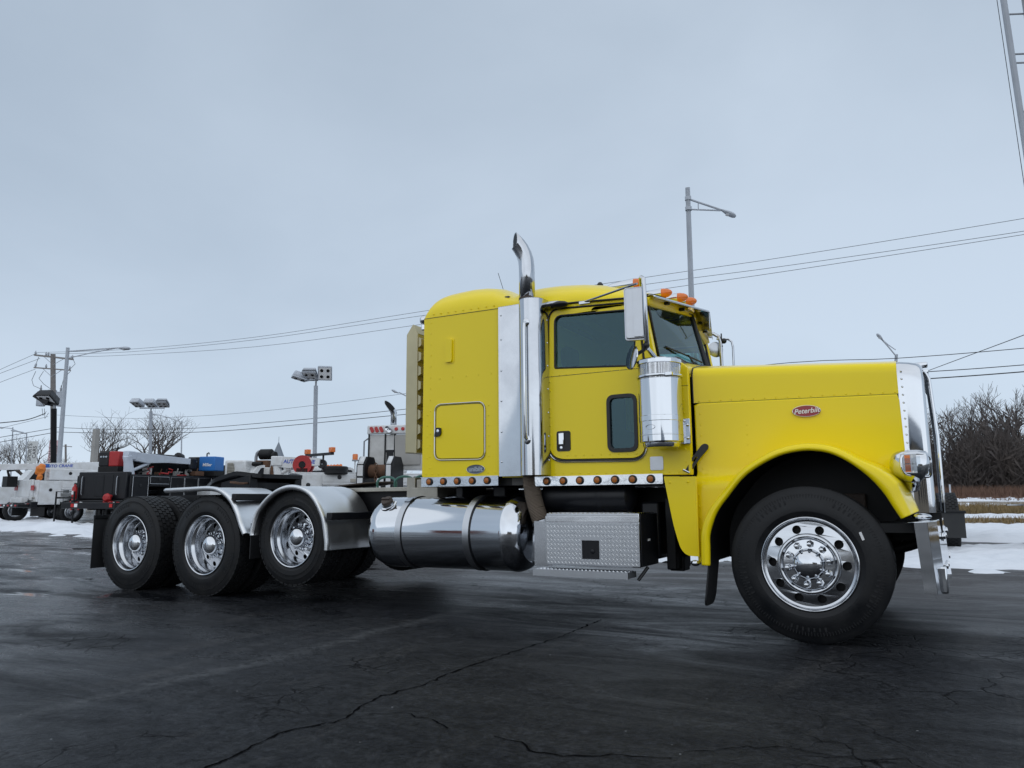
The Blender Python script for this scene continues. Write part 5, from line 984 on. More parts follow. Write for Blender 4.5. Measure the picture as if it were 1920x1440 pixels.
# wooden utility pole
o = Vector((-53.4, 24.06, 0)); up = thing('utility_pole', 'wooden utility pole with two crossarms and grey transformers', 'utility pole', o)
pole([(0, 0, 0), Vector((-52.24, 22.37, 10.9))-o], 0.21, 0.16).build('pole', 'wood', up)
for (a, b, r) in (((-53.4, 21.74, 10.83), (-51.0, 23.1, 10.52), 0.075), ((-53.5, 21.85, 9.96), (-51.2, 23.1, 9.76), 0.055)):
    ca = MB().tube([Vector(a)-o, Vector(b)-o], r, 4).build('crossarm', 'wood', up)
    mid = (Vector(a)+Vector(b))/2-o; d = (Vector(b)-Vector(a))
    MB().tube([mid+d*0.27, mid+Vector((0, 0, -0.55)), mid-d*0.27], 0.022, 5).build('brace', 'polegrey', ca)
    for k in (0.03, 0.30, 0.36, 0.97) if r > 0.06 else (0.04, 0.33, 0.97):
        p = Vector(a)+d*k-o; MB().lathe([(0.03, 0.0), (0.075, 0.06), (0.05, 0.10), (0.075, 0.14), (0.04, 0.19), (0.035, 0.26), (0, 0.28)], p+Vector((0, 0, 0.04)), 'z', 10).build('insulator', 'polegrey', ca)
for p in ((-53.15, 22.35, 7.62), (-52.75, 22.85, 7.78), (-51.85, 23.0, 7.60)):
    tr = MB().lathe([(0.0, -0.02), (0.27, 0), (0.28, 0.04), (0.28, 0.92), (0.30, 0.94), (0.28, 1.0), (0, 1.04)], Vector(p)-o-Vector((0, 0, 0.35)), 'z', 18).build('transformer', 'polegrey', up)
    MB().lathe([(0.05, 0), (0.09, 0.08), (0.05, 0.14), (0.09, 0.20), (0.05, 0.26), (0.03, 0.45)], Vector(p)-o+Vector((0.05, -0.1, 0.66)), 'z', 8).build('bushing', 'grey', tr)
for pts in ([(-53.2, 21.95, 10.7), (-53.5, 22.0, 10.35), (-53.35, 21.95, 10.1)], [(-53.4, 21.95, 9.7), (-53.7, 21.9, 9.1), (-53.6, 22.0, 8.7), (-53.15, 22.35, 8.45)], [(-52.9, 22.2, 9.7), (-53.2, 22.1, 9.2), (-52.9, 22.3, 8.8), (-52.6, 22.6, 8.5)], [(-51.2, 23.1, 9.7), (-51.6, 22.9, 9.2), (-51.8, 22.9, 8.5)], [(-51.0, 23.1, 10.5), (-50.9, 23.2, 10.2), (-51.2, 23.1, 9.9)], [(-53.0, 22.4, 7.1), (-53.0, 22.5, 6.6), (-52.8, 22.6, 6.9)], [(-52.9, 22.5, 7.1), (-52.9, 22.6, 6.4), (-52.7, 22.7, 6.8)]):
    MB().tube([Vector(p)-o for p in pts], 0.016, 5).build('jumper_cable', 'wire', up)
WIRES = [
 ([(-53.11, 21.85, 11.00), (-44.24, 22.69, 10.51), (-33.48, 23.64, 10.37), (-22.13, 24.57, 10.73), (-9.31, 25.62, 11.11), (-3.76, 26.08, 11.24), (6.08, 26.87, 11.65), (16, 27.7, 12.3)], 0.011, 'highest of the long overhead wires crossing above the truck cab'),
 ([(-52.56, 22.17, 10.92), (-44.55, 22.90, 10.40), (-33.67, 23.81, 10.26), (-22.23, 24.71, 10.54), (-9.35, 25.73, 10.80), (-3.80, 26.17, 10.87), (6.04, 26.94, 11.15), (16, 27.8, 11.7)], 0.011, 'middle one of three long overhead wires crossing above the cab'),
 ([(-51.23, 22.94, 10.74), (-46.76, 23.30, 10.42), (-34.14, 24.26, 9.96), (-22.47, 25.06, 10.17), (-9.42, 25.93, 10.53), (-3.83, 26.31, 10.67), (6.03, 26.96, 11.03), (16, 27.7, 11.5)], 0.011, 'lowest of three long overhead wires crossing above the cab'),
 ([(-52.42, 22.99, 6.67), (-48.16, 23.71, 6.36), (-43.77, 24.44, 6.13), (-35.51, 25.74, 6.23), (-25.14, 27.29, 6.86), (-17.43, 28.41, 7.52)], 0.010, 'thin wire running behind both pale pole lights to the rack'),
 ([(-52.58, 23.05, 5.82), (-47.46, 23.72, 5.50), (-40.88, 24.54, 5.31), (-34.91, 25.25, 5.42), (-24.14, 26.49, 5.85), (-6.37, 28.48, 6.99), (-0.07, 29.25, 6.95), (4.61, 29.81, 7.04), (12, 30.6, 7.3)], 0.016, 'upper black cable crossing just above the yellow hood'),
 ([(-52.60, 23.10, 5.49), (-47.48, 23.75, 5.25), (-40.68, 24.60, 5.06), (-34.93, 25.29, 5.13), (-24.16, 26.53, 5.56), (-6.42, 28.58, 6.30), (1.10, 29.49, 6.30), (4.56, 29.90, 6.36), (12, 30.8, 6.6)], 0.018, 'thicker black cable meeting the chrome grille crown'),
 ([(-7.14, 32.01, 6.38), (1.08, 30.03, 6.07), (4.47, 29.21, 5.98), (10, 27.9, 5.9)], 0.024, 'lowest thick cable right of the chrome grille'),
 ([(0.15, 38.24, 7.23), (1.04, 35.71, 7.22), (4.30, 26.44, 6.98), (5.24, 23.76, 6.95), (7, 18.8, 7.0)], 0.016, 'single cable slanting steeply up right of the grille'),
 ([(-53.11, 21.85, 11.00), (-51.81, 18.89, 9.23), (-50.86, 16.71, 7.84), (-49.9, 14.5, 6.6)], 0.013, 'upper of three wires leaving the top crossarm to the left'),
 ([(-53.04, 21.96, 10.59), (-51.77, 18.89, 8.97), (-50.87, 16.72, 7.75), (-49.9, 14.4, 6.6)], 0.013, 'second wire leaving the utility pole to the left'),
 ([(-53.39, 21.90, 9.85), (-52.01, 19.06, 8.42), (-50.91, 16.79, 7.19), (-49.8, 14.5, 6.0)], 0.013, 'wire leaving the lower crossarm to the left'),
 ([(-53.00, 22.65, 6.78), (-52.50, 21.20, 6.17), (-51.81, 19.22, 5.75), (-51.05, 17.04, 5.36), (-50, 14, 5.0)], 0.030, 'thick bundled cable leaving the pole left below the transformers'),
 ([(-52.85, 22.77, 6.56), (-51.75, 19.22, 5.40), (-51.09, 17.11, 4.80), (-50, 13.6, 3.9)], 0.012, 'thin wire just below the thick bundled cable at left'),
 ([(-52.75, 22.98, 5.71), (-51.71, 19.26, 4.81), (-51.13, 17.18, 4.28), (-50, 13.3, 3.4)], 0.018, 'upper of two low cables leaving the pole to the left'),
 ([(-52.77, 23.01, 5.41), (-51.73, 19.30, 4.50), (-51.15, 17.22, 3.98), (-50, 13.3, 3.1)], 0.020, 'lowest cable leaving the pole to the left above the white truck'),
]
for pts, r, lab in WIRES:
    c = [Vector(p) for p in pts]; path = []
    for i in range(len(c)-1):
        p0, p1, p2, p3 = c[max(i-1, 0)], c[i], c[i+1], c[min(i+2, len(c)-1)]
        for j in range(5): u = j/5; path.append(0.5*((2*p1)+(-p0+p2)*u+(2*p0-5*p1+4*p2-p3)*u*u+(-p0+3*p1-3*p2+p3)*u**3))
    path.append(c[-1]); tag(MB().tube(path, r, 5).build('overhead_wire', 'wire' if r > 0.015 else 'wirethin'), lab, 'power line', 'overhead lines along the road')
# spliced dampers on the lines near the street lamp
# banner signs
def banner(base, top, s, w, h, mt, label):
    t = thing('banner_sign', label, 'sign', base, 0, 'banner signs by the utility pole'); o = Vector(base); tp = Vector(top)-o
    MB().tube([(0, 0, 0), (0, 0, tp.z+h/2)], 0.05, 8).build('post', 'polegrey', t)
    x = Vector(CR); m = basis(tp+Vector((0.0, 0, 0)), x, (0, 0, 1))
    b = MB().box(-w/2, w/2, -h/2, h/2, -0.02, 0.02, m).build('banner', mt, t)
    for k, line in enumerate(s): text('lettering', line, w*0.52, 'ink', b, m @ Matrix.Translation((-w*0.24+k*w*0.48, 0, 0.026)) @ Matrix.Rotation(PI/2, 4, 'Z'), 0, 0.001, 0.004)
banner((-72.88, 32.72, 0.1), (-72.80, 32.60, 5.15), ('SPORTS', 'CARS'), 0.92, 2.05, 'signw', 'white vertical banner reading SPORTS CARS left of the utility pole')
banner((-71.16, 33.72, 0.1), (-71.10, 33.60, 5.15), ('PREOWNED', 'CARS'), 0.95, 2.25, 'signp', 'pinkish vertical banner reading PREOWNED CARS right of the utility pole')
t = thing('sign_post', 'square grey concrete post without a sign before the bare trees', 'post', (-48.2, 23.47, 0)); MB().box(-0.17, 0.17, -0.17, 0.17, 0, 5.5).build('post', 'concrete', t, bevel=0.02); MB().lathe([(0.05, 5.5), (0.09, 5.56), (0.05, 5.62), (0, 5.63)], (0, 0, 0), 'z', 10).build('cap', 'polegrey', t)
t = thing('utility_pole', 'small distant wooden pole between banner signs and sign post', 'utility pole', (-80.9, 40.9, 0.3)); pole([(0, 0, 0), (0.5, -0.9, 6.3)], 0.13, 0.10, 8).build('pole', 'wood', t); MB().tube([(-0.1, -1.3, 6.15), (1.1, -0.55, 6.05)], 0.05, 4).build('crossarm', 'wood', t)
# church far away
t = thing('church', 'distant grey church with a pointed steeple above the lot', 'church', (-167.6, 152.9, 1.8), TH)
MB().box(-3, 9, -2, 4, 0, 7).build('wall', 'concrete', t); MB().add([(-3, -2, 7), (9, -2, 7), (9, 4, 7), (-3, 4, 7), (-3, 1, 10), (9, 1, 10)], [(0, 1, 5, 4), (2, 3, 4, 5), (0, 4, 3), (1, 2, 5)]).build('roof', 'steeple', t)
MB().box(-1.5, 1.5, -1.5, 1.5, 0, 10.5).build('tower', 'concrete', t); sp_ = MB().add([(-1.6, -1.6, 10.5), (1.6, -1.6, 10.5), (1.6, 1.6, 10.5), (-1.6, 1.6, 10.5), (0, 0, 15.6)], [(0, 1, 4), (1, 2, 4), (2, 3, 4), (3, 0, 4)]).build('spire', 'steeple', t, smooth=0); MB().tube([(0, 0, 15.4), (0, 0, 17)], 0.07, 5).build('cross', 'grey', sp_)
# crane mast at the right edge
t = thing('crane_mast', 'steel ladder mast rising at the upper right edge', 'crane', (3.25, 11.1, 0)); o = Vector((3.25, 11.1, 0))
ma, mb_ = Vector((3.25, 11.1, 0)), Vector((2.52, 8.50, 12.7)); off = Vector((0.34, 0.16, 0.0))
MB().tube([ma-o, mb_-o], 0.055, 10).build('rail', 'polegrey', t)
MB().tube([ma+off*0.95-o+Vector((.05, 0, 0)), mb_+off*0.95-o+Vector((.05, 0, 0))], 0.10, 4).build('mast_tube', 'grey', t)
for k in [0.57+0.0*i for i in range(0)]+[i/14 for i in range(15)]:
    p = ma.lerp(mb_, k)-o; MB().tube([p, p+off*0.95], 0.018, 6).build('rung', 'grey', t)
    if k in (10/14, 8/14): MB().tube([p+Vector((0, 0, .18)), p+off*0.95+Vector((0, 0, .18))], 0.018, 6).build('rung', 'grey', t)
MB().tube([ma-o+Vector((-0.12, -0.02, 0)), mb_-o+Vector((-0.10, -0.02, 0))], 0.006, 5).build('hoist_cable', 'wire', t)
MB().box(-0.3, 1.2, -0.3, 0.9, 0, 1.0).build('base', 'chassis', t, bevel=0.03)

# ================================================================== bare trees
def tree(base, height, seed, label, spread=1.0, trunk_r=0.28, fork=0.28, levels=6, group='bare trees along the road'):
    rnd = random.Random(seed); t = thing('bare_tree', label, 'tree', base, 0, group); trunk = MB(); crown = MB()
    def grow(p, d, L_, r, lv):
        n = 3; path = [p]; q = p; dd = d
        for i in range(n):
            dd = (dd+Vector((rnd.gauss(0, .16), rnd.gauss(0, .16), rnd.gauss(0.05, .10)))).normalized(); q = q+dd*L_/n; path.append(q)
        rr = [lerp(r, r*0.62, i/n) for i in range(n+1)]; (trunk if lv == 0 else crown).tube(path, rr, 7 if lv < 2 else (5 if lv < 3 else 3), caps=False)
        if lv >= levels: return
        k = 4 if lv == 0 else (3 if lv < 3 else 2)
        for i in range(k):
            a = 2*PI*(i+rnd.random()*0.7)/k; side = Vector((math.cos(a), math.sin(a), 0)); w = rnd.uniform(0.35, 0.85)*spread
            nd = (dd*(1.0 if lv else 1.3)+side*w+Vector((0, 0, 0.16))).normalized(); st = path[-1] if i < 2 or lv == 0 else path[-2]
            grow(st, nd, L_*rnd.uniform(0.68, 0.88), max(0.012, r*rnd.uniform(0.48, 0.62)), lv+1)
        if lv >= 3 and rnd.random() < 0.8:
            a = rnd.uniform(0, 6.28); grow(path[1+rnd.randrange(2)], (dd+Vector((math.cos(a), math.sin(a), 0.2))*0.9).normalized(), L_*0.6, 0.013, levels)
    grow(Vector((0, 0, 0)), Vector((rnd.gauss(0, .04), rnd.gauss(0, .04), 1)).normalized(), height*fork, trunk_r, 0)
    zmax = max(v.z for v in crown.v); s = height/zmax
    for m in (trunk, crown): m.xf(Matrix.Diagonal((s, s, s, 1)))
    trunk.build('trunk', 'bark', t, smooth=60, weld=False); crown.build('crown', 'twig', t, smooth=60, weld=False); return t
tree((-98.4, 54.0, 0.5), 13.4, 3, 'large bare tree left of the three headed pole light', 1.25, 0.42, 0.22)
tree((-91.6, 57.8, 0.5), 13.0, 9, 'large bare tree right of the three headed pole light', 1.25, 0.42, 0.20)
tree((-126, 61.75, 0.6), 10.6, 5, 'bare tree just left of the utility pole', 1.0, 0.36, 0.22)
tree((-131.5, 58.9, 0.6), 9.6, 14, 'bare tree cut by the left picture edge', 1.1, 0.36, 0.22)
tree((-128.2, 72, 0.7), 6.6, 8, 'small faint bare tree between sign post and banner signs', 1.1, 0.25, 0.2, 5)
tree((-119.5, 60.5, 0.6), 7.4, 21, 'low bare tree behind the banner signs', 1.1, 0.25, 0.2, 5)
tree((7.3, 85.1, 1.0), 11.9, 27, 'tallest bare tree above the thicket at right', 1.15, 0.30, 0.16, group='bare trees over the thicket')
tree((1.2, 80.3, 1.0), 8.9, 33, 'crooked bare tree just right of the chrome grille', 1.0, 0.24, 0.24, group='bare trees over the thicket')
tree((4.2, 88.0, 1.1), 10.2, 38, 'slim bare tree between crooked tree and tallest tree', 1.0, 0.24, 0.18, group='bare trees over the thicket')
tree((12.5, 84.0, 1.1), 10.8, 41, 'bare tree at the right picture edge over the thicket', 1.1, 0.26, 0.18, group='bare trees over the thicket')
def thicket(x0, x1, y0, y1, n, h0, h1, seed, name='thicket', tw=26):
    rnd = random.Random(seed); mb = MB()
    for i in range(n):
        x, y = rnd.uniform(x0, x1), rnd.uniform(y0, y1); z = gz(x, y); h = rnd.uniform(h0, h1)*(0.82+0.42*math.sin(x*0.55+1.1)*math.sin(x*0.23+y*0.11)+0.16*math.sin(x*1.7))
        p = Vector((x, y, z)); d = Vector((rnd.gauss(0, .15), rnd.gauss(0, .15), 1)).normalized(); w = rnd.uniform(0.02, 0.05)
        a = rnd.uniform(0, PI); s = Vector((math.cos(a), math.sin(a), 0))
        mb.add([p-s*w, p+s*w, p+d*h*0.7+s*w*0.6, p+d*h*0.7-s*w*0.6, p+d*h], [(0, 1, 2, 3), (3, 2, 4)])
        for k in range(tw):
            u = rnd.uniform(0.08, 0.95); q = p+d*h*u; e = (d*0.6+Vector((rnd.gauss(0, .7), rnd.gauss(0, .7), rnd.uniform(-.1, .6)))).normalized(); l = h*rnd.uniform(0.12, 0.32)*(1.1-u*0.6)
            ww = rnd.uniform(0.010, 0.024); b = e.orthogonal().normalized()*ww; m = q+e*l*0.55+Vector((rnd.gauss(0, .05), 0, rnd.gauss(0, .06)))*l
            mb.add([q-b, q+b, m, q+e*l], [(0, 1, 2), (1, 3, 2)])
    return tag(mb.build(name, 'thicket', smooth=0, weld=False), kind='stuff')
thicket(-9, 26, 77, 90, 3600, 3.4, 7.6, 51, tw=30)
thicket(-300, 60, 150, 175, 900, 3.0, 6.0, 52, tw=18)
thicket(-230, -60, 75, 85, 500, 2.0, 3.6, 53, tw=14)
t = thing('fence_post', 'small grey post at the foot of the thicket by the grille', 'post', (2.3, 64.5, gz(2.3, 64.5))); MB().box(-0.06, 0.06, -0.06, 0.06, 0, 1.3).build('post', 'polegrey', t)

# ================================================================== trucks of the lot
def truck_wheel(parent, x, y, r, w, rim='satin', name='wheel', out=-1):
    e = empty(name, parent=parent); e.location = (x, y, r)
    tyre_s(r, w).build('tyre', 'rubber', e)
    MB().lathe([(r*0.62, out*w*0.42), (r*0.58, out*w*0.46), (r*0.54, out*w*0.30), (r*0.30, out*w*0.20), (r*0.28, out*w*0.45), (r*0.15, out*w*0.52), (0, out*w*0.52)], (0, 0, 0), 'y', 24).build('rim', rim, e)
    return e
def tyre_s(r, w): return MB().lathe([(r*0.60, -w*0.40), (r*0.70, -w*0.5), (r*0.88, -w*0.5), (r*0.97, -w*0.42), (r, -w*0.36), (r, -w*0.12), (r*0.97, -w*0.10), (r*0.97, w*0.10), (r, w*0.12), (r, w*0.36), (r*0.97, w*0.42), (r*0.88, w*0.5), (r*0.70, w*0.5), (r*0.60, w*0.40)], (0, 0, 0), 'y', 36)
def chassis(t, L_, wb, r=0.45, w=1.0, paint='white', cab=True, dual=True):                 # local: x forward, rear bumper at x=0, right side y<0
    MB().box(0.05, L_, -0.42, -0.34, 0.55, 0.75).box(0.05, L_, 0.34, 0.42, 0.55, 0.75).build('frame', 'chassis', t)
    for s in (-1, 1):
        truck_wheel(t, 1.45, s*(w-0.13), r, 0.26, out=s)
        if dual: truck_wheel(t, 1.45, s*(w-0.42), r, 0.26, name='inner_wheel', out=-s)
        truck_wheel(t, 1.45+wb, s*(w-0.10), r, 0.26, out=s)
    if cab:
        x = L_-2.9
        c = MB().plate(rpoly([(x, 0.55), (x+2.9, 0.55), (x+2.9, 1.30), (x+1.65, 1.45), (x+1.15, 2.15), (x+0.1, 2.2), (x, 2.1)], [0.05, .1, .15, .1, .15, .1, .1], 4), [], lambda a, z, q: (a, -w+0.05+q, z), 2*w-0.1).build('cab', paint, t, bevel=0.05)
        for s in (-1, 1): MB().plate(rpoly([(x+0.2, 1.42), (x+1.45, 1.42), (x+1.08, 2.05), (x+0.2, 2.08)], 0.05, 3), [], lambda a, z, q: (a, s*(w-0.048)+q*0, z), 0.001).box(x+.19, x+.2, s*(w-.05), s*(w-.048), 1.42, 1.43).build('window', 'black', c)
        MB().box(x-0.006, x-0.002, -w+0.25, w-0.25, 1.42, 2.02).build('rear_window', 'black', c)
def panel(t, x0, x1, z0, z1, y, mt, latches=1, s=-1, edge=None):             # compartment door, slightly proud, with paddle latch
    d = MB().box(x0+0.012, x1-0.012, y if s > 0 else y-0.014, y+0.014 if s > 0 else y, z0+0.012, z1-0.012).build('compartment_door', mt, t, bevel=0.008)
    if edge: MB().tube([(x0+0.02, y+s*0.016, z0+0.02), (x1-0.02, y+s*0.016, z0+0.02), (x1-0.02, y+s*0.016, z1-0.02), (x0+0.02, y+s*0.016, z1-0.02), (x0+0.02, y+s*0.016, z0+0.02)], 0.010, 5).build('door_edge', edge, d)
    for k in range(latches): u = (k+0.5)/latches; MB().lathe([(0.055, 0.0), (0.06, 0.012), (0.03, 0.016), (0, 0.016)] if s > 0 else [(0.055, 0.0), (0.06, -0.012), (0.03, -0.016), (0, -0.016)], (lerp(x0, x1, u), y+s*0.014, lerp(z0, z1, 0.62)), 'y', 12).build('latch', 'plastic', d)
    return d
def utility_body(t, L_, w, z0, z1, mt, bed=1.15, lat=1, edge=None, doors=3):
    b = MB()
    for s in (-1, 1):
        b.box(0.25, 1.0, s*w if s < 0 else w-0.5, -w+0.5 if s < 0 else w, z0, z1).box(1.0, 1.95, s*w if s < 0 else w-0.5, -w+0.5 if s < 0 else w, z0+0.55, z1).box(1.95, L_, s*w if s < 0 else w-0.5, -w+0.5 if s < 0 else w, z0, z1)
    b.box(0.25, L_, -w+0.5, w-0.5, z0+0.30, z0+0.42).box(0.2, 0.25, -w, w, z0+0.1, z0+0.9); bb = b.build('body', mt, t, bevel=0.015)
    for s in (-1, 1):
        panel(bb, 0.27, 0.98, z0+0.04, z1-0.04, s*w, mt, lat, s, edge); panel(bb, 1.02, 1.93, z0+0.62, z1-0.04, s*w, mt, lat, s, edge)
        for k in range(doors): a = 1.97+(L_-1.97)/doors*k; panel(bb, a, a+(L_-1.97)/doors, z0+0.04, z1-0.04, s*w, mt, lat, s, edge)
    MB().box(0.02, 0.25, -w, w, z0-0.12, z0+0.10).build('bumper', 'black', t, bevel=0.02)
    for s in (-1, 1):
        MB().box(0.0, 0.02, s*(w-0.25)-0.08, s*(w-0.25)+0.08, z0-0.06, z0+0.04).build('tail_light', 'redlens', t); MB().box(0.0, 0.02, s*(w-0.45)-0.05, s*(w-0.45)+0.05, z0-0.06, z0+0.04).build('reverse_light', 'whitelens', t)
    return bb
HD = Vector((0.15, 0.99, 0)).normalized(); HR = math.atan2(HD.y, HD.x)
def to_local(root, p): return root.matrix_basis.inverted() @ Vector(p)
def crane(t, base, z0, z1, tip, mt, txt=None, r=0.14, tz=0.0):              # post, boom to the tip, lift cylinder, hook
    base = Vector((base[0], base[1], z0)); top = Vector((base.x, base.y, z1)); tip = Vector(tip); d = (tip-top); dn = d.normalized(); side = dn.cross(Vector((0, 0, 1))).normalized(); upv = side.cross(dn)
    p = MB().tube([base, base+Vector((0, 0, (z1-z0)*0.5)), base+Vector((0, 0, (z1-z0)*0.8))-dn*0.06, top-dn*0.12], [r*1.5, r*1.15, r*0.95, r], 10).box(-0.20, 0.16, -0.12, 0.12, -0.13, 0.15, Matrix(((dn.x, side.x, upv.x, top.x), (dn.y, side.y, upv.y, top.y), (dn.z, side.z, upv.z, top.z), (0, 0, 0, 1)))).build('crane_post', mt, t, bevel=0.03)
    q = Matrix(((dn.x, side.x, upv.x, top.x), (dn.y, side.y, upv.y, top.y), (dn.z, side.z, upv.z, top.z), (0, 0, 0, 1)))
    b = MB().plate([(-0.1, -0.13), (d.length*0.25, -0.20), (d.length*0.6, -0.12), (d.length, -0.10), (d.length, 0.11), (0, 0.14)], [], lambda a, c, w: (a, -0.09+w, c), 0.18).xf(q).build('boom', mt, t, bevel=0.012)
    MB().tube([base.lerp(top, 0.55)+dn*0.12, top+dn*d.length*0.32-upv*0.17], 0.055, 8).build('lift_cylinder', mt, t)
    if txt:
        bpy.context.view_layer.update(); wd_ = (t.matrix_basis.to_3x3() @ dn); xd = dn if wd_.dot(CR) > 0 else -dn; zd = xd.cross(upv)
        text('boom_lettering', txt, 0.15, 'inkblue', b, basis(top+dn*d.length*0.52+zd*0.0925, xd, upv), 0.12, 0.001, 0.004)
    MB().box(d.length*0.5+0.4, d.length*0.5+0.55, -0.0915, -0.0905, -0.05, 0.09).xf(q).build('boom_decal', 'blue', b) if txt else None
    sh = tip+dn*0.05; MB().lathe([(0.03, -0.03), (0.13, -0.04), (0.13, 0.04), (0.03, 0.03)], (0, 0, 0), 'y', 16).xf(Matrix.Translation(sh-upv*0.05) @ q.to_3x3().to_4x4()).build('sheave', 'black', b)
    MB().tube([sh-upv*0.1, sh-upv*0.32], 0.012, 5).ball(sh-Vector((0, 0, 0.36)), 0.07).tube([sh+Vector((0, 0, -0.40)), sh+Vector((0.06, 0, -0.47)), sh+Vector((0.02, 0, -0.55)), sh+Vector((-0.06, 0, -0.5))], 0.02, 6).build('hook', 'chassis', b)
    return b
G = 'service trucks parked behind the yellow truck'
# --- white crane truck at far left
r1 = Vector((-27.86, 8.72, 0)); W1 = thing('service_truck', 'white crane service truck with orange jacket hung at its rear, far left', 'truck', r1+Vector((HD.y, -HD.x, 0))*-1.08, HR, G)
chassis(W1, 7.2, 4.1, 0.42, 1.08); utility_body(W1, 4.3, 1.08, 0.70, 1.58, 'white', lat=1)
ub = MB().box(0.55, 3.4, -1.07, -0.62, 1.60, 2.02).build('upper_compartment', 'white', W1, bevel=0.02); panel(ub, 0.55, 3.4, 1.60, 2.02, -1.075, 'white', 2)
crane(W1, (3.6, -0.55), 1.6, 2.28, (-1.0, 0.35, 2.05), 'white', 'AUTO CRANE')
MB().box(0.14, 0.2, -0.75, 0.75, 0.85, 1.62).build('tailgate', 'white', W1, bevel=0.02)
MB().tube([(0.17, -0.9, 0.95), (0.17, 0.9, 0.95)], 0.02, 6).build('tailgate_rail', 'dullalu', W1)
MB().box(0.12, 0.14, -0.55, 0.55, 0.98, 1.58).build('tailgate_panel', 'white', W1, bevel=0.01)
MB().box(-0.12, 0.10, -0.55, 0.55, 0.76, 0.96).build('step_locker', 'white', W1, bevel=0.02)
MB().tube([(-1.05, 0.15, 2.05), (-1.05, 0.55, 2.05)], 0.14, 14).tube([(-0.95, 0.3, 2.0), (-1.1, 0.35, 1.7)], 0.04, 8).build('winch', 'black', W1)
MB().box(-0.3, 0.05, 0.45, 0.95, 1.35, 1.75).tube([(-0.2, 0.6, 1.75), (-0.25, 0.65, 1.95), (0.0, 0.7, 2.0)], 0.05, 8).build('vise', 'chassis', W1, bevel=0.03)
for z in (1.72, 1.86): MB().tube([(0.5, -1.09, z), (0.5, -0.98, z+0.03), (0.9, -0.98, z+0.03)], 0.015, 6).build('jacket_hook', 'grey', W1)
for y in (-0.78, 0.78): MB().box(0.12, 0.14, y-0.13, y+0.13, 1.22, 1.40).build('reflector', 'redlens', W1)
MB().box(-0.35, 0.15, -0.95, 0.95, 0.62, 0.72).build('rear_step', 'chassis', W1, bevel=0.01)
for i in range(5): MB().box(-0.36, -0.35, -0.8+i*0.36, -0.66+i*0.36, 0.64, 0.70).build('reflector', 'redlens' if i % 2 == 0 else 'whitelens', W1)
for s in (-1, 1): MB().box(0.1, 0.55, s*0.9-0.03, s*0.9+0.03, 0.28, 0.62).build('mud_flap', 'flap', W1)
def jacket():
    from mathutils import noise as nz
    m = MB().ball((0, 0, 0.40), 0.16, 20, 14, (1.15, 0.9, 1.25)).ball((0.03, -0.02, 0.10), 0.13, 18, 12, (1.0, 0.8, 1.1)).ball((-0.10, -0.05, 0.30), 0.09, 14, 9, (0.8, 0.8, 1.6))
    for v in m.v: v += Vector((nz.noise(v*7), nz.noise(v*7+Vector((9, 0, 0))), nz.noise(v*5+Vector((0, 5, 0)))))*0.075
    return m
def wl(t, x, y, z): return t.matrix_basis @ Vector((x, y, z))
j = tag(jacket().build('safety_jacket', 'orange', smooth=60), 'bunched orange hi-vis jacket hanging at the white truck rear corner', 'jacket'); j.location = wl(W1, 0.30, -0.92, 1.60)
o = empty('warning_sign', wl(W1, 3.62, -1.06, 1.78), HR); tag(o, 'small orange square warning panel with white cross on the white truck', 'sign'); MB().box(-0.2, 0.2, -0.012, 0.0, 0, 0.36).build('panel', 'orange', o)
MB().tube([(-0.16, -0.016, 0.04), (0.16, -0.016, 0.32)], 0.018, 4).tube([(0.16, -0.016, 0.04), (-0.16, -0.016, 0.32)], 0.018, 4).build('cross', 'inkwhite', o)
# --- black crane truck
r2 = Vector((-22.05, 8.50, 0)); HK = Vector((F0.x*math.cos(-0.3)-F0.y*math.sin(-0.3), F0.x*math.sin(-0.3)+F0.y*math.cos(-0.3), 0)); HA = math.atan2(HK.y, HK.x)
K1 = thing('service_truck', 'black service truck with pale grey crane folded along its bed', 'truck', r2+Vector((HK.y, -HK.x, 0))*-1.12, HA, G)
chassis(K1, 7.6, 4.4, 0.45, 1.10, 'black'); utility_body(K1, 4.8, 1.12, 0.78, 1.72, 'black', lat=1, edge='satin', doors=4)
crane(K1, (0.45, -0.78), 1.25, 2.34, (3.2, -0.80, 2.26), 'craneg', None, 0.15)
MB().box(0.28, 0.9, -1.0, -0.35, 1.12, 1.30).build('crane_base', 'black', K1, bevel=0.02)
MB().box(0.10, 0.32, -1.05, 0.95, 0.90, 1.80).build('tail_cabinet', 'black', K1, bevel=0.03)
MB().box(-0.35, 0.10, -1.10, 1.10, 0.60, 0.80).build('rear_step', 'black', K1, bevel=0.02)
MB().lathe([(0.02, 0.0), (0.13, -0.01), (0.16, -0.10), (0.10, -0.18), (0, -0.18)], (0, 0, 0), 'x', 7).box(-0.1, 0.03, -0.16, 0.16, -0.17, -0.10).box(-0.05, 0.04, -0.10, 0.20, 0.02, 0.10).xf(Matrix.Translation((0.0, -0.50, 0.95))).build('pintle_cover', 'redp', K1, bevel=0.02)
for y, m_ in ((0.62, 'redlens'), (0.48, 'whitelens'), (-0.95, 'redlens')): MB().box(-0.365, -0.35, y-0.06, y+0.06, 0.65, 0.76).build('tail_light', m_, K1)
MB().box(0.9, 3.3, -0.35, -0.15, 2.28, 2.50).tube([(3.2, -0.25, 2.46), (3.45, -0.25, 2.40)], 0.17, 12).box(3.35, 3.75, -0.7, -0.3, 2.0, 2.4).box(1.2, 4.6, 0.2, 0.9, 1.7, 2.28).box(1.6, 2.6, -0.1, 0.5, 2.28, 2.42).build('boom_cradle', 'black', K1, bevel=0.03)
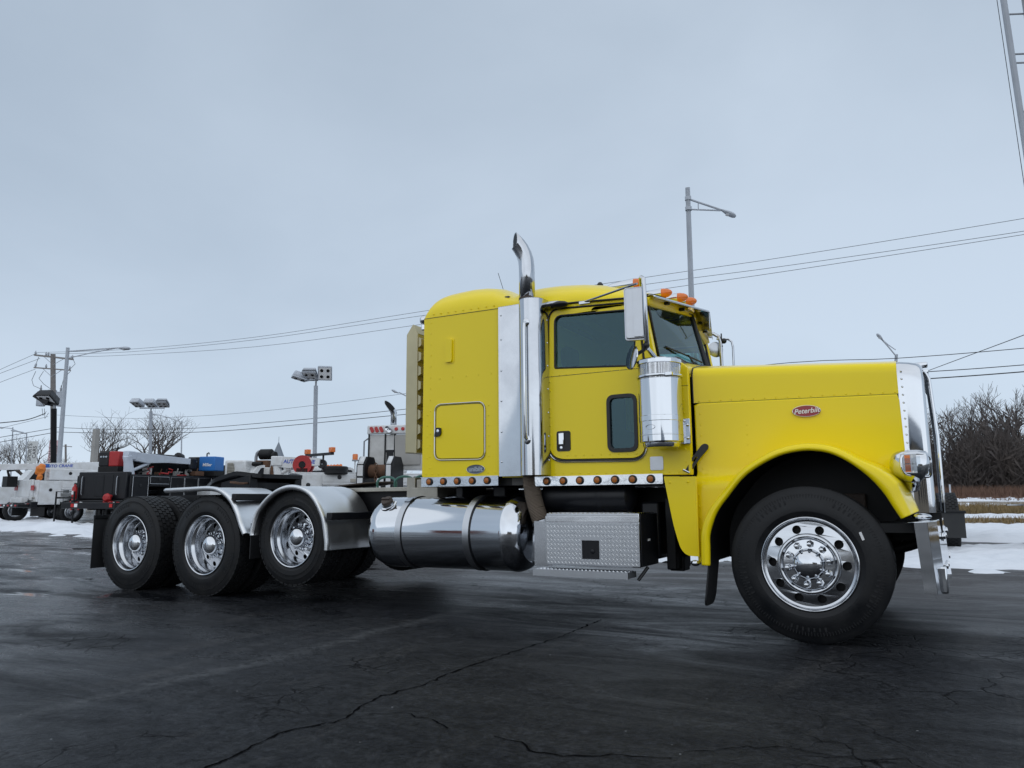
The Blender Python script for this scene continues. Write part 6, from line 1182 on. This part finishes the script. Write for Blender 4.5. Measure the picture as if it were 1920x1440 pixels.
def machine(name, label, cat, loc, rz, l, w, h, body, end, group=None, frac=0.45, brand=None):
    t = thing(name, label, cat, loc, rz, group)
    MB().box(-l/2, l/2, -w/2, w/2, 0, h*0.28).build('base', 'chassis', t, bevel=0.02)
    MB().box(-l/2+l*frac, l/2, -w/2, w/2, h*0.28, h).build('engine_cover', body, t, bevel=0.03)
    p = MB().box(-l/2, -l/2+l*frac-0.004, -w/2+0.01, w/2-0.01, h*0.28, h*0.98).build('control_panel', end, t, bevel=0.03)
    for k in range(3): MB().lathe([(0.035, 0), (0.03, -0.02), (0, -0.02)], (-l/2+l*frac*(0.25+0.25*k), -w/2+0.008, h*0.74), 'y', 10).build('dial', 'inksilver', p)
    for k in range(3): MB().lathe([(0.028, 0), (0.024, -0.02), (0, -0.02)], (0, 0, 0), 'x', 10).xf(Matrix.Translation((-l/2+0.0, -w*0.25+w*0.25*k, h*0.72))).build('dial', 'inksilver', p)
    MB().tube([(l*0.02, 0, h), (l*0.02, 0, h+0.13), (l*0.08, 0, h+0.16), (l*0.10, 0, h+0.1)], 0.025, 8).build('lifting_eye', 'chassis', t)
    if brand: text('machine_lettering', brand, h*0.22, 'inkwhite', t, basis((l*frac*0.5+0.02, -w/2-0.004, h*0.58), (1, 0, 0), (0, 0, 1)), 0.1, 0.001, 0.004)
    return t
machine('welding_machine', 'black and red welding machine on the black truck rear', 'welder', wl(K1, 0.75, 0.10, 1.80), TH-0.2, 0.78, 0.7, 0.70, 'redp', 'black', 'welding machines on the trucks', 0.5)
machine('welding_machine', 'blue and black welding machine on the black truck bed', 'welder', wl(K1, 4.35, -0.62, 1.74), TH-0.2, 1.15, 0.62, 0.76, 'blue', 'black', 'welding machines on the trucks', 0.42, 'Miller')
t = thing('gas_cylinder', 'red gas cylinder strapped beside the white crane truck', 'gas cylinder', (-24.95, 8.75, 0.84)); MB().lathe([(0, 0.05), (0.13, 0.05), (0.16, 0.09), (0.165, 0.50), (0.12, 0.60), (0.04, 0.64), (0.04, 0.72), (0, 0.73)], (0.08, 0, 0), 'z', 20).build('tank', 'redp', t); MB().box(-0.26, -0.04, -0.12, 0.12, 0.0, 0.44).lathe([(0.02, -.1), (0.16, -.1), (0.16, .1), (0.02, .1)], (-0.15, 0, 0.30), 'y', 18).build('reel_box', 'redp', t, bevel=0.02); MB().lathe([(0.05, 0.62), (0.055, 0.74), (0, 0.77)], (0.08, 0, 0), 'z', 10).build('valve_cap', 'whitelens', t); MB().box(0.0, 0.16, -0.17, -0.163, 0.22, 0.36).build('label_plate', 'whitelens', t)
MB().tube([(-0.25, -0.1, -0.3), (-0.05, -0.1, 0.0)], 0.03, 6).tube([(0.2, -0.1, -0.3), (0.02, -0.1, 0.0)], 0.03, 6).box(-0.28, 0.25, -0.14, 0.14, -0.04, 0.0).build('stand', 'redp', t)
t = thing('fire_extinguisher', 'small red fire extinguisher on the black truck corner', 'fire extinguisher', wl(K1, 0.02, 0.99, 0.92), HA); MB().lathe([(0, 0), (0.075, 0), (0.08, 0.03), (0.08, 0.36), (0.03, 0.44), (0.03, 0.48), (0, 0.49)], (0, 0, 0), 'z', 14).build('cylinder', 'redp', t); MB().box(-0.085, -0.075, -0.04, 0.04, 0.14, 0.26).build('label_plate', 'whitelens', t)
t = thing('equipment_rack', 'black tubular stand between the white and black trucks', 'stand', (-24.3, 7.8, 0)); MB().tube([(-0.35, 0, 0), (-0.35, 0, 1.15), (0.25, 0.25, 1.15), (0.25, 0.25, 0)], 0.03, 6).tube([(-0.35, 0, 0.95), (0.25, 0.25, 0.95)], 0.03, 6).build('frame', 'black', t)
rh = random.Random(91)
for tr_, x0, x1, z0, n_, mt_ in ((K1, 0.6, 4.2, 1.76, 9, 'chassis'),):
    for k in range(n_):                                                    # cables, hoses and loose tools lying on the decks
        x = rh.uniform(x0, x1); y = rh.uniform(-1.0, 0.5); q = [Vector((x, y, z0))]
        for i in range(6): q.append(q[-1]+Vector((rh.uniform(-.22, .22), rh.uniform(-.15, .15), rh.uniform(-.05, .09))))
        for v in q: v.z = max(z0, v.z)
        MB().tube(q, rh.uniform(0.018, 0.035), 6).build('hose', rh.choice((mt_, 'redp', 'plastic', 'grey')), tr_)
    for k in range(n_-2):
        x, y = rh.uniform(x0, x1), rh.uniform(-1.0, 0.3); a, b, c = rh.uniform(.08, .25), rh.uniform(.06, .16), rh.uniform(.08, .26)
        MB().box(x-a, x+a, y-b, y+b, z0, z0+c).tube([(x, y, z0+c), (x+.05, y, z0+c+.12)], 0.02, 6).build('tool_case', rh.choice(('black', 'grey', 'dirtywhite', 'rust')), tr_, bevel=0.02)
for x in (0.33, 0.60): MB().box(0.085, 0.10, -0.9+x*1.2, -0.5+x*1.2, 1.0, 1.7).build('locker_door', 'black', K1, bevel=0.01)
MB().tube([(0.08, 0.75, 1.05), (0.05, 0.75, 1.1), (0.05, 0.75, 1.6), (0.08, 0.75, 1.65)], 0.015, 6).tube([(0.08, -0.7, 1.05), (0.05, -0.7, 1.1), (0.05, -0.7, 1.6), (0.08, -0.7, 1.65)], 0.015, 6).build('grab_rail', 'grey', K1)
for i, (lx, ly_, lab) in enumerate(((-24.6, 16.2, 'white truck cab standing behind the grey crane boom'), (-31.0, 15.6, 'white truck cab half hidden behind the black and red welder'), (-20.2, 17.8, 'white truck cab behind the air compressor and engine'))):
    t = thing('parked_truck', lab, 'truck', (lx, ly_, 0), HR-0.2+PI, G); chassis(t, 6.5, 3.8, 0.43, 1.0, 'white'); MB().box(0.1, 3.5, -1.0, 1.0, 0.78, 1.35).box(3.3, 3.45, -0.9, 0.9, 1.35, 2.0).build('bed', 'white' if i else 'black', t, bevel=0.02)
# --- flatbed with compressor and engine
K2 = thing('flatbed_truck', 'dark flatbed truck carrying a compressor and rusty engine', 'truck', (-21.9, 12.2, 0), HR-0.15, G)
chassis(K2, 6.6, 3.8, 0.45, 1.10, 'white'); MB().box(0.0, 3.9, -1.2, 1.2, 1.62, 1.72).box(0.2, 3.7, -1.1, 1.1, 0.75, 1.62).build('flatbed', 'black', K2, bevel=0.02)
lb = MB().box(3.75, 3.90, -1.15, 0.9, 2.62, 2.72).tube([(3.8, -0.5, 1.7), (3.8, -0.5, 2.65)], 0.04, 6).tube([(3.8, 0.5, 1.7), (3.8, 0.5, 2.65)], 0.04, 6).build('light_bar', 'black', K2)
for y in (-1.1, 0.85): MB().box(3.74, 3.92, y-0.12, y+0.12, 2.72, 2.92).build('beacon', 'amber', lb, bevel=0.02)
for y in (-0.5, -0.25, 0.0, 0.25, 0.5): MB().ball((4.6, y, 2.24), 0.07, 8, 5).build('roof_marker', 'amber', K2)
t = thing('air_compressor', 'white boxed air compressor with dark grille on flatbed', 'compressor', (-21.95, 12.95, 1.72), HR-1.1); MB().box(-0.42, 0.45, -0.3, 0.3, 0.02, 0.62).build('housing', 'white', t, bevel=0.06); g_ = MB().plate(rpoly([(-0.30, 0.10), (-0.02, 0.10), (0.02, 0.30), (-0.06, 0.52), (-0.30, 0.52)], 0.03, 3), [], lambda x, z, w: (x, -0.306+w, z), 0.004).build('grille', 'dullalu', t)
for k in range(7): MB().tube([(-0.29, -0.309, 0.14+k*0.055), (0.0, -0.309, 0.14+k*0.055)], 0.008, 4).build('grille_bar', 'chassis', g_)
t = thing('engine', 'rusty black engine unit with upright exhaust on flatbed', 'engine', (-21.05, 13.4, 1.72), HR-1.2)
MB().box(-0.35, 0.35, -0.25, 0.25, 0, 0.35).build('base', 'dirtywhite', t, bevel=0.02); MB().box(-0.3, 0.25, -0.22, 0.22, 0.35, 0.62).build('block', 'rust', t, bevel=0.04); MB().lathe([(0, -0.25), (0.2, -0.25), (0.2, 0.2), (0.14, 0.25), (0, 0.25)], (0.05, 0, 0.85), 'x', 16).lathe([(0, 0.26), (0.15, 0.26), (0.15, 0.38), (0, 0.38)], (0.05, 0, 0.80), 'x', 16).build('air_filter', 'chassis', t); MB().tube([(-0.42, 0, 0.2), (-0.42, 0, 0.75), (-0.38, 0, 0.9), (-0.30, 0, 0.96)], 0.06, 10).build('exhaust', 'grey', t); MB().box(0.36, 0.56, -0.2, 0.2, 0, 0.42).build('tank', 'rust', t, bevel=0.02); MB().lathe([(0, -.3), (.09, -.3), (.09, .1), (0, .1)], (-0.05, -0.26, 0.48), 'x', 12).build('starter', 'chassis', t)
# --- white service truck with the second crane
r3 = Vector((-15.1, 8.70, 0)); W2 = thing('service_truck', 'white service truck with red hose reel and short crane boom', 'truck', r3+Vector((-0.45, 0.3, 0)), HR-0.55, G)
chassis(W2, 7.2, 4.1, 0.45, 1.08, cab=False); utility_body(W2, 4.3, 1.08, 0.76, 1.66, 'white', lat=1)
crane(W2, tuple(to_local(W2, (-15.45, 8.75, 0)))[:2], 1.3, 1.98, tuple(to_local(W2, (-14.25, 9.17, 1.95))), 'white', 'AUTO CRANE', 0.11)
for k in range(3): MB().box(-0.02, 0.02, -0.06, 0.06, -0.10, 0.10).xf(Matrix.Translation((0.195, -0.75+0.16*k, 1.36)) @ Matrix.Rotation(0.3, 4, 'X')).build('reflector', 'redlens', W2)
t = thing('hose_reel', 'round red hose reel on top of the white truck', 'hose reel', (-14.73, 8.98, 1.66), TH); MB().lathe([(0.10, -0.12), (0.27, -0.12), (0.27, -0.10), (0.17, -0.09), (0.17, 0.09), (0.27, 0.10), (0.27, 0.22), (0.10, 0.22)], (0, 0, 0.22), 'y', 28).build('drum', 'redp', t); MB().box(-0.16, 0.16, -0.12, 0.12, 0, 0.12).build('stand', 'black', t); MB().lathe([(0, -.13), (0.09, -.13), (0.09, 0.0), (0, 0)], (0, 0, .22), 'y', 14).build('hub', 'chassis', t)
r4 = Vector((-13.4, 9.85, 0)); W3 = thing('service_truck', 'white service truck with spare tyre and amber beacon on top', 'truck', r4+Vector((-0.5, 0.4, 0)), HR-0.75, G)
chassis(W3, 7.0, 4.0, 0.45, 1.05, cab=False); utility_body(W3, 4.0, 1.05, 0.74, 1.62, 'white', lat=2)
MB().tube([(0.3, -1.0, 1.64), (0.3, -1.0, 1.74), (3.6, -1.0, 1.74), (3.6, -1.0, 1.64)], 0.025, 6).build('top_rail', 'white', W3)
t = thing('spare_tyre', 'spare black tyre lying flat on the white truck', 'tyre', (-13.95, 9.45, 1.72)); tyre_s(0.36, 0.24).xf(Matrix.Rotation(PI/2, 4, 'X')).build('tyre', 'rubber', t); MB().lathe([(0.2, -.1), (0.2, .1), (0, .1)], (0, 0, 0), 'z', 18).build('rim', 'grey', t)
t = thing('warning_beacon', 'amber warning beacon on a thin white stalk', 'beacon', (-13.38, 9.62, 1.62)); MB().tube([(0, 0, 0), (0, 0, 0.36)], 0.02, 8).build('stalk', 'white', t); MB().lathe([(0.09, 0.36), (0.09, 0.40), (0, 0.40)], (0, 0, 0), 'z', 16).build('base', 'grey', t); MB().lathe([(0.075, 0.40), (0.078, 0.52), (0.07, 0.56), (0, 0.565)], (0, 0, 0), 'z', 18).build('dome', 'amber', t)
t = thing('storage_tank', 'rounded white tank lying behind the amber beacon', 'tank', (-14.2, 11.9, 1.62), TH); MB().lathe([(0, -0.75), (0.12, -0.73), (0.21, -0.65), (0.23, -0.5), (0.23, 0.5), (0.21, 0.65), (0.12, 0.73), (0, 0.75)], (0, 0, 0.23), 'x', 22).build('shell', 'white', t); MB().box(-0.6, 0.6, -0.2, 0.2, -1.62, 0.06).build('cradle', 'chassis', t)
# --- winch truck with white headboard
wd = math.atan2(F0.y, F0.x)-0.25; WT = thing('winch_truck', 'white winch truck with headboard, red lamps and black bed winch', 'truck', (-8.75, 5.2, 0), wd)
chassis(WT, 7.4, 4.2, 0.5, 1.2, cab=False)
def WL(x, y, z): return to_local(WT, (x, y, z))
# headboard stands across the truck, facing the rear
hx = WL(-9.70, 5.82, 0).x; yl = WL(-9.72, 5.82, 0).y
hb = MB().box(hx, hx+0.06, yl-2.2, yl, 1.55, 2.30).build('headboard', 'dirtywhite', WT, bevel=0.01)
MB().box(hx-0.05, hx+0.06, yl-2.2, yl+0.02, 2.31, 2.50).build('light_rail', 'white', WT, bevel=0.02)
for k in range(3): MB().plate(rrect(-0.035, 0.035, -0.065, 0.065, 0.03, 4), [], lambda y, z, w: (w, y, z), 0.02).xf(Matrix.Translation((hx-0.072, yl-0.10-0.11*k, 2.405)) @ Matrix.Rotation(-0.45, 4, 'X')).build('red_lamp', 'redlens', WT)
for k in range(2): MB().lathe([(0.04, 0), (0.036, -0.02), (0, -0.022)], (0, 0, 0), 'x', 14).xf(Matrix.Translation((hx-0.052, yl-0.66-0.15*k, 2.41))).build('red_lamp', 'redlens', WT)
for k, z in ((0.48, 2.42), (0.53, 2.38)): MB().lathe([(0.03, 0), (0.055, -0.05), (0.05, -0.07), (0.02, -0.06), (0, -0.05)], (0, 0, 0), 'x', 14).xf(Matrix.Translation((hx-0.06, yl-k, z))).build('work_lamp', 'chrome', WT)
for k in (0.0, 0.38, 0.60): MB().box(hx-0.02, hx, yl-k-0.03, yl-k, 1.30, 2.31).build('headboard_post', 'black', WT)
MB().box(hx-0.02, hx+0.0, yl-0.62, yl-0.40, 1.92, 1.97).box(hx-0.012, hx-0.003, yl-0.58, yl-0.43, 1.5, 1.92).build('headboard_recess', 'black', WT)
MB().plate(rpoly([(yl-1.2, 1.65), (yl-0.64, 1.65), (yl-0.62, 2.28), (yl-1.2, 2.28)], 0.03, 3), [], lambda y, z, w: (hx-0.03+w, y, z), 0.02).build('headboard_panel', 'concrete', WT)
es = WL(-9.25, 6.05, 0); stack('exhaust_stack', [(hx+0.12, yl-0.52, 2.2), (hx+0.12, yl-0.52, 2.72), (hx+0.11, yl-0.515, 2.78), (hx+0.08, yl-0.50, 2.84), (hx+0.03, yl-0.48, 2.89)], 0.062, WT)
MB().tube([(hx-0.02, yl+0.0, 2.22), (hx-0.02, yl+0.09, 2.16), (hx-0.02, yl+0.09, 1.30)], 0.018, 6).build('grab_rail', 'grey', WT)
MB().box(hx-0.25, hx+0.2, yl-0.05, yl+0.28, 1.28, 1.36).box(hx-0.1, hx+0.1, yl+0.05, yl+0.2, 1.36, 1.45).build('side_step', 'dullalu', WT, bevel=0.01)
MB().box(0.3, hx+0.3, -1.15, 1.15, 0.95, 1.12).build('bed', 'black', WT, bevel=0.02)
wx = hx-0.45; wy = yl-0.45
dr = MB().lathe([(0, -0.40), (0.14, -0.40), (0.14, 0.34), (0, 0.34)], (0, 0, 0), 'y', 20).xf(Matrix.Translation((wx, wy, 1.50))).build('winch_drum', 'rust', WT)
for k, hw in ((0.26, 0.07), (-0.36, 0.06)):
    c = MB().plate([(-0.30, 1.12), (0.30, 1.12), (0.30, 1.62), (0.16, 1.80), (-0.16, 1.80), (-0.30, 1.62)], [], lambda x, z, w: (wx+x, wy+k-hw-0.02+w, z), 2*hw+0.04).build('winch_housing', 'black', WT, bevel=0.01)
    for z0, z1, dx0, dx1 in ((1.14, 1.36, 0.305, 0.305), (1.40, 1.62, 0.305, 0.305)): MB().box(wx-dx0-0.005, wx-dx0, wy+k-hw+0.01, wy+k+hw-0.01, z0, z1).build('winch_guard', 'white', c)
    MB().add([(wx-0.306, wy+k-hw+0.01, 1.64), (wx-0.306, wy+k+hw-0.01, 1.64), (wx-0.17, wy+k+hw-0.01, 1.80), (wx-0.17, wy+k-hw+0.01, 1.80)], [(0, 1, 2, 3)]).build('winch_guard', 'white', c, solid=0.008)
for k in range(6):
    a = k % 2; MB().tube([Vector((wx-0.16, wy-0.02, 1.62-0.065*k))+Vector((0.012*math.sin(t)*a, 0.028*math.cos(t)*(1-a)+0.012*math.cos(t)*a, 0.045*math.sin(t) if not a else 0.045*math.cos(t))) for t in [2*PI*i/12 for i in range(13)]], 0.010, 5, caps=False).build('chain_link', 'rust', WT)
# coiled green air lines on the yellow tractor deck
for k in range(3):
    MB().tube([Vector((-4.28+0.235*k+0.12*math.cos(t), -0.33+0.03*math.sin(2*t), 1.12+0.11*abs(math.sin(t)))) for t in [PI*i/14 for i in range(15)]], 0.013, 8).build('air_line', 'green', T)
MB().tube([(-3.55, -0.30, 1.30), (-3.45, -0.5, 1.22), (-3.35, -0.62, 1.15)], 0.02, 6).build('air_line', 'plastic', T)
# --- dark tractor unit behind the yellow hood
BT = thing('semi_truck', 'dark tractor unit parked behind, only rear wheel and mud flap showing', 'truck', (0.04, 8.5, 0), PI/2+0.05)
MB().box(0, 6.2, -0.43, -0.35, 0.75, 1.0).box(0, 6.2, 0.35, 0.43, 0.75, 1.0).build('frame', 'chassis', BT)
for s in (-1, 1):
    for x in (1.0, 2.3):
        for yy, nm in ((1.06, 'wheel'), (0.74, 'inner_wheel')):
            e = empty(nm, parent=BT); e.location = (x, s*yy, 0.525); tyre_mb(0.525, 0.27, 0.30, 40, ribs=False).build('tyre', 'tread', e); MB().lathe([(0.31, -.1*1), (0.28, 0.0), (0.1, 0.02), (0.1, 0.05), (0.28, 0.05), (0.31, .1)], (0, 0, 0), 'y', 24).build('rim', 'satin', e)
    MB().box(0.10, 0.115, s*1.03-0.20, s*1.03+0.24, 0.27, 0.70).build('mud_flap', 'flap', BT)
    MB().tube([(0.1, s*0.4, 0.72), (0.1, s*1.25, 0.72)], 0.025, 6).build('flap_hanger', 'chassis', BT)
    e = empty('wheel', parent=BT); e.location = (6.3, s*1.02, 0.525); tyre_mb(0.525, 0.28, 0.30, 0).build('tyre', 'rubber', e)
MB().box(3.6, 5.6, -1.0, 1.0, 1.0, 2.7).box(5.6, 7.1, -0.8, 0.8, 0.7, 1.8).build('cab', 'black', BT, bevel=0.08)
OT = thing('trailer', 'dark wheel and bar of equipment cut by the right picture edge', 'trailer', (2.80, 10.30, 0), 0.25)
e = empty('wheel', parent=OT); e.location = (-0.32, -0.1, 0.53); tyre_mb(0.50, 0.28, 0.30, 0).xf(Matrix.Rotation(1.2, 4, 'Z')).build('tyre', 'rubber', e)
MB().box(-0.85, 3.0, -0.10, -0.04, 0.82, 0.845).build('bar', 'satin', OT); MB().box(0.1, 4.0, -0.06, 1.0, 0.85, 1.15).build('frame', 'chassis', OT)
# buildings across the road, seen in the chrome reflections
t = thing('brick_building', 'red brick building mirrored at the left of the chrome hub caps', 'building', (-72, -44, 0), 0.3); MB().box(-9, 9, -6, 6, 0, 6.5).build('wall', 'brick', t); MB().box(-9.2, 9.2, -6.2, 6.2, 6.5, 6.9).build('roof', 'concrete', t)
for k in range(5): MB().box(-7.5+3.3*k, -5.7+3.3*k, 6.0, 6.04, 1.2, 3.6).build('window', 'black', t)
t = thing('office_building', 'low beige building mirrored at the right of the front hub cap', 'building', (22, -52, 0), -0.15); MB().box(-10, 10, -5, 5, 0, 4.6).build('wall', 'beige', t); MB().add([(-10.5, -5.5, 4.6), (10.5, -5.5, 4.6), (10.5, 5.5, 4.6), (-10.5, 5.5, 4.6), (-10, 0, 6.6), (10, 0, 6.6)], [(0, 1, 5, 4), (2, 3, 4, 5), (0, 4, 3), (1, 2, 5)]).build('roof', 'steeple', t)
for k in range(5): MB().box(-8.2+3.6*k, -6.4+3.6*k, 5.0, 5.04, 0.9, 2.9).build('window', 'black', t)
thicket(-160, 140, -130, -100, 500, 4, 8, 61, tw=14)
bpy.context.view_layer.update()
